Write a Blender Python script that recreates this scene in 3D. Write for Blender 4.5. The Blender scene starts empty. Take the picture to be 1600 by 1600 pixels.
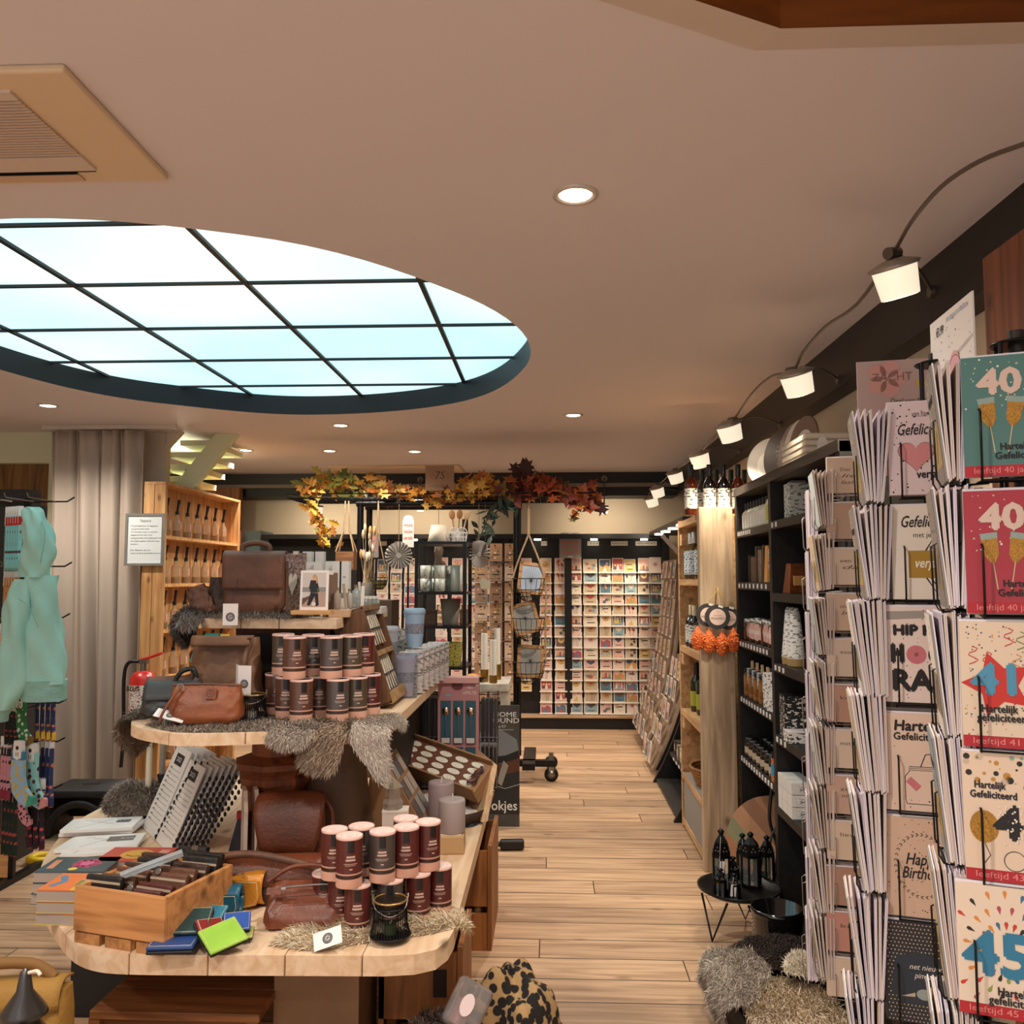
import bpy, bmesh, math, random
import numpy as np
from mathutils import Vector as V, Matrix as M4
random.seed(7); RNG = np.random.default_rng(5)
S = bpy.context.scene; COL = S.collection
PI = math.pi

# ---------------------------------------------------------------- camera
F_PX = 1350.0; EYE = V((0, 0, 1.45))
th = math.atan(105 / F_PX); ps = math.atan(58 / F_PX * math.cos(th))
CF = V((-math.sin(ps) * math.cos(th), math.cos(ps) * math.cos(th), math.sin(th)))
CR = V((math.cos(ps), math.sin(ps), 0)); CU = CR.cross(CF)
cam_d = bpy.data.cameras.new('camera'); cam_d.sensor_width = 36; cam_d.lens = 36 * F_PX / 1600
cam_d.clip_start = .05; cam_d.clip_end = 60
cam = bpy.data.objects.new('camera', cam_d); COL.objects.link(cam)
cam.matrix_world = M4(((CR.x, CU.x, -CF.x, EYE.x), (CR.y, CU.y, -CF.y, EYE.y), (CR.z, CU.z, -CF.z, EYE.z), (0, 0, 0, 1)))
S.camera = cam
# ---------------------------------------------------------------- world, exposure
S.view_settings.view_transform = 'Standard'; S.view_settings.look = 'None'
S.view_settings.gamma = 1; S.view_settings.use_curve_mapping = False
S.view_settings.exposure = 0.56
W = bpy.data.worlds.new('world'); S.world = W; W.use_nodes = True
W.node_tree.nodes['Background'].inputs[0].default_value = (.97, .95, .96, 1)
W.node_tree.nodes['Background'].inputs[1].default_value = .72
L_DOWN, L_SPOT, L_SKY = 56.0, 26.0, .84     # downlights, track spots, skylight panel

def at(px, py, X=None, Y=None, Z=None):      # a photo pixel (1600 frame) to the place it shows on a known plane
    d = CF + CR * ((px - 800) / F_PX) - CU * ((py - 800) / F_PX)
    if X is not None: t = (X - EYE.x) / d.x
    elif Y is not None: t = (Y - EYE.y) / d.y
    else: t = (Z - EYE.z) / d.z
    return EYE + d * t

# ---------------------------------------------------------------- materials
def lin(h):
    h = h.lstrip('#'); c = [int(h[i:i + 2], 16) / 255 for i in (0, 2, 4)]
    return tuple((x / 12.92 if x <= .04045 else ((x + .055) / 1.055) ** 2.4) for x in c) + (1,)
MC = {}
def nt(name):
    m = bpy.data.materials.new(name); m.use_nodes = True; t = m.node_tree
    return m, t, t.nodes['Principled BSDF'], t.nodes.new, t.links.new
def pm(c, rough=.6, metal=0, emit=0, bump=0, bs=60, trans=0, var=0, vs=8, coat=0, stretch=None, c2=None, sheen=0):
    key = (c, rough, metal, emit, bump, bs, trans, var, vs, coat, stretch, c2)
    if key in MC: return MC[key]
    m, t, b, N, K = nt('mat_' + c.lstrip('#'))
    b.inputs['Base Color'].default_value = lin(c); b.inputs['Roughness'].default_value = rough
    b.inputs['Metallic'].default_value = metal
    if coat: b.inputs['Coat Weight'].default_value = coat
    if sheen: b.inputs['Sheen Weight'].default_value = sheen
    if trans: b.inputs['Transmission Weight'].default_value = trans; b.inputs['IOR'].default_value = 1.25
    if emit:
        b.inputs['Emission Color'].default_value = lin(c); b.inputs['Emission Strength'].default_value = emit
    if bump or var:
        tc = N('ShaderNodeTexCoord'); src = tc.outputs['Object']
        if stretch:
            mp = N('ShaderNodeMapping'); mp.inputs['Scale'].default_value = stretch; K(src, mp.inputs[0]); src = mp.outputs[0]
        if var:
            n = N('ShaderNodeTexNoise'); n.inputs['Scale'].default_value = vs; n.inputs['Detail'].default_value = 5; K(src, n.inputs['Vector'])
            r = N('ShaderNodeValToRGB'); a = lin(c); a2 = lin(c2) if c2 else tuple(x * (1 - var) for x in a[:3]) + (1,)
            r.color_ramp.elements[0].color = a2; r.color_ramp.elements[1].color = a if c2 else tuple(min(1, x * (1 + var * .6)) for x in a[:3]) + (1,)
            r.color_ramp.elements[0].position = .32; r.color_ramp.elements[1].position = .68
            K(n.outputs[0], r.inputs[0]); K(r.outputs[0], b.inputs['Base Color'])
        if bump:
            n = N('ShaderNodeTexNoise'); n.inputs['Scale'].default_value = bs; n.inputs['Detail'].default_value = 6; K(src, n.inputs['Vector'])
            u = N('ShaderNodeBump'); u.inputs['Strength'].default_value = bump; u.inputs['Distance'].default_value = .01
            K(n.outputs[0], u.inputs['Height']); K(u.outputs[0], b.inputs['Normal'])
    MC[key] = m; return m
def wood(c, c2, axis=0, scale=1.0, rough=.6, knots=True, name='wood'):
    key = ('wood', c, c2, axis, scale, rough)
    if key in MC: return MC[key]
    m, t, b, N, K = nt(name + '_' + c.lstrip('#')); tc = N('ShaderNodeTexCoord')
    mp = N('ShaderNodeMapping'); s = [14 * scale] * 3; s[axis] = 1.1 * scale; mp.inputs['Scale'].default_value = s; K(tc.outputs['Object'], mp.inputs[0])
    n = N('ShaderNodeTexNoise'); n.inputs['Scale'].default_value = 2.2; n.inputs['Detail'].default_value = 8; n.inputs['Distortion'].default_value = .8; K(mp.outputs[0], n.inputs['Vector'])
    r = N('ShaderNodeValToRGB'); r.color_ramp.elements[0].color = lin(c2); r.color_ramp.elements[1].color = lin(c)
    r.color_ramp.elements[0].position = .33; r.color_ramp.elements[1].position = .62; K(n.outputs[0], r.inputs[0])
    out = r.outputs[0]
    if knots:
        mk = N('ShaderNodeMapping'); sk = [9 * scale] * 3; sk[axis] = 5 * scale; mk.inputs['Scale'].default_value = sk; K(tc.outputs['Object'], mk.inputs[0])
        v = N('ShaderNodeTexVoronoi'); v.inputs['Scale'].default_value = 1.0; K(mk.outputs[0], v.inputs['Vector'])
        r2 = N('ShaderNodeValToRGB'); r2.color_ramp.elements[0].position = .05; r2.color_ramp.elements[1].position = .16
        r2.color_ramp.elements[0].color = (.25, .2, .18, 1); r2.color_ramp.elements[1].color = (1, 1, 1, 1); K(v.outputs[0], r2.inputs[0])
        mx = N('ShaderNodeMixRGB'); mx.blend_type = 'MULTIPLY'; mx.inputs[0].default_value = .8; K(out, mx.inputs[1]); K(r2.outputs[0], mx.inputs[2]); out = mx.outputs[0]
    K(out, b.inputs['Base Color']); b.inputs['Roughness'].default_value = rough
    u = N('ShaderNodeBump'); u.inputs['Strength'].default_value = .25; u.inputs['Distance'].default_value = .004; K(n.outputs[0], u.inputs['Height']); K(u.outputs[0], b.inputs['Normal'])
    MC[key] = m; return m
def floor_mat():
    m, t, b, N, K = nt('floor_boards'); tc = N('ShaderNodeTexCoord'); sp = N('ShaderNodeSeparateXYZ'); K(tc.outputs['Object'], sp.inputs[0])
    def mth(op, a, bb=None):
        q = N('ShaderNodeMath'); q.operation = op
        for i, x in enumerate((a, bb)):
            if x is None: continue
            if isinstance(x, (int, float)): q.inputs[i].default_value = x
            else: K(x, q.inputs[i])
        return q.outputs[0]
    v = mth('DIVIDE', sp.outputs['Y'], .172); row = mth('FLOOR', v); fr = mth('FRACT', v)
    wn = N('ShaderNodeTexWhiteNoise'); wn.noise_dimensions = '1D'; K(row, wn.inputs['W'])
    u = mth('ADD', mth('DIVIDE', sp.outputs['X'], 2.6), mth('MULTIPLY', wn.outputs['Value'], 7.0)); uf = mth('FRACT', u); ui = mth('FLOOR', u)
    cb = N('ShaderNodeCombineXYZ'); K(row, cb.inputs[0]); K(ui, cb.inputs[1]); wn2 = N('ShaderNodeTexWhiteNoise'); wn2.noise_dimensions = '3D'; K(cb.outputs[0], wn2.inputs['Vector'])
    seam = mth('MAXIMUM', mth('LESS_THAN', fr, .035), mth('LESS_THAN', uf, .0018))
    co = N('ShaderNodeCombineXYZ'); K(mth('MULTIPLY', sp.outputs['X'], 1.4), co.inputs[0]); K(mth('MULTIPLY', sp.outputs['Y'], 22), co.inputs[1]); K(mth('MULTIPLY', wn2.outputs['Value'], 40), co.inputs[2])
    n = N('ShaderNodeTexNoise'); n.inputs['Scale'].default_value = 1.6; n.inputs['Detail'].default_value = 8; n.inputs['Distortion'].default_value = .5; K(co.outputs[0], n.inputs['Vector'])
    r = N('ShaderNodeValToRGB'); r.color_ramp.elements[0].color = lin('#aa8565'); r.color_ramp.elements[1].color = lin('#dab48f'); r.color_ramp.elements[0].position = .3; r.color_ramp.elements[1].position = .6
    K(n.outputs[0], r.inputs[0])
    ck = N('ShaderNodeCombineXYZ'); K(mth('MULTIPLY', sp.outputs['X'], 3.2), ck.inputs[0]); K(mth('MULTIPLY', sp.outputs['Y'], 8), ck.inputs[1])
    vo = N('ShaderNodeTexVoronoi'); vo.inputs['Scale'].default_value = 1; K(ck.outputs[0], vo.inputs['Vector'])
    rk = N('ShaderNodeValToRGB'); rk.color_ramp.elements[0].position = .04; rk.color_ramp.elements[1].position = .15; rk.color_ramp.elements[0].color = (.3, .24, .2, 1); rk.color_ramp.elements[1].color = (1, 1, 1, 1); K(vo.outputs[0], rk.inputs[0])
    tone = N('ShaderNodeMixRGB'); tone.blend_type = 'MULTIPLY'; tone.inputs[0].default_value = .3; K(r.outputs[0], tone.inputs[1]); K(wn2.outputs['Value'], tone.inputs[2])
    mk = N('ShaderNodeMixRGB'); mk.blend_type = 'MULTIPLY'; mk.inputs[0].default_value = .7; K(tone.outputs[0], mk.inputs[1]); K(rk.outputs[0], mk.inputs[2])
    ms = N('ShaderNodeMixRGB'); ms.inputs[2].default_value = lin('#3a2818'); K(seam, ms.inputs[0]); K(mk.outputs[0], ms.inputs[1]); K(ms.outputs[0], b.inputs['Base Color'])
    b.inputs['Roughness'].default_value = .5
    bu = N('ShaderNodeBump'); bu.inputs['Strength'].default_value = .3; bu.inputs['Distance'].default_value = .004; bu.invert = True; K(seam, bu.inputs['Height']); K(bu.outputs[0], b.inputs['Normal'])
    return m
def leaf_mat(c, rough=.6): return pm(c, rough, var=.35, vs=30)
BLACK = pm('#0d0c0c', .45); BLKW = wood('#191614', '#0c0b0a', 1, 1, .55, False, 'black_wood'); STEEL = pm('#8c8781', .32, .9)
BLKM = pm('#131313', .4, .5); WHITE = pm('#e9e3dc', .5); CREAM = pm('#d9c9b2', .7); PAPER = pm('#e6dccf', .7); GLASS = pm('#f3f6f4', .05, trans=.92)
PINE = wood('#d9a56b', '#b27b42', 0); PINEZ = wood('#d0a068', '#a87440', 2); LEATHER = pm('#6b3a20', .42, bump=.25, bs=90, var=.45, vs=7)
DLEATH = pm('#3f281d', .5, bump=.25, bs=80, var=.4, vs=9); GOLD = pm('#c49a3c', .3, .8); TAGP = pm('#e6e2e0', .6)

# ---------------------------------------------------------------- mesh builder
TXT = {}
def text_mesh(s, shear=0):
    if (s, shear) in TXT: return TXT[(s, shear)]
    c = bpy.data.curves.new('t', 'FONT'); c.body = s; c.align_x = 'CENTER'; c.align_y = 'CENTER'; c.resolution_u = 2; c.shear = shear
    o = bpy.data.objects.new('t', c); COL.objects.link(o); dg = bpy.context.evaluated_depsgraph_get(); dg.update()
    me = o.evaluated_get(dg).to_mesh()
    r = ([tuple(v.co) for v in me.vertices], [tuple(p.vertices) for p in me.polygons])
    bpy.data.objects.remove(o); bpy.data.curves.remove(c); TXT[(s, shear)] = r; return r
FACE = M4(((1, 0, 0, 0), (0, 0, -1, 0), (0, 1, 0, 0), (0, 0, 0, 1)))      # flat XY artwork stood up, front to -Y
class B:
    def __init__(s): s.v = []; s.f = []; s.m = []; s.s = []; s.ml = []; s.T = M4()
    def mi(s, m):
        if m not in s.ml: s.ml.append(m)
        return s.ml.index(m)
    def add(s, vs, fs, m, smooth=False, T=None):
        o = len(s.v); i = s.mi(m); X = s.T if T is None else s.T @ T
        s.v += [tuple(X @ V(p)) for p in vs]
        for f in fs: s.f.append(tuple(k + o for k in f)); s.m.append(i); s.s.append(smooth)
        return s
    def box(s, c, d, m, rz=0, T=None, tp=1.0):     # tp: scale of the top against the bottom
        x, y, z = (k / 2 for k in d); R = M4.Translation(c) @ M4.Rotation(rz, 4, 'Z')
        if T is not None: R = T @ R
        vs = [(-x, -y, -z), (x, -y, -z), (x, y, -z), (-x, y, -z), (-x * tp, -y * tp, z), (x * tp, -y * tp, z), (x * tp, y * tp, z), (-x * tp, y * tp, z)]
        return s.add(vs, [(0, 3, 2, 1), (4, 5, 6, 7), (0, 1, 5, 4), (1, 2, 6, 5), (2, 3, 7, 6), (3, 0, 4, 7)], m, False, R)
    def bx(s, a, b, m): return s.box([(p + q) / 2 for p, q in zip(a, b)], [abs(q - p) for p, q in zip(a, b)], m)
    def cyl(s, p, q, r, m, r2=None, n=14, cap=True):
        p, q = V(p), V(q); z = (q - p).normalized(); x = z.orthogonal().normalized(); y = z.cross(x); r2 = r if r2 is None else r2
        vs = []
        for c, rr in ((p, r), (q, r2)): vs += [c + (x * math.cos(2 * PI * i / n) + y * math.sin(2 * PI * i / n)) * rr for i in range(n)]
        s.add(vs, [(i, (i + 1) % n, n + (i + 1) % n, n + i) for i in range(n)], m, True)
        if cap: s.add(vs, [tuple(range(n))[::-1], tuple(range(n, 2 * n))], m)
        return s
    def tube(s, pts, r, m, n=6, closed=False):
        pts = [V(p) for p in pts]; k = len(pts); rings = []; prev = None
        for i, p in enumerate(pts):
            a = pts[i - 1] if (i or closed) else p; b = pts[(i + 1) % k] if (i < k - 1 or closed) else p
            t = (b - a).normalized()
            x = t.orthogonal().normalized() if prev is None else (prev - t * prev.dot(t)).normalized()
            prev = x; y = t.cross(x); rr = r[i] if isinstance(r, (list, tuple)) else r
            rings += [p + (x * math.cos(2 * PI * j / n) + y * math.sin(2 * PI * j / n)) * rr for j in range(n)]
        fs = [(i * n + j, i * n + (j + 1) % n, ((i + 1) % k) * n + (j + 1) % n, ((i + 1) % k) * n + j) for i in range(k if closed else k - 1) for j in range(n)]
        s.add(rings, fs, m, True)
        if not closed: s.add(rings, [tuple(range(n))[::-1], tuple(range((k - 1) * n, k * n))], m)
        return s
    def lathe(s, prof, m, n=24, c=(0, 0, 0), smooth=True, T=None, a0=0, a1=2 * PI):
        k = len(prof); full = abs(a1 - a0 - 2 * PI) < 1e-6; q = n if full else n + 1
        vs = [(c[0] + r * math.cos(a0 + (a1 - a0) * j / n), c[1] + r * math.sin(a0 + (a1 - a0) * j / n), c[2] + z) for r, z in prof for j in range(q)]
        fs = [(i * q + j, i * q + (j + 1) % q, (i + 1) * q + (j + 1) % q, (i + 1) * q + j) for i in range(k - 1) for j in range(n)]
        s.add(vs, fs, m, smooth, T)
        if full:
            if prof[0][0] > 1e-4: s.add(vs, [tuple(range(q))[::-1]], m, False, T)
            if prof[-1][0] > 1e-4: s.add(vs, [tuple(range((k - 1) * q, k * q))], m, False, T)
        return s
    def prism(s, poly, z0, z1, m, T=None, side=None):
        k = len(poly); vs = [(x, y, z0) for x, y in poly] + [(x, y, z1) for x, y in poly]
        s.add(vs, [tuple(range(k))[::-1], tuple(range(k, 2 * k))], m, False, T)
        return s.add(vs, [(i, (i + 1) % k, k + (i + 1) % k, k + i) for i in range(k)], side or m, False, T)
    def flat(s, poly, m, z=0, T=None): return s.add([(x, y, z) for x, y in poly], [tuple(range(len(poly)))], m, False, T)
    def rect(s, x, y, w, h, m, z=0, T=None, a=0):
        c, q = math.cos(a), math.sin(a)
        return s.flat([(x + dx * c - dy * q, y + dx * q + dy * c) for dx, dy in ((-w / 2, -h / 2), (w / 2, -h / 2), (w / 2, h / 2), (-w / 2, h / 2))], m, z, T)
    def disc(s, x, y, r, m, z=0, T=None, ry=None, n=14): return s.flat([(x + r * math.cos(2 * PI * i / n), y + (ry or r) * math.sin(2 * PI * i / n)) for i in range(n)], m, z, T)
    def ring(s, x, y, r, w, m, z=0, T=None, n=20):
        vs = [(x + q * math.cos(2 * PI * i / n), y + q * math.sin(2 * PI * i / n), z) for q in (r, r - w) for i in range(n)]
        return s.add(vs, [(i, (i + 1) % n, n + (i + 1) % n, n + i) for i in range(n)], m, False, T)
    def stroke(s, pts, w, m, z=0, T=None):
        vs = []; k = len(pts)
        for i, (x, y) in enumerate(pts):
            a = pts[max(0, i - 1)]; b = pts[min(k - 1, i + 1)]; d = math.hypot(b[0] - a[0], b[1] - a[1]) or 1; nx, ny = -(b[1] - a[1]) / d, (b[0] - a[0]) / d
            vs += [(x + nx * w / 2, y + ny * w / 2, z), (x - nx * w / 2, y - ny * w / 2, z)]
        return s.add(vs, [(2 * i, 2 * i + 1, 2 * i + 3, 2 * i + 2) for i in range(k - 1)], m, False, T)
    def text(s, t, x, y, h, m, z=0, T=None, shear=0, bold=0, w=None):     # h: letter height
        vs, fs = text_mesh(t, shear); k = h / .69; kx = k
        if w and vs:
            ww = max(p[0] for p in vs) - min(p[0] for p in vs); kx = w / ww
        for i, (dx, dy) in enumerate(((0, 0),) if not bold else ((-bold, 0), (bold, 0), (0, bold), (0, -bold))):
            s.add([(x + dx + p[0] * kx, y + dy + p[1] * k, z + i * .00012) for p in vs], fs, m, False, T)
        return s
    def sph(s, c, r, m, n=12, k=8, T=None):
        r = (r, r, r) if isinstance(r, (int, float)) else r
        vs = [(c[0] + r[0] * math.sin(PI * i / k) * math.cos(2 * PI * j / n), c[1] + r[1] * math.sin(PI * i / k) * math.sin(2 * PI * j / n), c[2] - r[2] * math.cos(PI * i / k)) for i in range(k + 1) for j in range(n)]
        return s.add(vs, [(i * n + j, i * n + (j + 1) % n, (i + 1) * n + (j + 1) % n, (i + 1) * n + j) for i in range(k) for j in range(n)], m, True, T)
    def surf(s, fn, nu, nv, m, cu=False, T=None, two=0):    # fn(u,v) -> point, u,v in 0..1
        vs = [fn(i / nu, j / nv) for i in range(nu if cu else nu + 1) for j in range(nv + 1)]; q = nv + 1; k = nu if cu else nu + 1
        return s.add(vs, [(i * q + j, ((i + 1) % k) * q + j, ((i + 1) % k) * q + j + 1, i * q + j + 1) for i in range(nu) for j in range(nv)], m, True, T)
    def obj(s, name, parent=None, bev=0, seg=2, sub=0, solid=0, loc=None):
        me = bpy.data.meshes.new(name); me.from_pydata(s.v, [], s.f)
        for m in s.ml: me.materials.append(m)
        me.polygons.foreach_set('material_index', s.m); me.polygons.foreach_set('use_smooth', s.s); me.update()
        o = bpy.data.objects.new(name, me); COL.objects.link(o)
        if solid: md = o.modifiers.new('s', 'SOLIDIFY'); md.thickness = solid; md.offset = 0
        if bev: md = o.modifiers.new('b', 'BEVEL'); md.width = bev; md.segments = seg; md.limit_method = 'ANGLE'; md.angle_limit = .6
        if sub: md = o.modifiers.new('u', 'SUBSURF'); md.levels = sub; md.render_levels = sub
        if parent is not None: o.parent = parent
        if loc is not None: o.location = loc
        return o
def tag(o, label, cat, group=None, kind=None):
    o['label'] = label; o['category'] = cat
    if group: o['group'] = group
    if kind: o['kind'] = kind
    return o
def thing(name, label, cat, loc=(0, 0, 0), rz=0, group=None):
    o = bpy.data.objects.new(name, None); o.empty_display_size = .05; COL.objects.link(o); o.location = loc; o.rotation_euler = (0, 0, rz)
    return tag(o, label, cat, group)
def struct(o): o['kind'] = 'structure'; return o
def kids(o): return list(o.children)
def cp(src, label=None, loc=None, rz=None, group=None, rot=None, scale=None):
    c = src.copy(); COL.objects.link(c)
    for ch in kids(src):
        d = ch.copy(); COL.objects.link(d); d.parent = c
        for g in kids(ch): e = g.copy(); COL.objects.link(e); e.parent = d
    if label: c['label'] = label
    if group: c['group'] = group
    if loc is not None: c.location = loc
    if rz is not None: c.rotation_euler = (0, 0, rz)
    if rot is not None: c.rotation_euler = rot
    if scale is not None: c.scale = (scale,) * 3 if isinstance(scale, (int, float)) else scale
    return c
def first_or_cp(src, used, label, **k):          # moves the prototype itself the first time, copies afterwards
    if src.name not in used:
        used.add(src.name); src['label'] = label
        if k.get('loc') is not None: src.location = k['loc']
        if k.get('rz') is not None: src.rotation_euler = (0, 0, k['rz'])
        if k.get('rot') is not None: src.rotation_euler = k['rot']
        if k.get('scale') is not None: src.scale = (k['scale'],) * 3 if isinstance(k['scale'], (int, float)) else k['scale']
        if k.get('group'): src['group'] = k['group']
        return src
    return cp(src, label, **k)
USED = set()
ORD = ['first', 'second', 'third', 'fourth', 'fifth', 'sixth', 'seventh', 'eighth', 'ninth', 'tenth', 'eleventh', 'twelfth', 'thirteenth', 'fourteenth', 'fifteenth', 'sixteenth', 'seventeenth', 'eighteenth', 'nineteenth', 'twentieth']
def arc(a, b, n, f): return [f(a + (b - a) * i / (n - 1)) for i in range(n)]
def fur(b, fn, n, ln, mats, w=.0012, lie=.4, seed=1, comb=(0, 0, -1)):        # combed hair on a surface fn(u,v)->(point, normal)
    R = random.Random(seed); C = V(comb)
    for m in mats:
        vs = []; fs = []
        for _ in range(n // len(mats)):
            p, nn = fn(R.random(), R.random()); p = V(p); nn = V(nn).normalized(); t = C - nn * C.dot(nn)
            t = t + V((R.gauss(0, lie), R.gauss(0, lie), R.gauss(0, lie))); d = (nn * R.uniform(.06, .42) + t).normalized(); L = ln * R.uniform(.5, 1.15)
            sd = d.cross(nn).normalized() * w if d.cross(nn).length > 1e-4 else V((w, 0, 0)); k = len(vs); q = p + d * L * .5 + nn * .002; tip = p + d * L + V((0, 0, -.12 * L))
            vs += [p + sd, p - sd, q - sd * .9, q + sd * .9, tip]; fs += [(k, k + 1, k + 2, k + 3), (k + 3, k + 2, k + 4)]
        b.add(vs, fs, m, True)
# ================================================================ the room
CEIL = 2.5
fl = B(); fl.bx((-4.6, -1.6, -.06), (1.5, 8.95, 0), floor_mat()); struct(fl.obj('floor'))
PAINT = pm('#dad1d3', .75, bump=.05, bs=6)
def oval_r(a):      # skylight opening, measured radii around its middle
    A = [(-168, 1.27), (-128, 1.45), (-94, 1.518), (-66, 1.48), (-36, 1.417), (14, 1.42), (54, 1.51), (92, 1.506), (126, 1.38), (169, 1.28), (192, 1.27), (232, 1.45)]
    for (a0, r0), (a1, r1) in zip(A, A[1:]):
        if a0 <= a <= a1:
            t = (a - a0) / (a1 - a0); t = t * t * (3 - 2 * t); return r0 + (r1 - r0) * t
    return 1.3
OV = [(-1.5 + oval_r(a) * math.cos(math.radians(a)), 3.9 + oval_r(a) * math.sin(math.radians(a))) for a in range(-168, 192, 4)]
HOLE = [(1.36, 1.575), (.44, 1.575), (-.25, 1.23), (-.25, .5), (1.36, .5)]
bm = bmesh.new(); es = []
for loop in ([(-4.6, -1.6), (1.5, -1.6), (1.5, 8.95), (-4.6, 8.95)], OV, HOLE):
    vs = [bm.verts.new((x, y, CEIL)) for x, y in loop]; es += [bm.edges.new((vs[i], vs[(i + 1) % len(vs)])) for i in range(len(vs))]
bmesh.ops.triangle_fill(bm, edges=es, use_beauty=True)
for f in bm.faces:
    if f.normal.z > 0: f.normal_flip()
me = bpy.data.meshes.new('ceiling'); bm.to_mesh(me); bm.free(); me.materials.append(PAINT)
oc = bpy.data.objects.new('ceiling', me); COL.objects.link(oc); struct(oc)
# white edging and brown wooden well of the roof opening near the viewer
b = B()
HB = [(1.36, 1.66), (.41, 1.66), (-.33, 1.28), (-.33, .42), (1.36, .42)]
for i in range(4): b.add([(*HB[i], CEIL - .002), (*HB[i + 1], CEIL - .002), (*HOLE[i + 1], CEIL - .014), (*HOLE[i], CEIL - .014)], [(0, 1, 2, 3)], pm('#cdbfb3', .7))
struct(b.obj('trim_1'))
b = B(); WELL = wood('#8a4a10', '#6b3608', 0, .7)
for i in range(5): p, q = HOLE[i], HOLE[(i + 1) % 5]; b.add([(*p, CEIL - .014), (*q, CEIL - .014), (*q, CEIL + .45), (*p, CEIL + .45)], [(0, 1, 2, 3)], WELL)
b.flat(HOLE, WELL, CEIL + .45); struct(b.obj('trim_2'))
# skylight: black band, glowing panels, T bars
b = B(); k = len(OV); b.add([(x, y, CEIL) for x, y in OV] + [(x, y, CEIL + .12) for x, y in OV], [(i, (i + 1) % k, k + (i + 1) % k, k + i) for i in range(k)], pm('#0b0e15', .6), True); struct(b.obj('trim_3'))
m, t, bs_, N, K = nt('skylight_panel'); tc = N('ShaderNodeTexCoord'); n = N('ShaderNodeTexNoise'); n.inputs['Scale'].default_value = .55; K(tc.outputs['Object'], n.inputs['Vector'])
r = N('ShaderNodeValToRGB'); r.color_ramp.elements[0].color = lin('#aee8f6'); r.color_ramp.elements[1].color = lin('#dcf8f2'); r.color_ramp.elements[0].position = .42; r.color_ramp.elements[1].position = .66
K(n.outputs[0], r.inputs[0]); K(r.outputs[0], bs_.inputs['Emission Color']); bs_.inputs['Emission Strength'].default_value = L_SKY; bs_.inputs['Base Color'].default_value = (.5, .5, .5, 1)
sk = thing('skylight', 'large oval backlit ceiling light with white panels and black grid', 'ceiling light', (-1.5, 3.9, CEIL + .12))
gx = [-3.2, -2.53, -1.88, -1.19, -.5, .2]; gy = [2.1, 2.7, 3.28, 3.88, 4.47, 5.08, 5.7]
PX0, PX1, PY0, PY1 = -3.2, .2, 2.1, 5.7
ins = lambda x, y: True
for i in range(5):
    for j in range(6):
        q = B(); q.rect((gx[i] + gx[i + 1]) / 2 + 1.5, (gy[j] + gy[j + 1]) / 2 - 3.9, gx[i + 1] - gx[i], gy[j + 1] - gy[j], m); q.obj('light_panel', sk)
q = B()
for x in gx[1:-1]: q.bx((x + 1.49, PY0 - 3.9, -.012), (x + 1.51, PY1 - 3.9, .002), pm('#0b1018', .5))
for y in gy[1:-1]: q.bx((PX0 + 1.5, y - 3.909, -.011), (PX1 + 1.5, y - 3.893, .002), pm('#0b1018', .5))
q.obj('grid_bars', sk)
# walls
WALL = pm('#d8c6ae', .8, bump=.04, bs=20)
b = B(); b.bx((1.36, -1.6, 0), (1.5, 8.95, CEIL), WALL); struct(b.obj('wall_right'))
b = B(); b.bx((-4.6, 8.85, 0), (1.36, 8.95, CEIL), WALL); struct(b.obj('wall_back'))
b = B(); b.bx((-4.6, -1.6, 0), (-4.5, 8.85, CEIL), WALL); struct(b.obj('wall_left'))
b = B(); b.bx((1.262, -1.6, 2.285), (1.36, 8.5, CEIL), pm('#1c1917', .5)); struct(b.obj('trim_4'))
# back beam: two black bands with a pale rail between
b = B(); b.bx((-4.5, 8.47, 2.39), (1.262, 8.85, CEIL), pm('#171412', .5)); b.bx((-4.5, 8.45, 2.355), (1.262, 8.85, 2.39), pm('#7b6f63', .6)); b.bx((-4.5, 8.5, 2.27), (1.262, 8.85, 2.355), pm('#100e0d', .5)); struct(b.obj('trim_5'))
# partition behind curtain: pale green painted frame and old planks
b = B(); GRN = pm('#d3d6b4', .6); b.bx((-4.5, 6.05, 0), (-3.6, 6.12, CEIL), wood('#8a6436', '#55371a', 2, .8)); struct(b.obj('wall_left_alcove'))
b = B(); b.bx((-4.5, 5.98, 2.28), (-3.43, 6.05, CEIL), GRN); b.bx((-3.56, 5.97, 0), (-3.44, 6.05, 2.30), GRN); struct(b.obj('trim_6'))
b = B(); b.bx((-3.44, 5.99, 0), (-2.72, 6.06, CEIL), WALL)
tp = [at(215, 660, Y=5.99), at(292, 663, Y=5.99), at(227, 737, Y=5.99), at(215, 737, Y=5.99)]; b.prism([(p.x, p.z) for p in tp], -6.06, -5.99, WALL, FACE @ M4.Scale(1, 4)) ; struct(b.obj('wall_stairs'))
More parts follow.
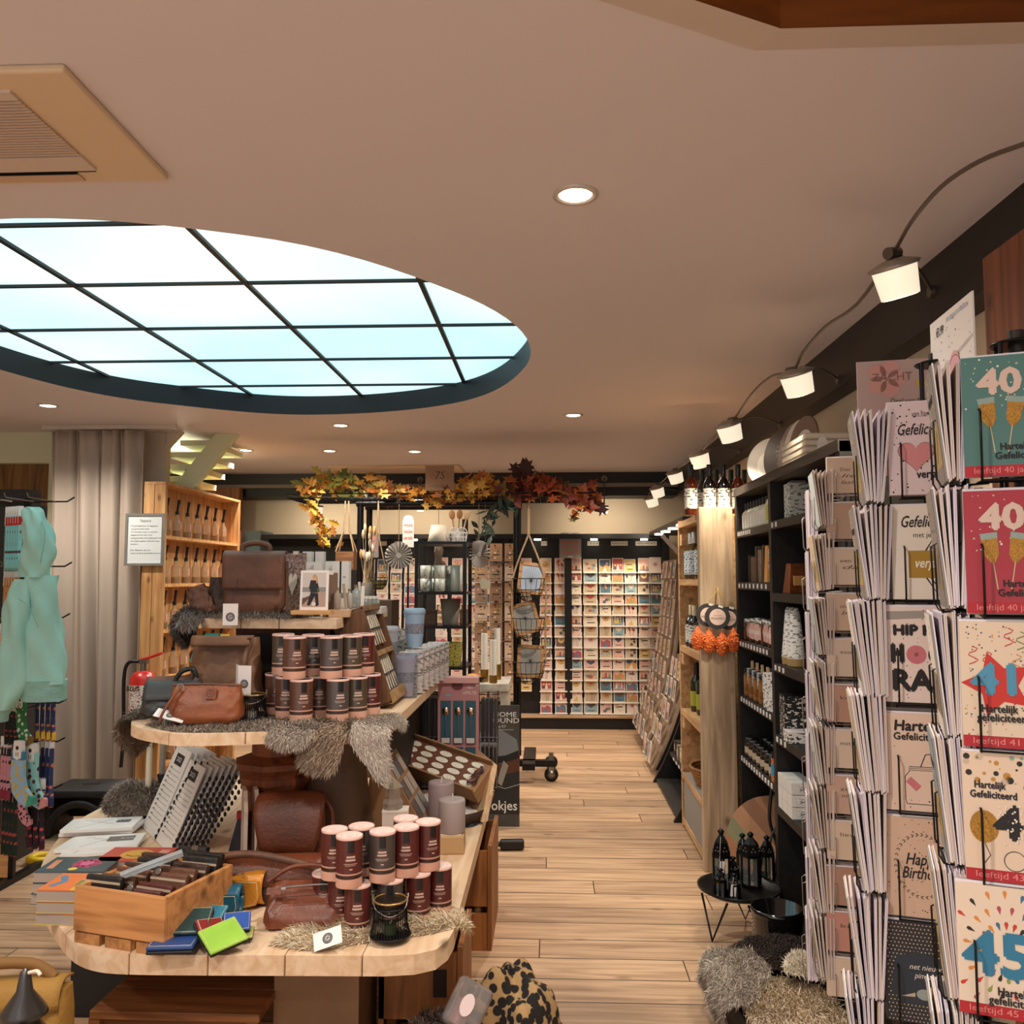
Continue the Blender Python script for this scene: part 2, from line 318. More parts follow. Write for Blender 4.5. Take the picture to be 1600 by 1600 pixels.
# ceiling lights
def downlight(x, y, label, e=L_DOWN):
    o = thing('downlight', label, 'ceiling light', (x, y, CEIL), 0, 'recessed downlights')
    B().lathe([(.062, 0), (.062, -.006), (.05, -.008), (.043, 0)], pm('#cfc4b8', .35, .3), 24).obj('trim_ring', o)
    B().disc(0, 0, .044, pm('#fff0d8', .5, emit=14), .004, T=M4.Rotation(PI, 4, 'X')).obj('lamp', o)
    l = bpy.data.lights.new('bulb', 'SPOT'); l.energy = e; l.spot_size = 2.5; l.spot_blend = .8; l.color = (1, .90, .80); l.shadow_soft_size = .04
    lo = bpy.data.objects.new('bulb', l); COL.objects.link(lo); lo.parent = o; lo.location = (0, 0, -.03)
for p, lb in (((899, 303), 'round recessed downlight alone in the middle of the near ceiling'), ((75, 633), 'round recessed downlight in front of the curtain, leftmost of them'),
              ((532, 664), 'round recessed downlight just behind the oval ceiling light'), ((896, 648), 'round recessed downlight above the aisle, right of the oval ceiling light'),
              ((384, 703), 'round recessed downlight beside the white staircase'), ((515, 704), 'round recessed downlight above the left end of the leaf garland'),
              ((648, 705), 'round recessed downlight above the brown paper sign')):
    q = at(*p, Z=CEIL); downlight(q.x, q.y, lb)
for i, (x, y) in enumerate(((-1.9, 1.1), (-.5, .75), (-2.6, .2), (-.9, -.6))): downlight(x, y, 'unseen fill downlight added behind the viewer, number %s from the front' % ORD[i])  # out-of-view downlights added to fill the room with light
# air conditioner cassette and far ceiling vent
def cassette(name, x0, x1, y0, y1, label):
    o = thing(name, label, 'vent', ((x0 + x1) / 2, (y0 + y1) / 2, CEIL)); w, d = (x1 - x0) / 2, (y1 - y0) / 2; C = pm('#d8bf9c', .5)
    b = B(); b.box((0, 0, -.009), (2 * w, 2 * d, .018), C); b.obj('panel', o, bev=.006)
    b = B(); b.rect(-.01, .0, 2 * w - .3, 2 * d - .12, pm('#2a211c', .6), -.0183, T=M4()); b.obj('grille_backing', o)
    b = B(); n = 20
    for i in range(n): b.box((0, -d + .10 + (2 * d - .25) * i / n, -.023), (2 * w - .3, (2 * d - .25) / n * .55, .004), pm('#cbb29e', .5))
    b.box((0, d - .115, -.021), (2 * w - .3, .07, .008), pm('#d0bcac', .5)); b.box((0, -d + .075, -.021), (2 * w - .3, .03, .008), pm('#d0bcac', .5)); b.obj('grille', o)
    b = B(); b.box((0, d - .04, -.02), (2 * w - .42, .035, .006), pm('#c9a98a', .5)); b.box((0, d - .061, -.02), (2 * w - .42, .004, .008), BLACK); b.obj('flap', o)
cassette('air_conditioner', -1.95, -.985, 1.645, 2.135, 'beige air conditioner cassette with dark slotted grille in the ceiling')
cassette('ceiling_vent', -2.05, -.82, 7.85, 8.35, 'flat beige ceiling vent panel above the paper sign at the back')
# staircase seen from below
o = thing('staircase', 'pale green painted open staircase rising to the ceiling beside the curtain', 'staircase', (-2.5, 6.3, 0)); SG = pm('#d5d8b0', .55)
p0, p1 = at(308, 768, Y=6.2), at(386, 672, Y=6.2); q0 = at(228, 755, Y=6.2); q1 = at(292, 678, Y=6.2); OO = V((-2.5, 6.3, 0))
def par(nm, a, b_, w, y0, y1, mt=SG):
    b = B(); vs = []
    for y in (y0, y1): vs += [(a.x - OO.x, y - OO.y, a.z), (b_.x - OO.x, y - OO.y, b_.z), (b_.x - w - OO.x, y - OO.y, b_.z), (a.x - w - OO.x, y - OO.y, a.z)]
    b.add(vs, [(0, 1, 2, 3), (7, 6, 5, 4), (0, 4, 5, 1), (1, 5, 6, 2), (2, 6, 7, 3), (3, 7, 4, 0)], mt); return b.obj(nm, o)
par('stringer', p0, p1, .16, 6.1, 6.16); par('stringer', q0 + V((.04, 0, 0)), q1 + V((.04, 0, 0)), .07, 6.75, 6.8)
for i in range(4):
    t = (i + .2) / 5.2; a = p0.lerp(p1, t); c = q0.lerp(q1, t); b = B()
    b.add([(a.x - .1 - OO.x, -.17, a.z + .05), (a.x - .33 - OO.x, -.17, a.z + .05), (a.x - .33 - OO.x, .48, a.z + .05), (a.x - .1 - OO.x, .48, a.z + .05)] + [(a.x - .1 - OO.x, -.17, a.z + .09), (a.x - .33 - OO.x, -.17, a.z + .09), (a.x - .33 - OO.x, .48, a.z + .09), (a.x - .1 - OO.x, .48, a.z + .09)], [(0, 1, 2, 3), (7, 6, 5, 4), (0, 4, 5, 1), (1, 5, 6, 2), (2, 6, 7, 3), (3, 7, 4, 0)], SG); b.obj('tread', o)
l = bpy.data.lights.new('stair_lamp', 'POINT'); l.energy = 9; l.color = (1, .95, .66); l.shadow_soft_size = .05; lo = bpy.data.objects.new('stair_lamp', l); COL.objects.link(lo); lo.parent = o; lo.location = (-.45, .35, 2.36)
# ================================================================ back card wall
RY = 8.60
o = thing('card_wall', 'black wall display full of greeting cards at the far end', 'display rack', (-.6, RY, 0))
def rel(o, *p): return V(p) - o.location
b = B(); xl, xr = at(415, 1000, Y=RY).x, at(1043, 1000, Y=RY).x; zt = at(900, 838, Y=RY).z
b.bx((xl + .6, .03, .0), (xr + .6, .08, zt), BLKW); b.obj('back_board', o)
b = B(); b.bx((xl + .6, -.07, 0), (xr + .6, .03, .11), BLACK); b.obj('plinth', o)
b = B(); b.bx((xl + .6, -.10, .11), (xr + .6, .03, .135), wood('#c9a888', '#a98660', 0)); b.obj('bottom_ledge', o)
for px in (888, 1041, 790):
    b = B(); x = at(px, 1000, Y=RY).x + .6; b.bx((x - .035, -.05, 0), (x + .035, .03, zt), BLACK); b.obj('post', o)
b = B(); b.bx((xl + .6, -.2, zt - .03), (xr + .6, .08, zt + .015), BLACK); b.obj('canopy', o)
for px in (650, 720, 840, 927, 1004):
    q = at(px, 829, Y=RY); b = B(); b.cyl((q.x + .6, -.12, zt - .032), (q.x + .6, -.12, zt - .045), .035, pm('#fff2dc', .5, emit=8), n=12); lo = b.obj('canopy_lamp', o)
    l = bpy.data.lights.new('canopy_bulb', 'SPOT'); l.energy = 2.2; l.spot_size = 2.4; l.spot_blend = .9; l.color = (1, .82, .6); l.shadow_soft_size = .03; x = bpy.data.objects.new('canopy_bulb', l); COL.objects.link(x); x.parent = lo; x.location = (q.x + .6, -.14, zt - .07); x.rotation_euler = (-.25, 0, 0)
for px, w, tx in ((598, 50, '    '), (622, 50, '    '), (850, 40, 'I D E'), (927, 76, 'I D E A'), (968, 110, 'M A R I A G E'), (1010, 140, 'VERJAARDAG')):
    q = at(px, 849, Y=RY - .0); b = B(); x = q.x + .6; h = .034; ww = w / 5.33 * .0064 * 1.25; b.box((x, .022, q.z), (ww, .006, h * 1.3), pm('#f3ead9', .6))
    if tx.strip(): b.text(tx, 0, 0, .02, BLACK, 0, T=M4.Translation((x, .018, q.z)) @ FACE, w=ww * .85)
    b.obj('header_label', o)
# postcard designs (shared meshes, each picture its own)
CC = ['#b8554a', '#e3d3bd', '#c98a55', '#55778a', '#dcb2a6', '#8f9468', '#cfae6c', '#6d5344', '#a85560', '#e2cfc4', '#44546f', '#c3ad92', '#cf9c5c', '#8aa4ac', '#604c58', '#e3c2b4']
CN = ['red', 'cream', 'orange', 'blue', 'pink', 'olive', 'yellow', 'brown', 'crimson', 'pale pink', 'navy', 'beige', 'amber', 'light blue', 'plum', 'salmon']
MOT = ['flowers', 'figures', 'a heart', 'lettering', 'balloons', 'a landscape', 'dots', 'a round emblem']
def design(k, w=.112, h=.155, t=.004):
    R = random.Random(k * 31 + 5); b = B(); b.box((0, 0, h / 2), (w, t, h), PAPER); z = t / 2 + .0004
    bgi = R.randrange(16) if R.random() < .38 else R.choice([1, 9, 11, 4, 15]); mi_ = k % 8; bg = pm(CC[bgi], .55)
    T = M4.Translation((0, 0, h / 2)) @ FACE; cs = [pm(c, .55) for c in R.sample(CC, 5)]; dk = pm('#3a2a26', .6)
    b.rect(0, .004, w * .88, h * .86, bg, z, T); z += .0004; W_, H_ = w * .4, h * .38
    if mi_ == 0:
        for _ in range(7):
            x, y, r = R.uniform(-W_, W_) * .8, R.uniform(-H_, H_) * .8, R.uniform(.008, .017); c = R.choice(cs)
            for a in range(5): b.disc(x + r * .8 * math.cos(a * 1.257), y + r * .8 * math.sin(a * 1.257), r * .55, c, z, T, n=8)
            b.disc(x, y, r * .4, cs[0], z + .0003, T, n=8)
    elif mi_ == 1:
        for i in range(3):
            x = (i - 1) * W_ * .62 + R.uniform(-.004, .004); c = R.choice(cs); b.disc(x, R.uniform(-.002, .012), .011, pm('#e2b493', .6), z + .0003, T, n=10)
            b.flat([(x - .014, -H_ * .8), (x + .014, -H_ * .8), (x + .008, 0), (x - .008, 0)], c, z, T)
        b.rect(0, -H_ * .85, w * .84, .012, cs[2], z, T)
    elif mi_ == 2:
        hp = [(.034 * (math.sin(a) ** 3), .028 * (.81 * math.cos(a) - .31 * math.cos(2 * a) - .12 * math.cos(3 * a) - .06 * math.cos(4 * a)) + .005) for a in [i * 2 * PI / 24 for i in range(24)]]
        b.flat(hp[::-1], cs[0], z, T); b.rect(0, -H_ * .8, W_ * 1.2, .006, dk, z, T)
    elif mi_ == 3:
        for i in range(4): b.rect(R.uniform(-.006, .006), H_ * (.7 - i * .45), W_ * R.uniform(.9, 1.6), .009, dk if i % 2 else cs[0], z, T)
    elif mi_ == 4:
        for _ in range(8):
            x, y = R.uniform(-W_, W_) * .8, R.uniform(-.1, 1) * H_; b.disc(x, y, .011, R.choice(cs), z, T, ry=.014, n=10); b.stroke([(x, y - .014), (x * .5, -H_)], .001, dk, z, T)
    elif mi_ == 5:
        b.flat([(-w * .44, -h * .42), (w * .44, -h * .42), (w * .44, -h * .05), (.01, .012), (-.02, -.012), (-w * .44, .006)], cs[0], z, T); b.disc(W_ * .5, H_ * .5, .014, cs[1], z, T); b.flat([(-.03, -h * .42), (.02, -h * .42), (.004, -.01)], cs[2], z + .0003, T)
    elif mi_ == 6:
        for _ in range(26): b.disc(R.uniform(-W_, W_), R.uniform(-H_, H_), R.uniform(.003, .007), R.choice(cs), z, T, n=7)
        b.rect(0, 0, W_ * 1.3, .012, dk, z + .0003, T)
    else:
        b.disc(0, .008, W_ * .75, cs[0], z, T, n=20); b.disc(0, .008, W_ * .6, cs[1], z + .0003, T, n=20); b.rect(0, .01, W_ * .7, .006, dk, z + .0006, T); b.rect(0, 0, W_ * .5, .005, dk, z + .0006, T)
    ob = b.obj('postcard'); tag(ob, 'x', 'postcard', 'postcards on the far wall'); return ob, '%s card of %s' % (CN[bgi], MOT[mi_])
DES = [design(k) for k in range(40)]; RC = random.Random(3)
rows = 14; zb = at(950, 1107, Y=RY).z; ztop = at(950, 888, Y=RY).z
colx = [853, 876, 900, 923, 946, 966, 986, 1007, 1026] ; left = [575, 597, 618, 640, 690, 715, 738, 757, 776, 800, 822]
place = [('right', c, px) for c, px in enumerate(colx)] + [('left', c, px) for c, px in enumerate(left)]
k = 0
for side, c, px in place:
    for r in range(rows):
        if side == 'left' and r > (11 if px > 680 else 9): continue
        z = zb + (ztop - zb) * (rows - 1 - r) / (rows - 1); x = at(px, 1000, Y=RY).x
        ob, nm = DES[RC.randrange(40)]; wide = 1.22 if px in (923,) else 1.0
        where = ('%s row, %s column from card wall right end' % (ORD[r], ORD[len(colx) - 1 - c])) if side == 'right' else ('%s row, %s column behind the pipe frame' % (ORD[r], ORD[c]))
        first_or_cp(ob, USED, nm + ', ' + where, loc=(x + RC.uniform(-.004, .004), RY + .004 - r * .0045 - RC.uniform(0, .003), z - .045), rot=(-.10, 0, RC.uniform(-.02, .02)), scale=(wide, 1, RC.choice([.88, .95, 1.0])))
        k += 1
b = B()      # clear racking strips
for side, c, px in place:
    if side == 'left': continue
    for r in range(rows):
        z = zb + (ztop - zb) * (rows - 1 - r) / (rows - 1); x = at(px, 1000, Y=RY).x + .6
        b.box((x, -.008 - r * .0045, z - .042), (.125, .012, .012), pm('#f0e6da', .35))
b.obj('card_ledges', o)
# price board hanging on the far card wall
o = thing('price_board', 'grey sign with red card prices leaning on the far card wall', 'sign', at(891, 852, Y=RY - .055))
b = B(); w, h = .215, .25; T = FACE; b.prism([(-w / 2, -h / 2), (w / 2, -h / 2), (w / 2, h * .44), (w * .38, h / 2), (-w * .38, h / 2), (-w / 2, h * .44)], 0, .01, pm('#8f8983', .6), T); b.obj('board', o)
b = B(); RD = pm('#e2554a', .6); z = .0105
for tx, y, hh, ww in (('Wenskaarten', .075, .024, .14), ('per stuk  € 1,00', .03, .02, .165), ('5 stuks   € 4,00', -.018, .02, .165), ('10 stuks  € 7,00', -.066, .02, .165)): b.text(tx, 0, y, hh, RD, z, T, bold=.0008, w=ww)
b.obj('lettering', o.children[0]); b = B()
for y in (h / 2 - .006, -h / 2 + .012): b.box((0, -.011, y), (.045, .004, .018), pm('#b3aca2', .5))
b.obj('tape', o)
# back left: panels behind the far end
b = B(); b.bx((-3.02, 8.45, 0), (-2.86, 8.84, 1.93), pm('#7a8f98', .5)); tag(b.obj('cupboard'), 'blue grey cupboard in the far left corner behind the bottles', 'cupboard')
b = B(); b.bx((-3.5, 8.3, 0), (-3.03, 8.4, 2.35), wood('#8a5836', '#6b4226', 2)); tag(b.obj('wood_panel'), 'tall reddish brown wood panel in the far left corner', 'panel')
# ================================================================ right side: shelves, post, track lights
o = thing('post', 'weathered grey brown timber post with orange bags hung on it', 'post', (.852, 4.48, 0))
B().box((0, 0, .91), (.172, .06, 1.82), wood('#c4aa8c', '#937b62', 2, .9, .7)).obj('board', o, bev=.004)
b = B(); b.cyl((.0, -.03, 1.40), (0, -.05, 1.405), .006, pm('#b88a52', .5), n=8); b.obj('peg', o)
# light wooden shelf unit behind the post
o = thing('shelf_unit', 'pale wooden shelf unit of wine bottles behind the timber post', 'shelf', (1.06, 4.9, 0)); UW = wood('#d3a877', '#a97f52', 1, .9)
for nm, a, c in (('side_panel', (-.28, .33, 0), (.28, .37, 1.80)), ('side_panel', (-.19, -.385, 0), (.28, -.36, 1.78)), ('back_panel', (.26, -.36, 0), (.29, .37, 1.80))): B().bx(a, c, UW).obj(nm, o)
for z in (1.79, 1.45, 1.06, .69, .32, .06): B().bx((-.28, -.355, z - .035), (.26, .33, z), UW).obj('shelf_board', o)
for z in (1.75, 1.05, .68): B().bx((-.275, .25, z - .10), (-.24, .33, z - .035), UW).obj('bracket', o)
# bottles
def bottle(label, cat, h, r, glass, cap, lab, prof=None, name='bottle', lh=.4, lz=.12):
    o = thing(name, label, cat); p = prof or [(r * .9, 0), (r, .01), (r, h * .55), (r * .9, h * .64), (r * .38, h * .74), (r * .34, h * .98)]
    B().lathe(p, glass, 16).obj('body', o); B().lathe([(r * .42, h * .76), (r * .42, h * .99), (r * .38, h)], cap, 12).obj('cap', o)
    if lab: B().lathe([(r * 1.015, h * lz), (r * 1.015, h * (lz + lh))], lab, 16).obj('paper_label', o)
    return o
def labm(base, ink):  # printed paper label
    m, t, b, N, K = nt('printed_label'); tc = N('ShaderNodeTexCoord'); mp = N('ShaderNodeMapping'); mp.inputs['Scale'].default_value = (60, 60, 130); K(tc.outputs['Object'], mp.inputs[0])
    n = N('ShaderNodeTexNoise'); n.inputs['Scale'].default_value = 1.0; K(mp.outputs[0], n.inputs['Vector']); r = N('ShaderNodeValToRGB'); r.color_ramp.interpolation = 'CONSTANT'
    r.color_ramp.elements[0].color = lin(ink); r.color_ramp.elements[1].color = lin(base); r.color_ramp.elements[1].position = .43; K(n.outputs[0], r.inputs[0]); K(r.outputs[0], b.inputs['Base Color']); b.inputs['Roughness'].default_value = .6; return m
LBW = labm('#e8e2d5', '#3a3735'); AMB = pm('#7a2c08', .08, trans=.55, coat=.5); DKG = pm('#120b08', .1, coat=.6); GRNG = pm('#1c2414', .1, coat=.6)
wb = bottle('x', 'bottle', .27, .034, AMB, pm('#0c0a0a', .35), LBW, name='wine_bottle'); wb2 = bottle('x', 'bottle', .27, .034, DKG, pm('#0c0a0a', .35), LBW, name='wine_bottle')
for i, px in enumerate((1080, 1109, 1131, 1154)):
    q = at(px, 790, Y=4.62); first_or_cp(wb if i in (0, 3) else wb2, USED, '%s wine bottle from the left in the front row above the timber post' % ORD[i], loc=(q.x, 4.62, 1.79), group='wine bottles above the timber post')
for i, px in enumerate((1098, 1120, 1143, 1164)):
    q = at(px, 790, Y=4.85); cp(wb if i % 2 else wb2, '%s wine bottle from the left in the back row above the timber post' % ORD[i], loc=(q.x, 4.85, 1.79), group='wine bottles above the timber post')
hb = bottle('x', 'bottle', .27, .04, pm('#57431f', .1, coat=.5), pm('#d8d4cd', .25, .6), labm('#cfd8dc', '#5a6b78'), name='bottle', lh=.5, lz=.1)
for i, (x, y) in enumerate(((.83, 5.1), (.83, 4.98), (.85, 4.86), (.94, 5.05))): first_or_cp(hb, USED, 'bottle with blue white label, number %s from the aisle on the wooden unit upper shelf' % ORD[i], loc=(x, y, 1.45), group='bottles on the upper wooden shelf')
sb = bottle('x', 'bottle', .24, .036, DKG, pm('#d8c9a5', .4), labm('#dcdcd8', '#44413e'), name='bottle', lh=.42)
for i, (x, y) in enumerate(((.83, 5.12), (.83, 5.0), (.85, 4.88), (.93, 5.05))): first_or_cp(sb, USED, 'dark bottle with white label, number %s from the aisle behind the orange bags' % ORD[i], loc=(x, y, 1.06), group='dark bottles behind the orange bags')
gb = bottle('x', 'bottle', .28, .036, GRNG, pm('#15130f', .3), pm('#a6a83a', .5), name='wine_bottle', lh=.3)
for i, (x, y) in enumerate(((.85, 5.1), (.86, 4.96), (.88, 4.84))): first_or_cp(gb, USED, '%s tall dark bottle with green label on the lower wooden shelf' % ORD[i], loc=(x, y, .69), group='dark bottles on the lower wooden shelf')
o = thing('wicker_basket', 'wicker basket of small jars on the lowest wooden shelf', 'basket', (.90, 4.88, .32)); WK = pm('#9a6a38', .7, bump=.6, bs=120, var=.4, vs=60)
b = B()
for i in range(7): b.tube([(((.09 + .006 * i) * math.cos(a)), (.13 + .006 * i) * math.sin(a), .006 + i * .016) for a in arc(0, 2 * PI, 25, float)[:-1]], .009, WK, 6, True)
b.prism([(.09 * math.cos(a), .13 * math.sin(a)) for a in arc(0, 6, 20, float)], .0, .01, WK); b.obj('weave', o)
jr = thing('jar', 'x', 'jar'); B().lathe([(.024, 0), (.026, .005), (.026, .05), (.021, .058)], pm('#8d9a86', .1, coat=.4), 14).obj('body', jr); B().lathe([(.023, .056), (.023, .068)], STEEL, 14).obj('lid', jr)
for i, (x, y, z) in enumerate(((-.03, -.06, .02), (.03, -.03, .02), (-.03, .02, .02), (.035, .05, .02), (0, -.03, .088), (0, .04, .088))): first_or_cp(jr, USED, 'small silver lidded jar in the wicker basket, %s from the front' % ORD[i], loc=(.9 + x, 4.88 + y, .32 + z), group='jars in the wicker basket')
b = B(); b.bx((-.03, -.30, 0), (.0, .30, .26), pm('#8f8b86', .6)); tag(b.obj('drawer_box', loc=(.815, 4.9, .062)), 'grey box standing in the bottom of the pale wooden shelf unit', 'box')
# slate discs and peanut bags
def tealoop(): pass
SL = pm('#3a3838', .7, bump=.3, bs=40); ORG = pm('#e8692a', .5, bump=.9, bs=75, var=.4, vs=70); PK = pm('#e9cdbf', .6)
for i, (px, py, y) in enumerate(((1121, 964, 4.40), (1106, 961, 4.415), (1138, 966, 4.42))):
    q = at(px, py, Y=y); o = thing('slate_tag', ['round black slate tag with pink label, front one on the timber post', 'round black slate tag with pink label, left one behind the front tag', 'round black slate tag with pink label, right one behind the front tag'][i], 'tag', q, 0, 'slate tags on the timber post')
    r = .062 if i == 0 else .058; b = B(); b.cyl((0, .004, 0), (0, -.004, 0), r, SL, n=28); b.obj('disc', o)
    b = B(); b.disc(0, 0, r * .66, PK, .005, FACE, n=26); b.ring(0, .028, .005, .001, GOLD, .0056, FACE, 12); b.text('kunst van je', 0, .008, .006, pm('#6b5148', .6), .0056, FACE, shear=.3); b.text('PENDRIËN', 0, -.008, .011, pm('#5c3f38', .6), .0056, FACE, w=.066); b.obj('pink_label', o)
    b = B(); b.rect(.016, .052, .024, .011, WHITE, .006, FACE, -.3); b.obj('price_sticker', o)
    b = B(); pk = V((.852, 4.432, 1.404)) - q; b.tube([(.0, .004, r - .004), tuple(pk + V((.0, -.002, .0)))], .0016, pm('#c6a36c', .8), 5); b.tube([(.012, .004, r - .008), tuple(pk + V((.003, -.002, 0)))], .0016, pm('#c6a36c', .8), 5); b.obj('cord', o)
for i, (px, py) in enumerate(((1090, 996), (1108, 1000), (1128, 1004), (1146, 999))):
    q = at(px, py, Y=4.405); o = thing('peanut_bag', 'orange net bag of peanuts on the timber post, %s from the left' % ORD[i], 'bag', q, 0, 'orange peanut bags on the post')
    b = B(); R = random.Random(i)
    def tf(u, v): 
        z = -.062 + .125 * v; r = .032 * (math.sin(PI * min(1, v * .92 + .08)) ** .6) * (1 - .55 * max(0, v - .45) / .55) * (1 - .5 * max(0, v - .8) / .2); a = u * 2 * PI; r *= 1 + .05 * math.sin(a * 9 + v * 40); return (r * math.cos(a) + (.01 * (1.5 - i) * -.0), r * .8 * math.sin(a), z)
    b.surf(tf, 24, 22, ORG, True); o1 = b.obj('net', o)
    b = B()
    for _ in range(60):
        u, v = R.random(), R.uniform(.05, .7); p = tf(u, v); b.sph(p, (.006, .006, .0035), pm(R.choice(['#e8863c', '#f0a050', '#d86a28']), .5), 6, 4)
    b.obj('peanuts', o)['kind'] = 'stuff'
# black shelving along the right wall
o = thing('shelving', 'tall black shelving along the right wall behind the card spinners', 'shelf', (1.14, 3.55, 0))
zs1 = [1.87, 1.655, 1.40, 1.115, .845, .555, .05]; zs2 = [1.66, 1.357, 1.064, .77, .48, .05]
for y in (4.41, 3.74, 2.85): B().bx((-.195, y - 3.57, 0), (.205, y - 3.53, 1.9), BLKW).obj('upright', o)
B().bx((.19, -.72, 0), (.21, .84, 1.9), BLACK).obj('back_panel', o)
B().bx((-.2, -.72, 1.865), (.205, .88, 1.905), wood('#4a3f36', '#241e1a', 1, 1, .5)).obj('top_board', o)
for z in zs1[1:]: B().bx((-.195, .21, z), (.19, .84, z + .035), BLKW).obj('shelf_board', o)
for z in zs2: B().bx((-.195, -.70, z), (.19, .17, z + .035), BLKW).obj('shelf_board', o)
for z, n, y0, y1 in ((1.655, 7, .80, .55), (1.40, 8, .8, .27), (1.115, 10, .8, .28), (.845, 11, .8, .25), (.555, 12, .82, .25), (1.66, 2, .14, .08), (1.357, 0, 0, 0), (1.064, 3, .14, .02), (.77, 3, .14, .02)):
    for i in range(n):
        y = y0 + (y1 - y0) * i / max(1, n - 1); b = B(); b.box((-.197, y, z + .018), (.003, .02, .02), TAGP); b.obj('price_tag', o)
SX = 1.02
# upper shelf: small label bottles, gin bottle
mb = bottle('x', 'bottle', .135, .023, pm('#d9d0b4', .15, coat=.4), pm('#2c2620', .5), pm('#ece8de', .6), name='bottle', lh=.48, lz=.08)
for i in range(8): first_or_cp(mb, USED, 'small white label bottle on the upper black shelf, %s from the timber post' % ORD[i], loc=(.985, 4.34 - i * .058, 1.69), group='small bottles on the upper black shelf')
for i in range(8): cp(mb, 'small white label bottle, back row of the upper black shelf, %s from post' % ORD[i], loc=(1.045, 4.34 - i * .058, 1.69), group='small bottles in the back row')
g = bottle('yellow label bottle beside the small bottles on the upper black shelf', 'bottle', .17, .03, pm('#e0d9b0', .15, coat=.4), STEEL, pm('#c9c04a', .5), lh=.4); g.location = (.99, 3.86, 1.69)
g = bottle('clear round shouldered bottle with purple label on the upper black shelf', 'bottle', .18, .045, pm('#cfd2d4', .1, coat=.6), STEEL, labm('#c9a9d8', '#2c2333'), lh=.45); g.location = (1.03, 3.80, 1.69)
g = thing('tea_caddy', 'white caddy with black leaf print right of the black upright', 'box', (1.03, 3.62, 1.695)); B().box((0, 0, .075), (.085, .085, .15), labm('#d9dad2', '#6f7672')).obj('body', g); B().box((0, 0, .155), (.06, .06, .012), pm('#8a877f', .4)).obj('lid', g)
# second shelf: brown packs
RP = random.Random(8)
for i, (y, h, c) in enumerate(((4.32, .13, '#4b3a30'), (4.24, .12, '#6d5546'), (4.17, .17, '#57463b'), (4.10, .15, '#8a7361'), (4.03, .17, '#4a342a'), (3.96, .12, '#6a5140'))):
    g = thing('gift_pack', '%s brown gift pack from the timber post on the second black shelf' % ORD[i], 'box', (SX, y, 1.437), RP.uniform(-.2, .2), 'brown gift packs'); B().box((0, 0, h / 2), (.07, .05, h), pm(c, .5, var=.3, vs=30)).obj('body', g); B().box((0, -.027, h * .5), (.05, .003, h * .4), pm('#b39c85', .5)).obj('paper_label', g)
g = thing('treat_bag', 'cream and orange striped treat bag at the end of the second black shelf', 'bag', (.995, 3.86, 1.437)); b = B(); b.box((0, 0, .08), (.085, .055, .16), pm('#d99c4a', .5), tp=.85); b.obj('body', g); b = B(); b.box((0, -.026, .10), (.07, .008, .09), labm('#efdcc8', '#a33b2c')); b.obj('print', g)
g = thing('gift_box', 'pale blue box beside the striped treat bag', 'box', (1.0, 3.795, 1.437)); B().box((0, 0, .055), (.06, .05, .11), pm('#a9bcc8', .5)).obj('body', g); B().box((0, -.026, .06), (.04, .003, .05), WHITE).obj('paper_label', g)
g = thing('treat_bag', 'brown glossy treat bag beyond the black upright', 'bag', (1.01, 3.60, 1.394), .3); B().box((0, 0, .06), (.09, .05, .12), pm('#7c4326', .3, var=.4, vs=40), tp=.7).obj('body', g); B().box((0, -.025, .05), (.05, .006, .04), pm('#d7a060', .5)).obj('paper_label', g)
# third shelf: jars with pink tags
jt = thing('jar', 'x', 'jar'); B().lathe([(.026, 0), (.028, .006), (.028, .085), (.024, .095)], pm('#4f2f1c', .12, coat=.5, var=.5, vs=60), 14).obj('body', jt); B().lathe([(.026, .094), (.026, .11), (.02, .112)], pm('#b9b5ad', .25, .8), 14).obj('lid', jt)
b = B(); b.flat([(-.016, -.04), (.0, -.048), (.016, -.04), (.019, .0), (.012, .03), (-.012, .03), (-.019, .0)], pm('#e9b9ae', .6), .031, M4.Translation((0, 0, .06)) @ M4.Rotation(-.5, 4, 'Z') @ FACE); b.flat([(-.014, -.02), (.014, -.02), (.014, .0), (-.014, .0)], pm('#f0dcd4', .6), .032, M4.Translation((0, 0, .06)) @ M4.Rotation(-.5, 4, 'Z') @ FACE); b.obj('gift_tag', jt)
for i in range(10): first_or_cp(jt, USED, 'jar with pink tag on the third black shelf, %s from the post' % ORD[i], loc=(.985 + .012 * (i % 2), 4.34 - i * .06, 1.152), rz=RP.uniform(-.55, .45), scale=RP.choice([.94, 1.0, 1.05]), group='jars with pink tags')
for i in range(2):
    g = thing('candle_cone', 'white speckled cone shaped bottle on the shelf beyond the black upright, %s from the left' % ORD[i], 'bottle', (1.0, 3.66 - i * .075, 1.10), 0, 'white cone bottles'); B().lathe([(.036, 0), (.038, .03)], pm('#b08f5c', .5), 16).obj('base', g); B().lathe([(.038, .03), (.02, .22), (.012, .235)], labm('#eceae4', '#8d8a86'), 16).obj('body', g)
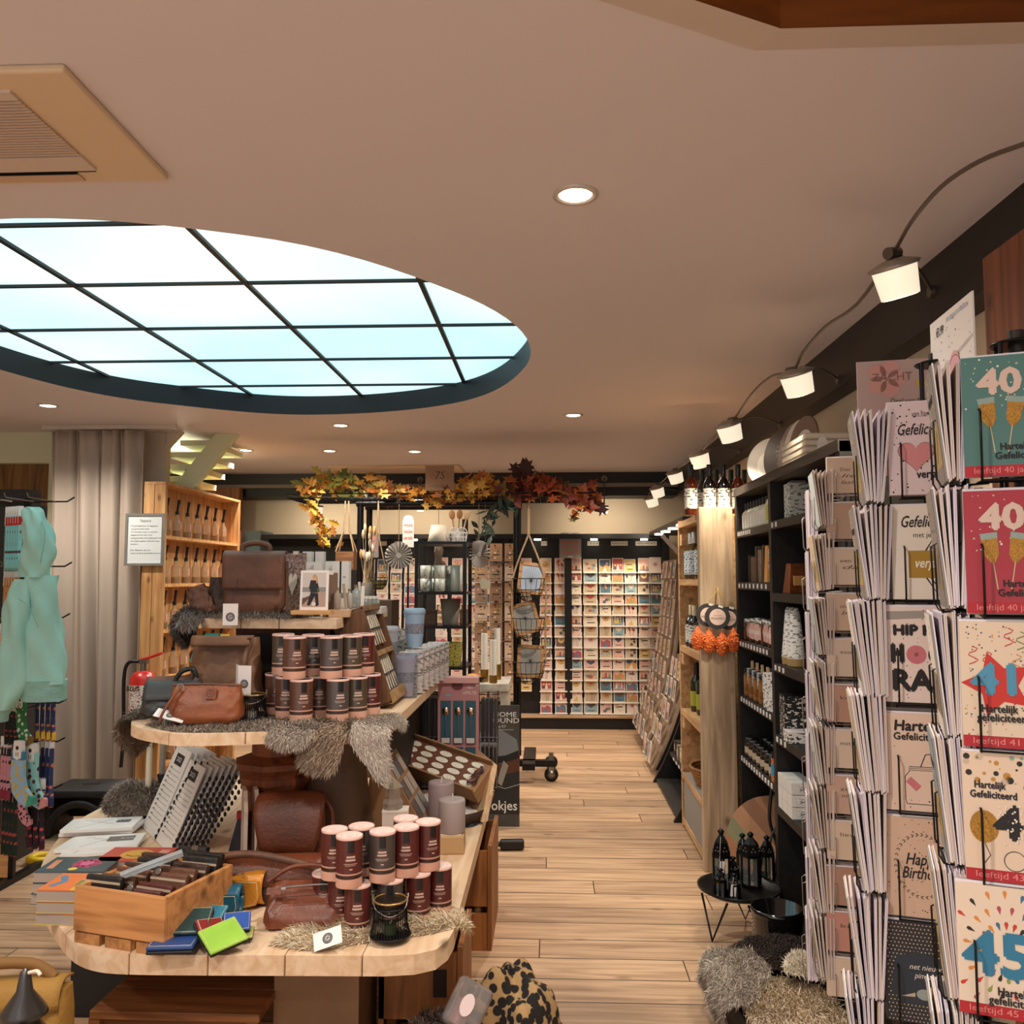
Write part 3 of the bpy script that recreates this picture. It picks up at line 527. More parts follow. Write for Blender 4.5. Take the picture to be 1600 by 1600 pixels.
# fourth shelf: cookie jars with pegged tags, white boxes
cj = thing('cookie_jar', 'x', 'jar'); B().lathe([(.032, 0), (.034, .006), (.034, .10), (.028, .115)], pm('#8a5a2a', .12, coat=.5, var=.6, vs=45), 16).obj('body', cj); B().lathe([(.031, .113), (.031, .135), (.026, .138)], pm('#161412', .35), 16).obj('lid', cj)
b = B(); b.box((.0, -.037, .10), (.05, .002, .075), labm('#cfdbe0', '#7d98a8'), tp=1); b.obj('gift_tag', cj); b = B(); b.box((.0, -.04, .145), (.011, .012, .055), pm('#d9b78a', .6)); b.obj('clothes_peg', cj)
for i in range(4): first_or_cp(cj, USED, 'cookie jar with pegged paper tag on the fourth black shelf, %s from the post' % ORD[i], loc=(.985, 4.33 - i * .1, .882), group='cookie jars')
for i in range(3): cp(cj, 'cookie jar in the back row of the fourth black shelf, %s from the post' % ORD[i], loc=(1.08, 4.3 - i * .1, .882), group='cookie jars')
for i, (x, y, h) in enumerate(((1.0, 3.92, .15), (.99, 3.82, .14))):
    g = thing('gift_box', ['white box with black line drawing next to the cookie jars', 'white line drawn box at the right end of the fourth black shelf'][i], 'box', (x, y, .882), .25); B().box((0, 0, h / 2), (.08, .075, h), labm('#e6e4e0', '#55524f')).obj('body', g); B().box((0, 0, h + .002), (.08, .075, .004), pm('#efece8', .5)).obj('lid', g)
g = thing('printed_box', 'black box printed with white lettering beyond the black upright', 'box', (1.0, 3.63, .806)); b = B(); b.box((0, 0, .085), (.1, .08, .17), labm('#191817', '#d5d2cc')); b.obj('body', g); b = B(); b.box((0, 0, .172), (.102, .082, .005), BLACK); b.obj('lid', g)
g = thing('printed_box', 'low white box printed with black lettering before the black printed box', 'box', (.985, 3.54, .806)); b = B(); b.box((0, 0, .02), (.09, .08, .04), labm('#e4e1db', '#2b2927')); b.obj('body', g); b = B(); b.box((0, 0, .042), (.09, .08, .004), WHITE); b.obj('lid', g)
# fifth shelf: dark jars
dj = thing('jar', 'x', 'jar'); B().lathe([(.03, 0), (.033, .006), (.033, .06), (.027, .07)], pm('#1c1713', .12, coat=.6), 16).obj('body', dj); B().lathe([(.03, .068), (.03, .09), (.026, .092)], pm('#0f0e0e', .3, coat=.4), 16).obj('lid', dj)
B().lathe([(.0335, .018), (.0335, .048)], pm('#b9ab93', .6), 16).obj('paper_label', dj)
n = 0
for r, x in enumerate((.985, 1.06, 1.135)):
    for i in range(7):
        first_or_cp(dj, USED, 'dark jar on the fifth black shelf, %s row, %s from the post' % (['front', 'middle', 'back'][r], ORD[i]), loc=(x, 4.34 - i * .077 - r * .02, .59), group='dark jars on the fifth shelf')
for i in range(5): cp(dj, 'dark jar stacked on the back row of the fifth black shelf, %s from the post' % ORD[i], loc=(1.135, 4.30 - i * .077, .682), group='dark jars on the fifth shelf')
for i, (c, y, nm) in enumerate((('#2f8fc0', 3.80, 'bright blue'), ('#c9285f', 3.79, 'bright pink'))):
    g = thing('spice_jar', 'small jar with %s label at the end of the fifth black shelf' % nm, 'jar', (.965 + i * .05, y - .0, .59)); B().lathe([(.02, 0), (.022, .004), (.022, .10)], pm('#c06a2c', .15, coat=.4), 14).obj('body', g); B().lathe([(.0225, .03), (.0225, .075)], pm(c, .5), 14).obj('paper_label', g); B().lathe([(.021, .1), (.021, .125)], BLACK, 14).obj('lid', g)
for i in range(9):
    g = thing('soap_box', 'white soap box stacked beyond the black upright, %s tier up, %s from left' % (ORD[i // 3], ORD[i % 3]), 'box', (.99 + .0 * i, 3.67 - (i % 3) * .07, .515 + (i // 3) * .047), 0, 'stacked white soap boxes'); B().box((0, 0, .022), (.09, .062, .044), pm('#e8e5df', .5)).obj('body', g); B().box((0, -.0315, .022), (.06, .001, .025), labm('#e8e5df', '#8a8782')).obj('print', g)
# on top: plates, boards, box file, papers
def disc_sign(label, q, r, m, tilt, rz, txt=None, name='round_board'):
    g = thing(name, label, 'plate', q); g.rotation_euler = (tilt, 0, rz); b = B(); b.lathe([(r, -.005), (r, .005)], m, 32, T=FACE @ M4.Translation((0, r, 0))); b.obj('plate', g, bev=.002)
    if txt:
        b = B()
        for i, tx in enumerate(txt): b.text(tx, 0, r * (1.45 - i * .16), .012, pm('#d8cdbf', .6), .0058, FACE, shear=.2 if i == 0 else 0)
        b.obj('lettering', g)
    else: B().disc(.01, r * .9, r * .62, pm('#e6ded2', .6, var=.15, vs=6), .0056, FACE, n=28).obj('print', g)
    return g
disc_sign('large pale round wooden plate at the far end of the shelving top', (1.09, 4.31, 1.906), .125, pm('#c9bfb3', .5), -.14, -.75)
disc_sign('brown round board with white quote on the shelving top', (1.09, 4.10, 1.906), .135, pm('#4d3c33', .55), -.14, -1.15, ['Quote', 'IF YOU SIT', 'AND ENJOY', 'LOVE THE', 'LITTLE', 'THINGS'])
for i, y in enumerate((3.98, 3.89, 3.80)): disc_sign('round wooden plate edge on beside the brown quote board, %s from it' % ORD[i], (1.1, y, 1.906), .13, pm(['#8d7464', '#d9d0c6', '#7b6152'][i], .5), -.12, -1.38)
g = thing('crate_box', 'pale slatted box with round badge on the shelving top', 'box', (1.08, 3.47, 1.906)); b = B(); b.box((0, 0, .05), (.2, .33, .10), pm('#b3a591', .6))
for i in range(4): b.box((0, 0, .012 + i * .025), (.206, .336, .016), pm('#d6cab8', .6))
b.obj('body', g); b = B(); b.disc(-.04, .05, .022, WHITE, .169, FACE, ry=.035, n=16); b.obj('badge', g)
def sheet(label, pts, m, art=None, cat='sign', name='display_sign', th=.003):
    # pts: bottom-left, bottom-right, top-left in the world
    P, Q, T_ = (V(p) for p in pts); ux = (Q - P); uy = (T_ - P); w, h = ux.length, uy.length; X = ux.normalized(); Z = X.cross(uy).normalized(); Y = Z.cross(X)
    g = thing(name, label, cat, P); TT = M4(((X.x, Y.x, Z.x, 0), (X.y, Y.y, Z.y, 0), (X.z, Y.z, Z.z, 0), (0, 0, 0, 1)))
    b = B(); b.box((w / 2, h / 2, -th / 2), (w, h, th), m, T=TT); b.obj('sheet', g)
    if art: b = B(); b.T = TT; art(b, w, h); b.obj('print', g)
    return g
INK = pm('#231d1b', .6)
sheet('white lettered card leaning on the wall behind the slatted box', [(1.2, 3.45, 1.906), (1.2, 3.1, 1.906), (1.3, 3.45, 2.2)], PAPER, lambda b, w, h: (b.text('liefs', w * .5, h * .75, .03, INK, .001, shear=.4), b.stroke([(w * .7, h * .3), (w * .8, h * .7)], .02, INK, .001)))
def flor(b, w, h):
    for x, y, r, c in ((.35, .7, .03, '#e8a08c'), (.6, .45, .035, '#d9503f'), (.3, .3, .02, '#3f8f5a'), (.7, .85, .02, '#6b8f3a'), (.75, .2, .015, '#2f7a4a')): b.disc(w * x, h * y, r, pm(c, .6), .001, n=12)
    b.stroke([(w * .5, h * .1), (w * .6, h * .5)], .006, pm('#8a4a2a', .6), .0012)
sheet('white card with coloured flowers above the small card spinner', [(.86, 2.38, 1.76), (.99, 2.36, 1.76), (.86, 2.38, 1.93)], PAPER, flor)
# ---------------------------------------------------------------- track lights
CAB = pm('#6f655c', .35, .7); SHD = pm('#f6ead0', .4, emit=.55); HOT = pm('#fff3dc', .5, emit=9)
TL = [((1395, 396), (1402, 440), 2.38), ((1238, 580), (1247, 600), 3.3), ((1145, 657), (1141, 676), 4.25), ((1093, 707), (1094, 719), 5.25), ((1056, 735), (1056, 746), 6.7), ((1030, 757), (1028, 769), 7.6), ((1017, 772), (1019, 784), 8.15)]
pts = []; BX = 1.262
prev = at(1640, 208, Y=2.0)
o = thing('light_cable', 'curved grey cable linking the spot lamps along the right beam', 'cable', (1.0, 4, 2.45)); b = B(); pts = []
js = [at(*j, Y=y) for j, l, y in TL]
pts = [at(1680, 195, Y=1.55), at(1600, 225, Y=1.72), at(1530, 252, Y=1.85), at(1470, 292, Y=2.0), at(1425, 345, Y=2.2), js[0]]
mids = [[at(1340, 474, Y=2.65), at(1290, 510, Y=2.9), at(1255, 550, Y=3.15)], [at(1205, 588, Y=3.6), at(1175, 615, Y=3.9)], [at(1118, 680, Y=4.75)], [at(1075, 718, Y=5.95)], [at(1043, 745, Y=7.1)], [at(1023, 764, Y=7.9)]]
for i, m_ in enumerate(mids): pts += m_ + [js[i + 1]]
def smooth(P, k=4):
    out = []
    for i in range(len(P) - 1):
        a, b_, c, d = P[max(0, i - 1)], P[i], P[i + 1], P[min(len(P) - 1, i + 2)]
        for j in range(k):
            t = j / k; out.append(.5 * ((2 * b_) + (c - a) * t + (2 * a - 5 * b_ + 4 * c - d) * t * t + (3 * b_ - a - 3 * c + d) * t ** 3))
    return out + [P[-1]]
b.tube([p - o.location for p in smooth([V(p) for p in pts])], .0055, CAB, 7); b.obj('cable', o)
for i, (j, l, y) in enumerate(TL):
    q = at(*l, Y=y); jj = js[i] - q
    g = thing('spot_lamp', 'frosted spot lamp on the right beam cable, %s from the viewer' % ORD[i], 'lamp', q, 0, 'spot lamps along the right beam')
    tl = M4.Rotation(-.30, 4, 'Y') @ M4.Rotation(.25, 4, 'X') @ M4.Scale(1.42, 4)
    b = B(); b.T = tl; b.lathe([(.036, -.03), (.042, .026)], SHD, 20); sh = b.obj('shade', g)
    b = B(); b.T = tl; b.disc(0, 0, .033, HOT, .0305, M4.Rotation(PI, 4, 'X'), n=18); b.obj('lamp_face', g)
    b = B(); b.T = tl; b.lathe([(.046, .026), (.05, .032), (.02, .044)], pm('#a39a8f', .35, .6), 18); b.obj('clamp', g)
    b = B(); b.cyl(jj + V((-.018, -.01, -.004)), jj + V((.018, .012, .006)), .017, CAB, n=14); b.cyl(jj, (0, 0, .04), .008, CAB, n=8); b.obj('joint', g)
    br = V((BX, y + (.45 if i < 4 else .2), min(2.42, q.z + .12))) - q; b = B(); b.tube(smooth([jj, (jj + br) / 2 + V((0, 0, .03)), br], 5), .005, CAB, 6); b.cyl(br, br + V((-.012, 0, 0)), .02, CAB, n=14); b.obj('wall_arm', g)
    lt = bpy.data.lights.new('spot_bulb', 'SPOT'); lt.energy = L_SPOT * (1.5 if i == 1 else 1); lt.spot_size = 1.0 if i == 1 else 1.9; lt.spot_blend = .7; lt.color = (1, .86, .66); lt.shadow_soft_size = .02; lo = bpy.data.objects.new('spot_bulb', lt); COL.objects.link(lo); lo.parent = g; lo.location = tl @ V((0, 0, -.04)); lo.rotation_euler = V((-.12, 1.15, -1.65) if i == 1 else (-.12, .22, -1)).to_track_quat('-Z', 'Y').to_euler()
for i, (px, py, by) in enumerate(((944, 796, 748), (657, 793, 750), (498, 796, 750))):
    q = at(px, py, Y=8.25); tp = at(px, by, Y=8.42) - q; g = thing('spot_lamp', 'frosted spot lamp hanging from the far beam, %s from the right' % ORD[i], 'lamp', q, 0, 'spot lamps on the far beam')
    B().lathe([(.036, -.035), (.04, .02)], SHD, 18).obj('shade', g); B().disc(0, 0, .03, HOT, .0355, M4.Rotation(PI, 4, 'X'), n=16).obj('lamp_face', g); B().cyl((0, 0, .02), (0, 0, .035), .044, CAB, n=16).obj('clamp', g)
    b = B(); b.tube([(0, 0, .03), (tp.x, tp.y * .7, tp.z), tuple(tp)], .006, CAB, 6); b.cyl(tp, tp + V((0, -.015, 0)), .03, CAB, n=14); b.obj('arm', g)
    lt = bpy.data.lights.new('spot_bulb', 'SPOT'); lt.energy = L_SPOT * .5; lt.spot_size = 2.3; lt.spot_blend = .8; lt.color = (1, .84, .62); lt.shadow_soft_size = .03; lo = bpy.data.objects.new('spot_bulb', lt); COL.objects.link(lo); lo.parent = g; lo.location = (0, 0, -.05); lo.rotation_euler = V((0, 1, -.25)).to_track_quat('-Z', 'Y').to_euler()
# ---------------------------------------------------------------- far right: black bookcase and curved card racks
o = thing('bookcase', 'black flared bookcase of small boxes beyond the wooden shelf unit', 'bookcase', (1.0, 5.9, 0))
pf = lambda z: 1.09 - .35 * (1 - max(0, min(1, z / 1.7))) ** 2.8         # front edge x by height
def flare(y0, y1, m, z0=0, z1=1.78, back=1.34):
    pts = [(back, z0), (back, z1)] + [(pf(z1 - (z1 - z0) * i / 12), z1 - (z1 - z0) * i / 12) for i in range(13)]
    b = B(); b.prism([(x - 1.0, z) for x, z in pts], -(y1 - 5.9), -(y0 - 5.9), m, FACE); return b
for y in (5.32, 6.35): flare(y, y + .035, BLACK).obj('side_panel', o)
B().bx((.32, -.58, 0), (.34, .48, 1.78), BLACK).obj('back_panel', o)
for z in (1.5, 1.22, .96, .69, .42, .22, .03): B().bx((pf(z) - 1.0 + .005, -.545, z - .02), (.32, .45, z), pm('#2a2623', .5)).obj('shelf_board', o)
for z in (.69, .42, .22):
    for i in range(7): b = B(); b.box((pf(z) - .998, -.5 + i * .12, z - .01), (.003, .05, .015), TAGP); b.obj('price_tag', o)
RB = random.Random(12); bxm = thing('small_box', 'x', 'box'); B().box((0, 0, .5), (1, 1, 1), pm('#c9b79a', .6)).obj('body', bxm); B().box((-.505, 0, .55), (.01, .7, .4), pm('#efe6d6', .6)).obj('paper_label', bxm)
bx2 = thing('small_box', 'x', 'box'); B().box((0, 0, .5), (1, 1, 1), pm('#8a7a66', .6)).obj('body', bx2); B().box((-.505, 0, .5), (.01, .6, .5), pm('#d8cdb8', .6)).obj('paper_label', bx2)
bx3 = thing('small_box', 'x', 'box'); B().box((0, 0, .5), (1, 1, 1), pm('#3a342e', .6)).obj('body', bx3); B().box((-.505, 0, .5), (.01, .6, .5), pm('#b5a88f', .6)).obj('paper_label', bx3)
for r, z in enumerate((1.22, .96, .69, .42, .22)):
    for i in range(9):
        h = RB.uniform(.09, .17) if z != .22 else RB.uniform(.09, .15); x = pf(z) + .07 + RB.uniform(-.01, .02); s = RB.choice((bxm, bxm, bx2, bx3))
        first_or_cp(s, USED, '%s small box from the viewer on the bookcase shelf, %s shelf from its top' % (ORD[i], ORD[r]), loc=(x, 5.43 + i * .104, z), scale=(.09, RB.uniform(.05, .09), h), group='small boxes on the black bookcase')
def curved_rack(name, label, y0, y1, z0, z1, cols, rows, lb, k0):
    o = thing(name, label, 'display rack', (1.0, (y0 + y1) / 2, 0)); yc = (y0 + y1) / 2
    b = B(); pts = [(pf(z0 + (z1 - z0) * i / 12) - .01, z0 + (z1 - z0) * i / 12) for i in range(13)]; po = pts + [(x + .02, z) for x, z in pts[::-1]]
    b.prism([(x - 1, z) for x, z in po], -(y1 - yc), -(y0 - yc), wood('#a98f78', '#7d6652', 2), FACE); b.obj('curved_board', o)
    b = B(); b.prism([(x - 1 + .02, z) for x, z in pts] + [(.34, z1), (.34, z0)], -.01 - (y0 - yc), .01 - (y0 - yc) + .02, BLACK, FACE); b.obj('side_panel', o)
    for c in range(cols):
        for r in range(rows):
            z = z0 + .03 + (z1 - z0 - .19) * r / (rows - 1); x = pf(z) - .03; ob, nm = DES[(k0 + c * 5 + r * 3) % 40]; y = y0 + (y1 - y0) * (c + .5) / cols
            cp(ob, '%s, %s row up, %s column, %s' % (nm, ORD[r], ORD[c], lb), loc=(x - .012, y, z), rot=(-.13, 0, -PI / 2), group='cards on the ' + lb)
    return o
curved_rack('card_rack', 'tall curved card rack at the far right end', 7.25, 8.25, .10, 1.62, 4, 9, 'tall curved rack', 2)
curved_rack('card_rack', 'low curved card rack beside the black bookcase', 6.55, 7.1, .05, .85, 3, 5, 'low curved rack', 7)
g = thing('lit_canopy', 'black canopy with small round lights over the curved card racks', 'canopy', (1.1, 7.3, 1.87)); b = B(); b.bx((-.13, -1.0, 0), (.25, 1.1, .035), BLACK); b.obj('board', g)
for i in range(4):
    b = B(); y = .75 - i * .45; b.cyl((-.08, y, 0), (-.08, y, -.012), .04, pm('#fff2dc', .5, emit=8), n=14); b.obj('canopy_lamp', g)
o = thing('loose_plank', 'narrow grey plank leaning against the far bookcase side', 'plank', at(1047, 850, Y=6.3)); b = B(); a = at(1026, 838, Y=6.3) - o.location; c = at(1052, 866, Y=6.3) - o.location; b.box((0, 0, 0), ((c - a).length, .015, .03), pm('#8d7b6c', .6), T=M4.Rotation(math.atan2(-(c.z - a.z), c.x - a.x), 4, 'Y')); b.obj('plank', o)
# ================================================================ card spinners on the right
WIRE = pm('#15120f', .35, .6); WIREL = pm('#8d8378', .3, .8)
ENV = [pm('#dcd3de', .6), pm('#e9e3e6', .6), pm('#cfc5d0', .6), pm('#e6ddd2', .6)]
CW, CH = .115, .165
def card_mesh(art, base, w=CW, h=CH, t=.0025, env=True):
    b = B(); b.box((0, t / 2, h / 2), (w, t, h), pm(base, .6))
    if env: b.box((0, t + .0012, h / 2 + .003), (w * 1.0, .0018, h), ENV[1])
    b.T = M4.Translation((0, -.0003, 0)) @ FACE            # art in x: -w/2..w/2, y: 0..h, front to -Y
    if art: art(b, w, h)
    b.T = M4(); return b
def dots(b, w, h, n, cols, r0, r1, seed, x0=-.48, x1=.48, y0=.02, y1=.98, z=.0001):
    R = random.Random(seed)
    for _ in range(n): b.disc(w * R.uniform(x0, x1), h * R.uniform(y0, y1), R.uniform(r0, r1), R.choice(cols), z, n=7)
PKC = pm('#d9bfae', .6); INKB = pm('#201a19', .55); GOLDG = pm('#b8842e', .45, .3, var=.5, vs=700); REDB = pm('#b3202a', .5); ROSE = pm('#c7727a', .6)
def band(b, w, h, t): b.rect(0, h * .045, w, h * .09, REDB, .0002); b.text(t, 0, h * .048, .008, pm('#e08a84', .6), .0004, w=w * .8)
def flutes(b, w, h, y):
    for x, a in ((-.21, .12), (.01, -.16)):
        T = M4.Translation((w * x, h * y, 0)) @ M4.Rotation(a, 4, 'Z')
        b.flat([(-.0085, .012), (-.0105, .042), (.0105, .042), (.0085, .012), (.003, .002), (-.003, .002)], pm('#8fa39a', .4), .0003, T); b.flat([(-.0085, .012), (-.0098, .034), (.0098, .034), (.0085, .012), (.003, .002), (-.003, .002)], GOLDG, .0005, T); b.rect(0, -.016, .0014, .036, pm('#c9b48a', .5), .0004, T)
def c40(bg, seed):
    def f(b, w, h):
        b.rect(0, h * .5, w, h, pm(bg, .5), .0001); dots(b, w, h, 46, [pm('#e9dfc9', .6), pm('#cbb78d', .6)], .0006, .0016, seed, y0=.5, z=.0002)
        b.text('40', -.012, h * .775, .033, PKC, .0006, bold=.0022, w=.051); flutes(b, w, h, .40); b.text('Hartelijk', .006, h * .24, .009, INKB, .0006, bold=.0004, w=.04); b.text('Gefeliciteerd', .012, h * .165, .009, INKB, .0006, bold=.0004, w=.064); band(b, w, h, 'leeftijd 40 jaar man')
    return f
def c41(b, w, h):
    b.rect(0, h * .5, w, h, pm('#e2cdb4', .6), .0001); dots(b, w, h, 190, [pm(c, .6) for c in ('#b33a3a', '#7a8a4a', '#3d5f7a', '#d9a03f', '#8a4a6a')], .0006, .0014, 4, z=.0002)
    R = random.Random(2)
    for i in range(8):
        x, y = w * R.uniform(-.45, .45), h * R.uniform(.7, .98); b.stroke([(x + .006 * math.sin(k * 1.3), y - k * .003) for k in range(9)], .0014, pm(R.choice(['#c23a3a', '#c98a3f', '#6f7f45']), .6), .0003)
    star = [(-.014 + (.044 if i % 2 == 0 else .023) * math.cos(.6 + i * PI / 5), h * .5 + (.044 if i % 2 == 0 else .023) * math.sin(.6 + i * PI / 5)) for i in range(10)]
    b.flat(star, pm('#c73328', .55), .0004); b.text('41', -.014, h * .53, .038, pm('#4d93b3', .5), .0006, bold=.0026, w=.049); b.text('Hartelijk', -.014, h * .305, .010, INKB, .0012, bold=.0004, w=.042); b.text('gefeliciteerd', -.009, h * .235, .010, INKB, .0012, bold=.0004, w=.062); band(b, w, h, 'leeftijd 41 en 42')
def c43(b, w, h):
    b.rect(0, h * .5, w, h, pm('#e3cbb2', .6), .0001); dots(b, w, h, 40, [pm(c, .6) for c in ('#b98a3f', '#8fa89a', '#2b2624', '#c9b49a')], .001, .005, 9, y0=.72, z=.0002)
    b.text('Hartelijk', -.026, h * .745, .009, INKB, .0006, bold=.0004, w=.036); b.text('Gefeliciteerd', -.022, h * .67, .009, INKB, .0006, bold=.0004, w=.054); b.text('43', .010, h * .45, .040, INKB, .0005, bold=.003, w=.058); dots(b, w, h, 60, [pm('#efe2d2', .6)], .0010, .0014, 5, -.16, .34, .30, .60, .0012); b.disc(-.034, h * .42, .017, GOLDG, .0004, ry=.021, n=20); b.stroke([(-.034, h * .29), (-.028, h * .2), (-.036, h * .13)], .001, INKB, .0004)
    b.ring(.0, h * .17, .013, .001, INKB, .0004); band(b, w, h, 'leeftijd 43 en 44')
def c45(b, w, h):
    b.rect(0, h * .5, w, h, pm('#e6d3bd', .6), .0001); R = random.Random(6); cols = [pm(c, .6) for c in ('#c5402f', '#3f6f8f', '#2b2624', '#8a9a4a', '#b0485a', '#d98a3a')]
    for k in range(5):
        for i in range(20):
            a = i * PI / 10 + k * .16; r = .03 + k * .017; x, y = r * math.cos(a), h * .5 + r * 1.15 * math.sin(a)
            if abs(x) < w * .48 and .1 * h < y < .98 * h:
                T = M4.Translation((x, y, 0)) @ M4.Rotation(a - PI / 2, 4, 'Z'); b.flat([(0, -.007), (.0025, .001), (.0015, .004), (-.0015, .004), (-.0025, .001)], R.choice(cols), .0002, T)
    b.text('45', -.01, h * .46, .052, pm('#2f7a9c', .5), .0006, bold=.003, w=.076); b.text('Hartelijk', .008, h * .20, .010, INKB, .0012, bold=.0004, w=.042); b.text('gefeliciteerd', .008, h * .13, .010, INKB, .0012, bold=.0004, w=.062); band(b, w, h, 'leeftijd 45 en 46')
def heart(b, x, y, r, m, z): b.flat([(x + r * math.sin(a) ** 3, y + r * (.81 * math.cos(a) - .31 * math.cos(2 * a) - .12 * math.cos(3 * a) - .06 * math.cos(4 * a))) for a in [-i * 2 * PI / 28 for i in range(28)]], m, z)
def c_heart(b, w, h):
    b.rect(0, h * .5, w, h, pm('#e3cfd2', .6), .0001); dots(b, w, h, 90, [INKB], .0006, .0018, 1, z=.0002); b.text('van harte', 0, h * .87, .011, INKB, .0005, w=.034); b.text('Gefeliciteerd', .004, h * .70, .02, INKB, .0005, shear=.35, bold=.0003, w=.095); heart(b, -.012, h * .43, .03, INKB, .0003); heart(b, -.012, h * .43, .029, pm('#d98f92', .6), .0005); b.text('met je', .026, h * .30, .009, INKB, .0005, w=.022); b.text('verjaardag', .022, h * .215, .014, INKB, .0005, bold=.0006, w=.068)
def c_gold(b, w, h):
    b.rect(0, h * .5, w, h, pm('#e6ddd0', .6), .0001); b.text('Gefeliciteerd', .004, h * .82, .02, INKB, .0005, shear=.35, bold=.0003, w=.095); b.text('met je', -.008, h * .68, .009, INKB, .0005, w=.028)
    for s in (1, -1):
        for i in range(9):
            x = -.01 + i * .007; a = .25 + i * .13; y0 = h * (.44 if s > 0 else .3); b.flat([(x - .002, y0), (x + .002, y0), (x + .03 * math.cos(a) * .6 + .012, y0 + s * (.05 - .003 * i))][::s], INKB, .0002)
    b.rect(.012, h * .37, .086, h * .29, pm('#a9852e', .45), .0004); b.text('verjaardag', .014, h * .38, .017, pm('#f0e9d8', .6), .0006, shear=.3, bold=.0004, w=.072)
def c_hip(b, w, h):
    b.rect(0, h * .5, w, h, pm('#e4d2c9', .6), .0001); dots(b, w, h, 60, [INKB], .0005, .0012, 3, z=.0002); b.flat([(-w / 2, h * .86), (w / 2, h * .9), (w / 2, h * .97), (-w / 2, h * .95)], pm('#9b958f', .6), .0002)
    b.text('HIP HIP', 0, h * .75, .017, INKB, .0005, bold=.0016, w=.085); b.text('H', -.037, h * .5, .031, INKB, .0005, bold=.0026, w=.017); b.disc(-.007, h * .5, .016, ROSE, .0005, n=20); b.disc(.028, h * .5, .0165, INKB, .0005, n=20); b.text('RAY', 0, h * .22, .034, INKB, .0005, bold=.0026, w=.092); b.text('*', -.007, h * .48, .012, INKB, .0008)
def c_jar(b, w, h):
    b.rect(0, h * .5, w, h, pm('#dcc3b0', .6), .0001); dots(b, w, h, 14, [INKB, ROSE], .0007, .0015, 6, z=.0002); b.text('Hartelijk', 0, h * .87, .017, INKB, .0005, shear=.1, bold=.0009, w=.085); b.text('Gefeliciteerd', 0, h * .76, .012, INKB, .0005, bold=.0005, w=.086)
    j = [(-.025, .012), (.025, .012), (.027, .02), (.027, .058), (.02, .067), (.02, .075), (-.02, .075), (-.02, .067), (-.027, .058), (-.027, .02), (-.025, .012)]; b.stroke(j, .0011, INKB, .0004)
    for y in (.069, .072): b.stroke([(-.02, y), (.02, y)], .0008, INKB, .0004)
    b.stroke([(-.002, .075), (.006, .096), (.022, .099)], .0016, INKB, .0004); b.rect(-.014, .046, .022, .012, ROSE, .0006, a=-.75)
def c_wreath(b, w, h):
    b.rect(0, h * .5, w, h, pm('#cdae97', .6), .0001); dots(b, w, h, 70, [INKB], .0005, .0013, 12, z=.0002)
    for i in range(34):
        a = i * 2 * PI / 34; x, y = .041 * math.cos(a), h * .52 + .052 * math.sin(a)
        for s in (.5, -.5): T = M4.Translation((x, y, 0)) @ M4.Rotation(a + PI / 2 + s, 4, 'Z'); b.flat([(0, 0), (.003, .0009), (.0062, 0), (.003, -.0009)], pm('#4a3c34', .6), .0004, T)
    b.text('Happy', 0, h * .58, .019, INKB, .0005, shear=.3, bold=.0003, w=.054); b.text('Birthday', .0, h * .44, .019, INKB, .0005, shear=.3, bold=.0003, w=.066)
def c_bird(b, w, h):
    b.rect(0, h * .5, w, h, pm('#2b2a2d', .6), .0001)
    for i in range(19):
        for j in range(26): b.disc(-w * .46 + i * w * .051 + (j % 2) * .0029, h * .02 + j * h * .0382, .0013, pm('#cbb9a2', .6), .0002, n=4)
    b.flat([(-.05, .05), (-.03, .03), (.052, .035), (.054, .10), (.03, .108), (-.01, .118), (-.04, .105)], pm('#27303b', .6), .0004); b.text('net nieuw', .004, .092, .009, pm('#d9d0c6', .6), .0006, shear=.3, w=.05); b.text('pimpampet', .012, .078, .009, pm('#d9d0c6', .6), .0006, shear=.3, w=.05)
    b.disc(.002, .048, .012, pm('#8f9a94', .6), .0006, n=16, ry=.009); b.disc(.014, .056, .006, pm('#b8a68f', .6), .0008, n=12); b.flat([(-.012, .05), (-.034, .042), (-.012, .043)], pm('#b8a68f', .6), .0008)
def c_plain(bg, tx='', ink='#5c4c42'):
    def f(b, w, h):
        b.rect(0, h * .5, w, h, pm(bg, .6), .0001)
        for i, t in enumerate(tx.split('/') if tx else []): b.text(t, 0, h * (.66 - .18 * i), h * .1, pm(ink, .6), .0004, shear=.3 if i else 0, w=w * .5)
    return f
def c_mix(k):
    def f(b, w, h):
        R = random.Random(k); cs = ['#b9c3c9', '#8a7f76', '#c9b28f', '#5d5753', '#d9cfc4', '#a9998a', '#7f8f96']
        b.rect(0, h * .5, w, h, pm(R.choice(cs), .55), .0001); b.rect(0, h * .33, w * .98, h * .36, pm(R.choice(['#a98f4f', '#b59a5f', '#8c7a64', '#c2a98c']), .5), .0003); b.stroke([(-w * .1, h * .2), (w * .25, h * .45)], .006, INKB, .0005); dots(b, w, h, 24, [INKB, PAPER], .001, .003, k, y0=.6, z=.0004); b.text('BEDANKT', 0, h * .74, .01, INKB, .0006, bold=.0004, w=w * .6) if k % 3 == 0 else None
    return f
SP = {}
def plain_card(tint, w=CW, h=CH):
    key = (tint, w, h)
    if key not in SP:
        b = B(); b.box((0, .0012, h / 2), (w, .0024, h), pm(tint, .6)); b.box((0, .0035, h / 2 + .002), (w * .99, .0016, h), ENV[0]); SP[key] = b.obj('envelope'); SP[key]['fresh'] = 1; tag(SP[key], 'x', 'envelope', 'envelopes in the spinner pockets')
    return SP[key]
TINT = ['#cabfb6', '#d9cdd6', '#bfa892', '#e0d6cd', '#b7adb6', '#d2c1ae']
NPK = [0]
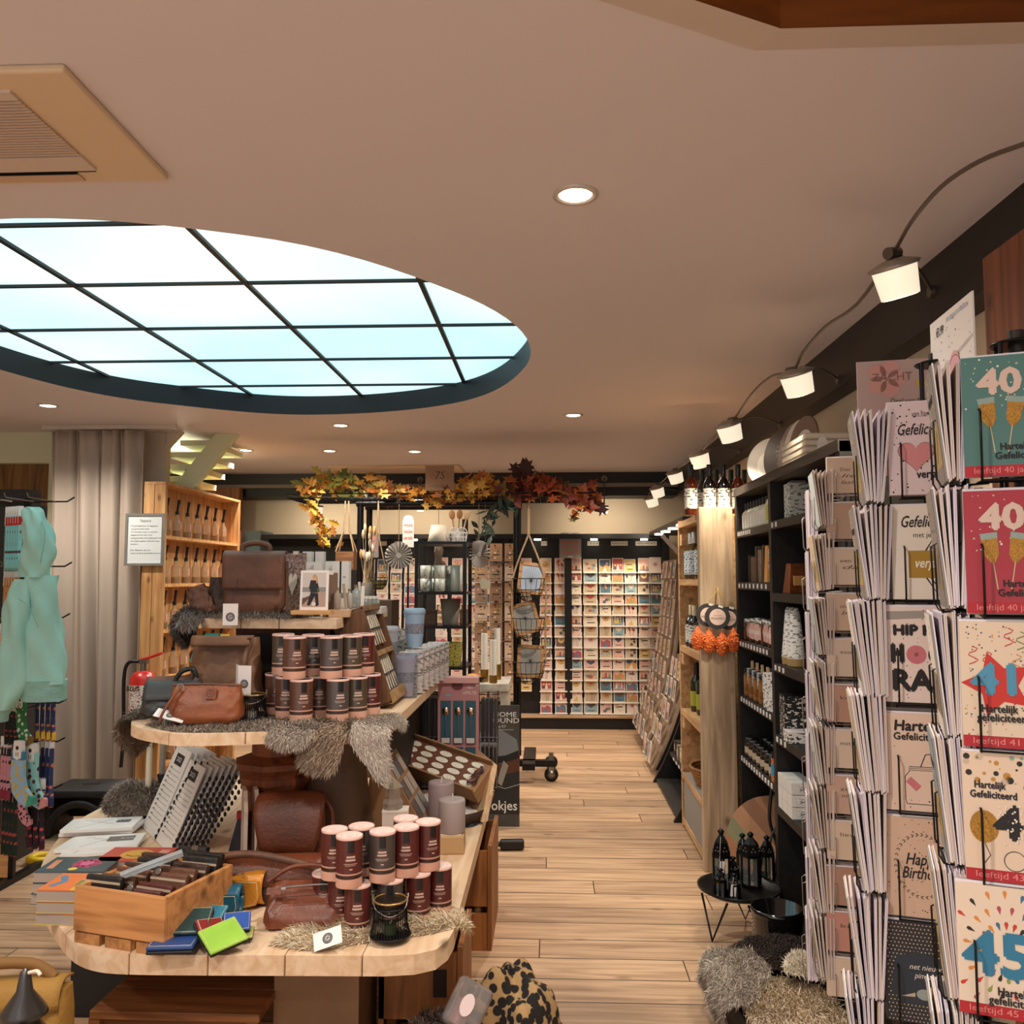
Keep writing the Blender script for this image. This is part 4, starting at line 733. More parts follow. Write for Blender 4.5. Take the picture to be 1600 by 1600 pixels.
def pocket(o, bp, phi, art, base, lab, n=6, w=CW, h=CH, gap=.0055, fan=.030, out=0., wire=WIRE, wr=.0016, tints=TINT, tray=True, one=True):
    # bp: bottom middle of the front card; phi: heading of the outward normal; cards behind it lean away
    nrm = V((math.cos(phi), math.sin(phi), 0)); rz = phi + PI / 2; NPK[0] += 1; R = random.Random(NPK[0] * 3)
    f = card_mesh(art, base, w, h).obj('greeting_card', loc=bp); f.rotation_euler = (out, 0, rz); tag(f, lab, 'greeting card', 'cards in the spinner pockets')
    for i in range(1, n):
        p = bp - nrm * (gap * i) + V((0, 0, R.uniform(-.002, .004))); src = plain_card(R.choice(tints), w, h); short = lab.split(',')[-1].strip()
        lb = '%s envelope behind the front card, %s' % (ORD[i - 1], short)
        if src.get('fresh'): c = src; del c['fresh']; c['label'] = lb; c.location = p
        else: c = cp(src, lb, loc=p)
        c.rotation_euler = (out - fan * i / max(1, n) * 7.5 + R.uniform(-.012, .012), 0, rz + R.uniform(-.02, .02))
    if tray:        # wire bracket and tray
        dep = gap * n + .03; T = M4.Translation(bp - o.location) @ M4.Rotation(rz, 4, 'Z'); b = B(); b.T = T; x1 = w / 2 - .02
        for s in (-1, 1): b.tube([(s * x1, dep, h * .52), (s * x1, -.004, h * .56), (s * x1, -.012, h * .53), (s * x1, -.010, .006), (s * x1, -.004, -.006), (s * x1, dep, -.003)], wr, wire, 6)
        b.tube([(-x1, -.004, -.005), (x1, -.004, -.005)], wr, wire, 6); b.tube([(-x1, dep * .6, -.004), (x1, dep * .6, -.004)], wr, wire, 6); b.tube([(-x1, dep, .55 * h), (x1, dep, .55 * h)], wr, wire, 6); b.obj('wire_pocket', o)
def spinner(label, c, rot, z0, z1):
    o = thing('card_spinner', label, 'display rack', (c[0], c[1], 0), 0, 'card spinners on the right'); b = B()
    for a in range(4):
        d = V((math.cos(rot + a * PI / 2 + PI / 4), math.sin(rot + a * PI / 2 + PI / 4), 0)) * .035; b.tube([d + V((0, 0, z0)), d + V((0, 0, z1))], .003, WIRE, 6)
    for z in arc(z0, z1, 9, float): b.lathe([(.036, -.002), (.038, 0), (.036, .002)], WIRE, 16, (0, 0, z))
    b.obj('cage', o); b = B(); b.cyl((0, 0, .02), (0, 0, z1 + .02), .012, pm('#39332e', .4, .6)); b.obj('pole', o); b = B(); b.lathe([(.0, 0), (.165, 0), (.165, .012), (.03, .025), (.0, .025)], BLKM, 28); b.obj('base', o)
    return o
A1 = math.radians(-90 - 20); B1 = A1 - PI / 2
def facedir(phi): return V((-math.sin(phi), math.cos(phi), 0))       # along the face, to the right seen from outside... for phi facing the viewer
# nearest spinner
s1 = spinner('nearest black wire card spinner with age numbered birthday cards', (.70, 1.30), A1, .25, 1.80)
u = facedir(A1); rowsA = [(1508, 746, c40('#4f7a74', 1), '#4f7a74', 'teal number 40 birthday card, top pocket of the nearest spinner'), (1512, 958, c40('#a8323f', 2), '#a8323f', 'crimson number 40 birthday card, second pocket of the nearest spinner'),
    (1506, 1165, c41, '#e2cdb4', 'confetti number 41 birthday card, third pocket of the nearest spinner'), (1510, 1372, c43, '#e3cbb2', 'number 43 card with gold balloon, fourth pocket of the nearest spinner'), (1500, 1580, c45, '#e6d3bd', 'number 45 card with coloured drops, fifth pocket of the nearest spinner')]
for px, py, art, base, lb in rowsA: q = at(px, py, Y=1.2); pocket(s1, q + u * (CW / 2), A1, art, base, lb, 5, gap=.006, fan=.012)
uB = facedir(B1)
for i, (px, py, n, fl_) in enumerate(((1478, 752, 6, .030), (1480, 950, 6, .028), (1478, 1152, 6, .022), (1482, 1350, 9, .014), (1482, 1563, 9, .014), (1480, 1790, 9, .02))):
    q = at(px, py, Y=1.215); pocket(s1, q - uB * (CW / 2), B1, c_mix(i + 3), '#8f8a84', 'grey and gold card seen edge on, %s side pocket of the nearest spinner' % ORD[i], n, gap=.0042, fan=fl_, out=.09)
# second spinner
s2 = spinner('second black wire card spinner with congratulation cards', (.74, 1.66), A1, .25, 1.86); A2 = math.radians(-90 - 16); B2 = A2 - PI / 2; u = facedir(A2); uB = facedir(B2)
for i, (px, py, art, base, nm) in enumerate(((1390, 774, c_heart, '#e3cfd2', 'dotted card with big pink heart'), (1396, 936, c_gold, '#e6ddd0', 'leaf card with gold name panel'), (1385, 1096, c_hip, '#e4d2c9', 'block letter hip hooray card'), (1386, 1264, c_jar, '#dcc3b0', 'card with drawn drinking jar'), (1386, 1428, c_wreath, '#cdae97', 'brown birthday card with leaf wreath'), (1386, 1592, c_bird, '#2b2a2d', 'dark dotted card with small bird'))):
    q = at(px, py, Y=1.56); pocket(s2, q + u * (CW / 2), A2, art, base, '%s, %s pocket of the second spinner' % (nm, ORD[i]), 5, gap=.005, fan=.01)
for i, (px, py, n, fl_) in enumerate(((1352, 786, 7, .034), (1354, 936, 8, .03), (1350, 1088, 9, .02), (1350, 1238, 9, .018), (1350, 1394, 8, .022), (1346, 1560, 8, .028), (1344, 1720, 8, .026))):
    q = at(px, py, Y=1.56); pocket(s2, q - uB * (CW / 2), B2, c_mix(i * 2 + 1), '#b5afa6', 'grey and kraft card seen edge on, %s side pocket of the second spinner' % ORD[i], n, gap=.0045, fan=fl_, out=.12)
# third spinner: small landscape cards
s3 = spinner('third wire card spinner full of small beige landscape cards', (.87, 2.30), A1, .28, 1.80); LW, LH = .125, .09; A3 = math.radians(-90 - 12); B3 = A3 - PI / 2; u = facedir(A3); uB = facedir(B3)
LT = ['#cdb9a6', '#b99f8c', '#d3c3b0', '#c9b29b', '#d0bfae', '#b58f7e', '#d6c4b2', '#c3a594', '#d2bfa9', '#a5816e', '#b98677', '#cbb8a5']
for i in range(12):
    py = 771 + i * 71.3; q = at(1293 - (i > 6) * 0, py, Y=2.2)
    pocket(s3, q + u * (LW / 2), A3, c_plain(LT[i], ['Daar ben je/liefs/laat los', '', 'een fijne/dag', 'maak het/beter', 'voor jou', 'knuffel', 'met liefde', 'zo blij/met jou', 'lieve jij', '', 'kusje', 'dank je'][i]), LT[i], 'small beige landscape card, %s pocket down the third spinner' % ORD[i], 4, LW, LH, .006, .01, wire=WIREL, wr=.0013, tints=['#d8c8b6', '#c6b19c', '#b39a84', '#dccfc2'])
for i in range(8):
    py = 822 + i * 101; q = at(1282, py, Y=2.2)
    pocket(s3, q - uB * (LW / 2), B3, c_mix(i * 5 + 2) if i % 2 else c_plain(['#b5bab5', '#a3a8a6', '#c2c6c0', '#b8a78f'][i // 2]), '#a8a49c', 'grey green card fanned out, %s side pocket of the third spinner' % ORD[i], 6, LW, .14, .0055, .024, wire=WIREL, wr=.0013, out=.12, tints=['#b3a289', '#8a7358', '#cdbfae', '#a59480'])
# fourth spinner, mostly hidden
s4 = spinner('fourth wire card spinner with lilac envelopes next to the black shelving', (.92, 2.64), A1, .28, 1.75); B4 = math.radians(-180 - 15); uB = facedir(B4)
for i in range(8):
    py = 857 + i * 96.5; q = at(1262, py, Y=2.5)
    pocket(s4, q - uB * (.10 / 2), B4, c_plain('#cdb9c0'), '#d6cbd4', 'lilac card with envelope edge on, %s pocket of the fourth spinner' % ORD[i], 6, .10, .165, .0048, .006, wire=WIREL, wr=.0013, out=.01, tints=['#d5cad8', '#c8bccb', '#ddd5da'])
# headers on top of the spinners
def zacht(b, w, h):
    for a in range(5): b.disc(w * .25 + .022 * math.cos(a * 1.257), h * .84 + .022 * math.sin(a * 1.257), .019, pm('#d9a29a', .6), .001, n=14)
    b.text('ZACHT', w * .3, h * .85, .017, pm('#8a6d5c', .6), .0016, w=.08); heart(b, w * .55, h * .78, .012, GOLD, .0016)
    for i, t in enumerate(('Deel een bijzonder moment', 'met de ZACHT collectie', 'vier dit met liefs')): b.text(t, w * .6, h * (.64 - i * .15), .011, pm('#6f5a50', .6), .0016, shear=.35, w=w * (.66 if i < 1 else .5))
    b.rect(w * .92, h * .9, w * .2, h * .17, pm('#d8c3bb', .6), .001); b.text('€ 1,', w * .9, h * .9, .02, INKB, .0016, shear=.2, bold=.0004)
P = at(1338, 566, Y=1.88); Q = P + V((math.cos(.21), -math.sin(.21), 0)) * .235
s = sheet('wide pink grey header board with gold heart above the second spinner', [P - V((0, 0, .25)), Q - V((0, 0, .25)), P], pm('#c5aca6', .6), zacht, 'sign', 'header_board')
b = B(); b.tube([(.08, -.0, .0), V((.74, 1.68, 1.74)) - s.location], .003, WIRE, 6); b.obj('clip_wire', s)
def whitep(b, w, h):
    dots(b, w, h, 40, [INKB], .0009, .0018, 3, .05, .95, .35, .95, .001); b.text('€1.99', w * .25, h * .86, .016, INKB, .001, shear=.2, bold=.0004, w=.035); b.text('DE GROOT DESIGN', w * .66, h * .92, .007, pm('#6f8fb0', .6), .001, w=w * .5)
    for k in (0, .004): b.stroke([(0, h * .42 + k), (w, h * .62 + k)], .0008, INKB, .001)
    b.disc(w * .58, h * .42, .026, pm('#dfa6ad', .6), .0012, ry=.036, n=18); b.ring(w * .58, h * .42, .028, .0012, INKB, .0014)
P = at(1453, 508, Y=1.66); Q = at(1519, 466, Y=1.46); Q.z = P.z
s = sheet('tall white dotted header card with blue lettering above the spinners', [P - V((0, 0, .20)), Q - V((0, 0, .20)), P], pm('#ece6e0', .6), whitep, 'sign', 'header_board')
b = B(); b.tube([(0, .0, .0), (.0, .0, -.06), V((.74, 1.66, 1.80)) - s.location], .003, WIRE, 6); b.obj('clip_wire', s)
b = B(); qq = at(1612, 348, Y=1.75); b.bx((-.02, -.1, 0), (.02, .1, qq.z), wood('#8a4f2c', '#5f341c', 2)); tag(b.obj('wood_panel', loc=(qq.x + .02, 1.85, 0)), 'edge of a brown wood panel at the far right of the picture', 'panel')
# ================================================================ tiered display table
TW = wood('#e3c8a8', '#cda983', 1, .8); TDK = wood('#6a4228', '#4a2c1a', 2, .8)
def clip(poly, lo, hi):
    for sgn, lim in ((1, lo), (-1, -hi)):
        out = []
        for i in range(len(poly)):
            p, q = poly[i], poly[(i + 1) % len(poly)]; a, c = sgn * p[0] - lim, sgn * q[0] - lim
            if a >= 0: out.append(p)
            if a * c < 0: t = a / (a - c); out.append((p[0] + (q[0] - p[0]) * t, p[1] + (q[1] - p[1]) * t))
        poly = out
    return poly
def smooth2(P, k=4): return [(p.x, p.y) for p in smooth([V((x, y, 0)) for x, y in P], k)]
def planks(o, poly, z, t, cuts):
    for a, c in zip(cuts, cuts[1:]):
        pl = clip(poly, a + .0012, c - .0012)
        if len(pl) > 2: b = B(); b.prism([(x - o.location.x, y - o.location.y) for x, y in pl][::-1], z - t, z, TW); b.obj('plank', o, bev=.004)
tb = thing('display_table', 'large three tier wooden display table with rounded plank tops and leather goods', 'table', (-1.0, 3.2, 0))
left1 = smooth2([(-.89, 2.235), (-1.04, 2.232), (-1.15, 2.242), (-1.24, 2.29), (-1.34, 2.39), (-1.46, 2.53), (-1.56, 2.65), (-1.63, 2.77), (-1.74, 3.0), (-1.85, 3.35), (-1.87, 3.62), (-1.85, 4.0)])
P1 = [(-.262, 4.2), (-.262, 2.42), (-.27, 2.35), (-.295, 2.292), (-.345, 2.262), (-.42, 2.25)] + left1 + [(-1.8, 4.2)]
planks(tb, P1, .5, .05, [-1.95, -1.67, -1.475, -1.30, -1.07, -.868, -.672, -.476, -.2])
left2 = smooth2([(-.69, 2.60), (-1.04, 2.518), (-1.153, 2.556), (-1.257, 2.629), (-1.322, 2.722), (-1.37, 2.9), (-1.4, 3.3)])
P2 = [(-.5, 4.25), (-.497, 2.72), (-.507, 2.675)] + left2 + [(-1.3, 4.25)]
planks(tb, P2, 1.0, .035, [-1.5, -1.30, -1.115, -.895, -.69, -.4])
P3 = [(-.73, 3.9), (-.716, 2.897), (-1.19, 2.93), (-1.26, 3.1), (-1.2, 3.9)]
planks(tb, P3, 1.317, .034, [-1.4, -1.05, -.915, -.6])
def loc(*p): return V(p) - tb.location
b = B(); b.bx(loc(-1.2, 2.40, .425), loc(-.42, 2.52, .45), TW); b.obj('batten', tb); b = B(); b.bx(loc(-1.2, 2.7, .94), loc(-.6, 2.8, .965), TW); b.obj('batten', tb)
b = B(); b.box(loc(-.655, 2.62, .212), (.24, .26, .425), pm('#8a6a4c', .6, bump=.2, bs=12, var=.25, vs=4)); b.obj('pedestal', tb)
b = B(); b.box(loc(-1.3, 3.75, .225), (.3, .35, .45), TDK); b.obj('pedestal', tb); b = B(); b.box(loc(-.8, 3.8, .225), (.2, .3, .45), TDK); b.obj('pedestal', tb)
b = B(); b.lathe([(.15, .5), (.12, .65), (.10, .80), (.098, .965)], pm('#5b4231', .55, bump=.25, bs=14, var=.3, vs=5), 24, loc(-.745, 3.06, 0)); b.obj('column', tb)
b = B(); WD = wood('#8a4a26', '#5f3018', 2, .9); c0 = loc(-.945, 3.02, 0)
b.lathe([(.118, .5), (.118, .53), (.108, .54), (.108, .735), (.122, .745), (.132, .76), (.132, .78), (.12, .79), (.145, .812), (.145, .83), (.09, .85), (.09, .965)], WD, 8, c0, smooth=False); b.obj('carved_pillar', tb)
b = B(); b.bx(loc(-1.15, 3.15, 1.0), loc(-.8, 3.5, 1.283), TDK); b.bx(loc(-1.12, 3.145, 1.03), loc(-.98, 3.15, 1.25), BLACK); b.obj('plinth_box', tb)
# furs
FT = {}
def pelt(name, label, outline, zf, th, mats, n=4500, ln=.022, seed=1, base=None, cat='fur', bumps=.008, w=.0013, comb=None):
    """outline: plan polygon; zf(x,y)->(x,y,z,nx,ny,nz) lays it over what is under it"""
    R = random.Random(seed); cx = sum(p[0] for p in outline) / len(outline); cy = sum(p[1] for p in outline) / len(outline)
    O = smooth2(outline + outline[:1], 5)[:-1]; k = len(O); ph = [R.uniform(0, 6) for _ in range(6)]
    o0 = V(zf(cx, cy)[:3])
    def P(u, v):
        i = u * k; a, c = O[int(i) % k], O[(int(i) + 1) % k]; f = i - int(i); ex, ey = a[0] + (c[0] - a[0]) * f, a[1] + (c[1] - a[1]) * f
        x, y = cx + (ex - cx) * v, cy + (ey - cy) * v; q = zf(x, y); nn = V(q[3:6]); hgt = th * (1 - v ** 4) + .002 + bumps * (1 - v ** 3) * (math.sin(x * 31 + ph[0]) * math.sin(y * 27 + ph[1]) + .5 * math.sin(x * 60 + y * 45 + ph[2]))
        return V(q[:3]) - o0 + nn * max(.002, hgt), nn
    b = B(); b.surf(lambda u, v: P(u, v)[0], 40, 12, base or mats[0], True)
    fur(b, lambda u, v: P(u, math.sqrt(v)), int(n * 1.25), ln, mats, w, .35, seed, comb or (R.uniform(-.8, .8), R.uniform(-.8, -.2), -.6)); o = b.obj(name, loc=o0); return tag(o, label, cat)
def flatz(z): return lambda x, y: (x, y, z, 0, 0, 1)
def drape_front(z, ye, xl=None, xr=None, ro=.028):
    def bend(s):        # over a rounded edge: distance past it -> forward, down, outward normal
        if s <= 0: return 0, 0, 0
        if s < ro * PI / 2: a = s / ro; return ro * math.sin(a), ro * (1 - math.cos(a)), a
        return ro, ro + s - ro * PI / 2, PI / 2
    def f(x, y):
        f1, d1, a1 = bend(ye - y); f2, d2, a2 = bend(xl - x) if xl is not None else (0, 0, 0); f3, d3, a3 = bend(x - xr) if xr is not None else (0, 0, 0)
        if a1 >= max(a2, a3) and a1 > 0: return (x, ye - f1, z - d1, 0, -math.sin(a1), math.cos(a1) + .02)
        if a2 > 0: return (xl - f2, y, z - d2, -math.sin(a2), 0, math.cos(a2) + .02)
        if a3 > 0: return (xr + f3, y, z - d3, math.sin(a3), 0, math.cos(a3) + .02)
        return (x, y, z, 0, 0, 1)
    return f
GF = [pm(c, .8) for c in ('#8a7b6e', '#a99a8c', '#6a5c51', '#beb1a3')]; BF = [pm(c, .8) for c in ('#8d7865', '#74604f', '#ab967f')]; WF = [pm(c, .8) for c in ('#e6d7ba', '#d3bd95', '#f2e9d8', '#c4a67c')]; DF = [pm(c, .8) for c in ('#3a2a22', '#251b17', '#56443a')]
pelt('fur_pelt', 'cream and tan rabbit fur under the candle tins on the front edge', [(-.72, 2.30), (-.60, 2.27), (-.47, 2.33), (-.36, 2.37), (-.27, 2.42), (-.22, 2.50), (-.30, 2.60), (-.45, 2.62), (-.62, 2.56), (-.70, 2.44)], drape_front(.5, 2.25, None, -.262), .020, WF, 9000, .030, 3)
pelt('fur_pelt', 'grey brown fur under the tan bag on the middle tier', [(-1.25, 2.66), (-1.1, 2.545), (-.9, 2.56), (-.72, 2.62), (-.7, 2.75), (-.9, 2.9), (-1.2, 2.9)], flatz(1.0), .006, GF, 4500, .018, 4, bumps=.003)
pelt('fur_pelt', 'grey fur hanging off the left end of the middle tier', [(-1.48, 2.86), (-1.40, 2.74), (-1.33, 2.74), (-1.28, 2.85), (-1.27, 3.0), (-1.35, 3.06), (-1.45, 2.98)], drape_front(1.0, 2.0, -1.335), .018, GF, 5000, .03, 5)
pelt('fur_pelt', 'grey beige fur tuft hanging over the middle tier front below the tins', [(-.865, 2.63), (-.84, 2.56), (-.77, 2.535), (-.71, 2.56), (-.69, 2.63), (-.77, 2.69)], drape_front(1.0, 2.60), .010, [GF[1], GF[3], GF[0]], 4200, .02, 6)
pelt('fur_pelt', 'brown fur hanging over the middle tier front right of the beige tuft', [(-.735, 2.70), (-.75, 2.55), (-.71, 2.50), (-.64, 2.505), (-.61, 2.60), (-.58, 2.70), (-.63, 2.78)], drape_front(1.0, 2.64), .012, BF, 5500, .024, 7)
pelt('fur_pelt', 'light grey fur strip hanging at the right front corner of the middle tier', [(-.64, 2.76), (-.61, 2.62), (-.555, 2.54), (-.515, 2.49), (-.485, 2.50), (-.49, 2.64), (-.46, 2.74), (-.47, 2.84), (-.56, 2.86)], drape_front(1.0, 2.66, None, -.495), .012, [GF[3], GF[1], pm('#d0c4b6', .8)], 5000, .022, 8)
pelt('fur_pelt', 'blue grey fur under the satchel on the top tier', [(-1.28, 3.04), (-1.15, 2.915), (-.95, 2.9), (-.86, 2.92), (-.85, 3.1), (-1.0, 3.2), (-1.2, 3.2)], flatz(1.317), .008, [GF[0], GF[1], pm('#8d8f92', .8)], 5000, .024, 9, bumps=.004)
pelt('fur_pelt', 'grey fur tail hanging off the left corner of the top tier', [(-1.36, 3.02), (-1.30, 2.93), (-1.22, 2.92), (-1.17, 2.97), (-1.2, 3.08), (-1.3, 3.1)], drape_front(1.317, 2.96, -1.24), .024, [GF[2], GF[0], pm('#8d8f92', .8)], 5000, .03, 10)
pelt('fur_pelt', 'dark grey fur on the table behind the pillar candles', [(-.50, 3.42), (-.35, 3.38), (-.28, 3.42), (-.27, 3.55), (-.4, 3.58), (-.5, 3.55)], flatz(.5), .03, [pm('#4a4a4c', .8), pm('#333335', .8)], 2500, .02, 11)
# ---------------------------------------------------------------- candle tins
def tin(c1, c2, name='candle_tin'):
    o = thing(name, 'x', 'candle tin'); h, r = .131, .0352; A = pm(c1, .35, coat=.3); D = pm(c2, .4); P = pm('#d3a18b', .5)
    B().lathe([(r, .038), (r, h - .006)], A, 26).obj('body', o); B().lathe([(r * .99, 0), (r, .002), (r, .024)], P, 26).obj('base', o); B().lathe([(r, .024), (r, .034)], D, 26).obj('dark_band', o); B().lathe([(r, .034), (r, .038)], pm('#c99a88', .5), 26).obj('pink_band', o)
    b = B(); b.lathe([(r * 1.02, h - .007), (r * 1.03, h - .001), (r * .97, h), (r * .93, h - .002)], pm('#dcb4a8', .45), 26); b.disc(0, 0, r * .935, pm('#ecdcd4', .5), h - .002, n=24); b.stroke([(-.012, -.004), (-.004, .004), (.004, -.003), (.012, .003)], .001, pm('#8a6f68', .6), h - .0016); b.obj('lid', o)
    b = B(); R = r + .0006
    def curved(x0, x1, z0, z1, m):
        n = 4; vs = [(R * math.sin((x0 + (x1 - x0) * i / n) / R), -R * math.cos((x0 + (x1 - x0) * i / n) / R), z) for z in (z0, z1) for i in range(n + 1)]; b.add(vs, [(i, i + 1, n + 2 + i, n + 1 + i) for i in range(n)], m)
    curved(-.009, .009, .092, h - .007, pm('#171110', .4)); L = pm('#c9aa9d', .5)
    for z, x0, x1, t in ((.082, -.012, .011, .005), (.074, -.014, .012, .005), (.064, -.019, .017, .0014), (.060, -.016, .014, .0012), (.05, -.004, .004, .003)): curved(x0, x1, z - t / 2, z + t / 2, L)
    b.obj('label_print', o.children[0]); return o
TN = {'maroon': tin('#58231f', '#3f2019'), 'grey': tin('#4b403b', '#382a20'), 'brown': tin('#5d3b2c', '#46291c'), 'mauve': tin('#4f4440', '#3b2d25'), 'olive': tin('#4f4332', '#3d3020')}
RT = random.Random(4)
def put_tins(L, zl, where, ys=None):
    for i, (px, py, c) in enumerate(L):
        q = at(px, py, Z=zl) if ys is None else at(px, py, Y=ys[i])
        first_or_cp(TN[c], USED, '%s candle tin, %s' % (c, where[i]), loc=(q.x, q.y, zl - .131), rz=math.atan2(q.x, -q.y) * 0 + RT.uniform(.1, .6), group='candle tins on the display table')
lowr = [(559, 1379, 'maroon'), (610, 1372, 'grey'), (653, 1362, 'maroon'), (687, 1351, 'maroon'), (508, 1362, 'maroon'), (532, 1367, 'maroon'), (580, 1358, 'grey'), (625, 1345, 'maroon'), (658, 1338, 'maroon')]
put_tins(lowr, .5 + .131 + .004, ['bottom layer of front group, ' + s for s in ('leftmost in front', 'second in front', 'third in front behind the wire lantern', 'rightmost in front', 'far left behind the tan bag', 'second from left in back', 'third from left in back', 'fourth in back', 'fifth in back')])
upr = [(523, 1294, 'maroon'), (546, 1304, 'maroon'), (565, 1289, 'grey'), (598, 1297, 'grey'), (635, 1290, 'maroon'), (634, 1277, 'grey'), (669, 1282, 'maroon')]
put_tins(upr, .5 + .262 + .004, ['top layer of front group, ' + s for s in ('leftmost', 'second from left, nearest', 'third, behind', 'fourth, in front', 'fifth, in front', 'rear behind the fifth', 'rightmost')])
l2 = [(470, 1131, 'brown'), (527, 1131, 'mauve'), (430, 1131, 'brown'), (447, 1131, 'brown'), (498, 1131, 'brown'), (556, 1131, 'olive'), (577, 1131, 'maroon')]
put_tins(l2, 1.0 + .131 + .009, ['middle tier lower layer, ' + s for s in ('nearest, beside the black lantern', 'nearest grey brown one', 'far left', 'second from left', 'behind between the front two', 'second from right', 'far right')], [2.70, 2.72, 2.86, 2.78, 2.80, 2.78, 2.86])
u2 = [(458, 1131, 'brown'), (516, 1131, 'mauve'), (440, 1131, 'olive'), (487, 1131, 'mauve'), (547, 1131, 'olive'), (567, 1131, 'maroon')]
put_tins(u2, 1.0 + .262 + .009, ['middle tier upper layer, ' + s for s in ('nearest, left', 'nearest, right', 'far left', 'behind between the front two', 'second from right', 'far right')], [2.71, 2.73, 2.84, 2.81, 2.79, 2.87])
# ================================================================ goods on the table
def pouch(b, w, d, h, m, tw=.9, td=.25, bulge=.12, n=4.0, T=None, wr=.006, seed=1, nu=36, nv=14, sag=0):
    R = random.Random(seed); ph = [R.uniform(0, 6) for _ in range(6)]
    def f(u, v):
        a = u * 2 * PI; c, s = math.cos(a), math.sin(a); e = 2 / n; X = math.copysign(abs(c) ** e, c); Y = math.copysign(abs(s) ** e, s)
        k = 1 - (1 - tw) * v; kd = (1 - (1 - td) * v ** 1.4) * (1 + bulge * math.sin(PI * v)); r = min(1, .84 + v * 4 * .16 / .6) if v < .15 else 1
        q = wr * (math.sin(X * 7 + v * 9 + ph[0]) * math.sin(v * 11 + ph[1]) + .6 * math.sin(X * 15 - v * 17 + ph[2]))
        return (X * w / 2 * k * r, Y * (d / 2 * kd * r) + (q if Y < 0 else -q), h * v - sag * v * math.sin((X + 1) * PI / 2))
    b.surf(f, nu, nv, m, True, T)
    for vv in (0, 1): ring = [f(i / nu, vv) for i in range(nu)]; b.add(ring, [tuple(range(nu)) if vv else tuple(range(nu))[::-1]], m, False, T)
    return f
def logo(b, x, y, r, T, z=.0006, ink=None):
    K_ = ink or INK; b.ring(x, y, r, r * .22, K_, z, T); b.disc(x, y, r * .72, K_, z, T, n=20); b.ring(x, y, r * .5, r * .10, TAGP, z + .0004, T, 16); b.text('G', x, y, r * .55, TAGP, z + .0004, T)
def hangtag(name, label, q, w, h, rot, string=None, tri=False):
    o = thing(name, label, 'tag', q); o.rotation_euler = rot; b = B(); b.box((0, 0, 0), (w, .0015, h), TAGP)
    if tri: b.box((-w * .5 - .012, .018, 0), (.045, .0015, h), TAGP, -.9)
    b.obj('card', o); b = B(); logo(b, 0, -h * .12 if h > w else 0, min(w, h) * .3, FACE, .001); b.obj('logo', o)
    if string: b = B(); b.tube([(0, 0, h / 2 - .004), string], .001, INK, 5); b.obj('string', o)
    return o
TAN = pm('#8a4a26', .4, bump=.2, bs=70, var=.35, vs=6); BRN = pm('#6b4632', .55, bump=.3, bs=60, var=.45, vs=7); TAUPE = pm('#7a563c', .6, bump=.3, bs=40, var=.4, vs=6); SLATE = pm('#3b3f41', .5, bump=.25, bs=80, var=.3, vs=8); RUST = pm('#70381f', .42, bump=.25, bs=80, var=.4, vs=6)
def strap(b, pts, w, t, m): # flat band
    P = smooth([V(p) for p in pts], 5); b.tube(P, t, m, 6); 
    return b
# --- top tier
def satchel(name, label, q, w, d, h, rz, m, flap=.62, tag_=True):
    o = thing(name, label, 'bag', q, rz); b = B(); pouch(b, w, d, h, m, .97, .8, .06, 6, wr=.003, seed=3); b.obj('body', o)
    b = B(); n = 14
    def fl(u, v):
        s = v * (h * flap + d * .8); x = (u - .5) * w * (1.0 - .04 * v) ; top = d * .8
        if s < top: return (x, d * .42 - s, h + .008 + .006 * math.sin(s / top * PI))
        return (x, -d * .5 - .008 - .012 * math.sin((s - top) / (h * flap) * PI * .8), h + .006 - (s - top))
    b.surf(fl, 12, 20, m); o2 = b.obj('flap', o, solid=.006)
    b = B(); b.tube(smooth([V((-w * .22, 0, h + .012)), V((-w * .2, 0, h + .035)), V((0, 0, h + .045)), V((w * .2, 0, h + .035)), V((w * .22, 0, h + .012))], 5), .010, m, 8); b.obj('handle', o)
    b = B(); b.lathe([(.012, -.003), (.016, 0), (.012, .003)], STEEL, 12, T=M4.Translation((w * .5 + .004, -.01, h * .82)) @ FACE); b.obj('ring', o); b = B(); b.box((w * .5 + .004, -d * .1, h * .45), (.008, .03, h * .9), m); b.obj('side_strap', o)
    return o
satchel('satchel', 'brown leather satchel with front flap standing on the top tier', at(398, 955, Y=3.06) * 1 + V((0, 0, 1.330 - at(398, 955, Y=3.06).z)), .215, .11, .205, .22, BRN)
o = thing('handbag', 'small brown leather pouch leaning at the left of the satchel', 'bag', (-1.16, 3.02, 1.332), .35); b = B(); pouch(b, .10, .06, .125, DLEATH, .7, .3, .1, 3, wr=.004, seed=5); b.obj('body', o); b = B(); pouch(b, .085, .035, .10, BRN, .75, .4, .2, 3, M4.Translation((-.05, -.03, 0)) @ M4.Rotation(-.35, 4, 'Y'), seed=6); b.obj('pocket', o); b = B(); b.tube(smooth([V((.02, 0, .11)), V((.03, .01, .16)), V((.05, 0, .18)), V((.06, -.01, .13))], 5), .007, DLEATH); b.obj('strap', o); b = B(); b.lathe([(.006, -.002), (.009, 0), (.006, .002)], STEEL, 10, T=M4.Translation((.045, -.015, .16)) @ FACE); b.obj('ring', o)
hangtag('hang_tag', 'white tag with round black logo hanging at the top tier edge', at(360, 960, Y=2.87), .05, .072, (0, 0, .1), (-.005, .12, .13))
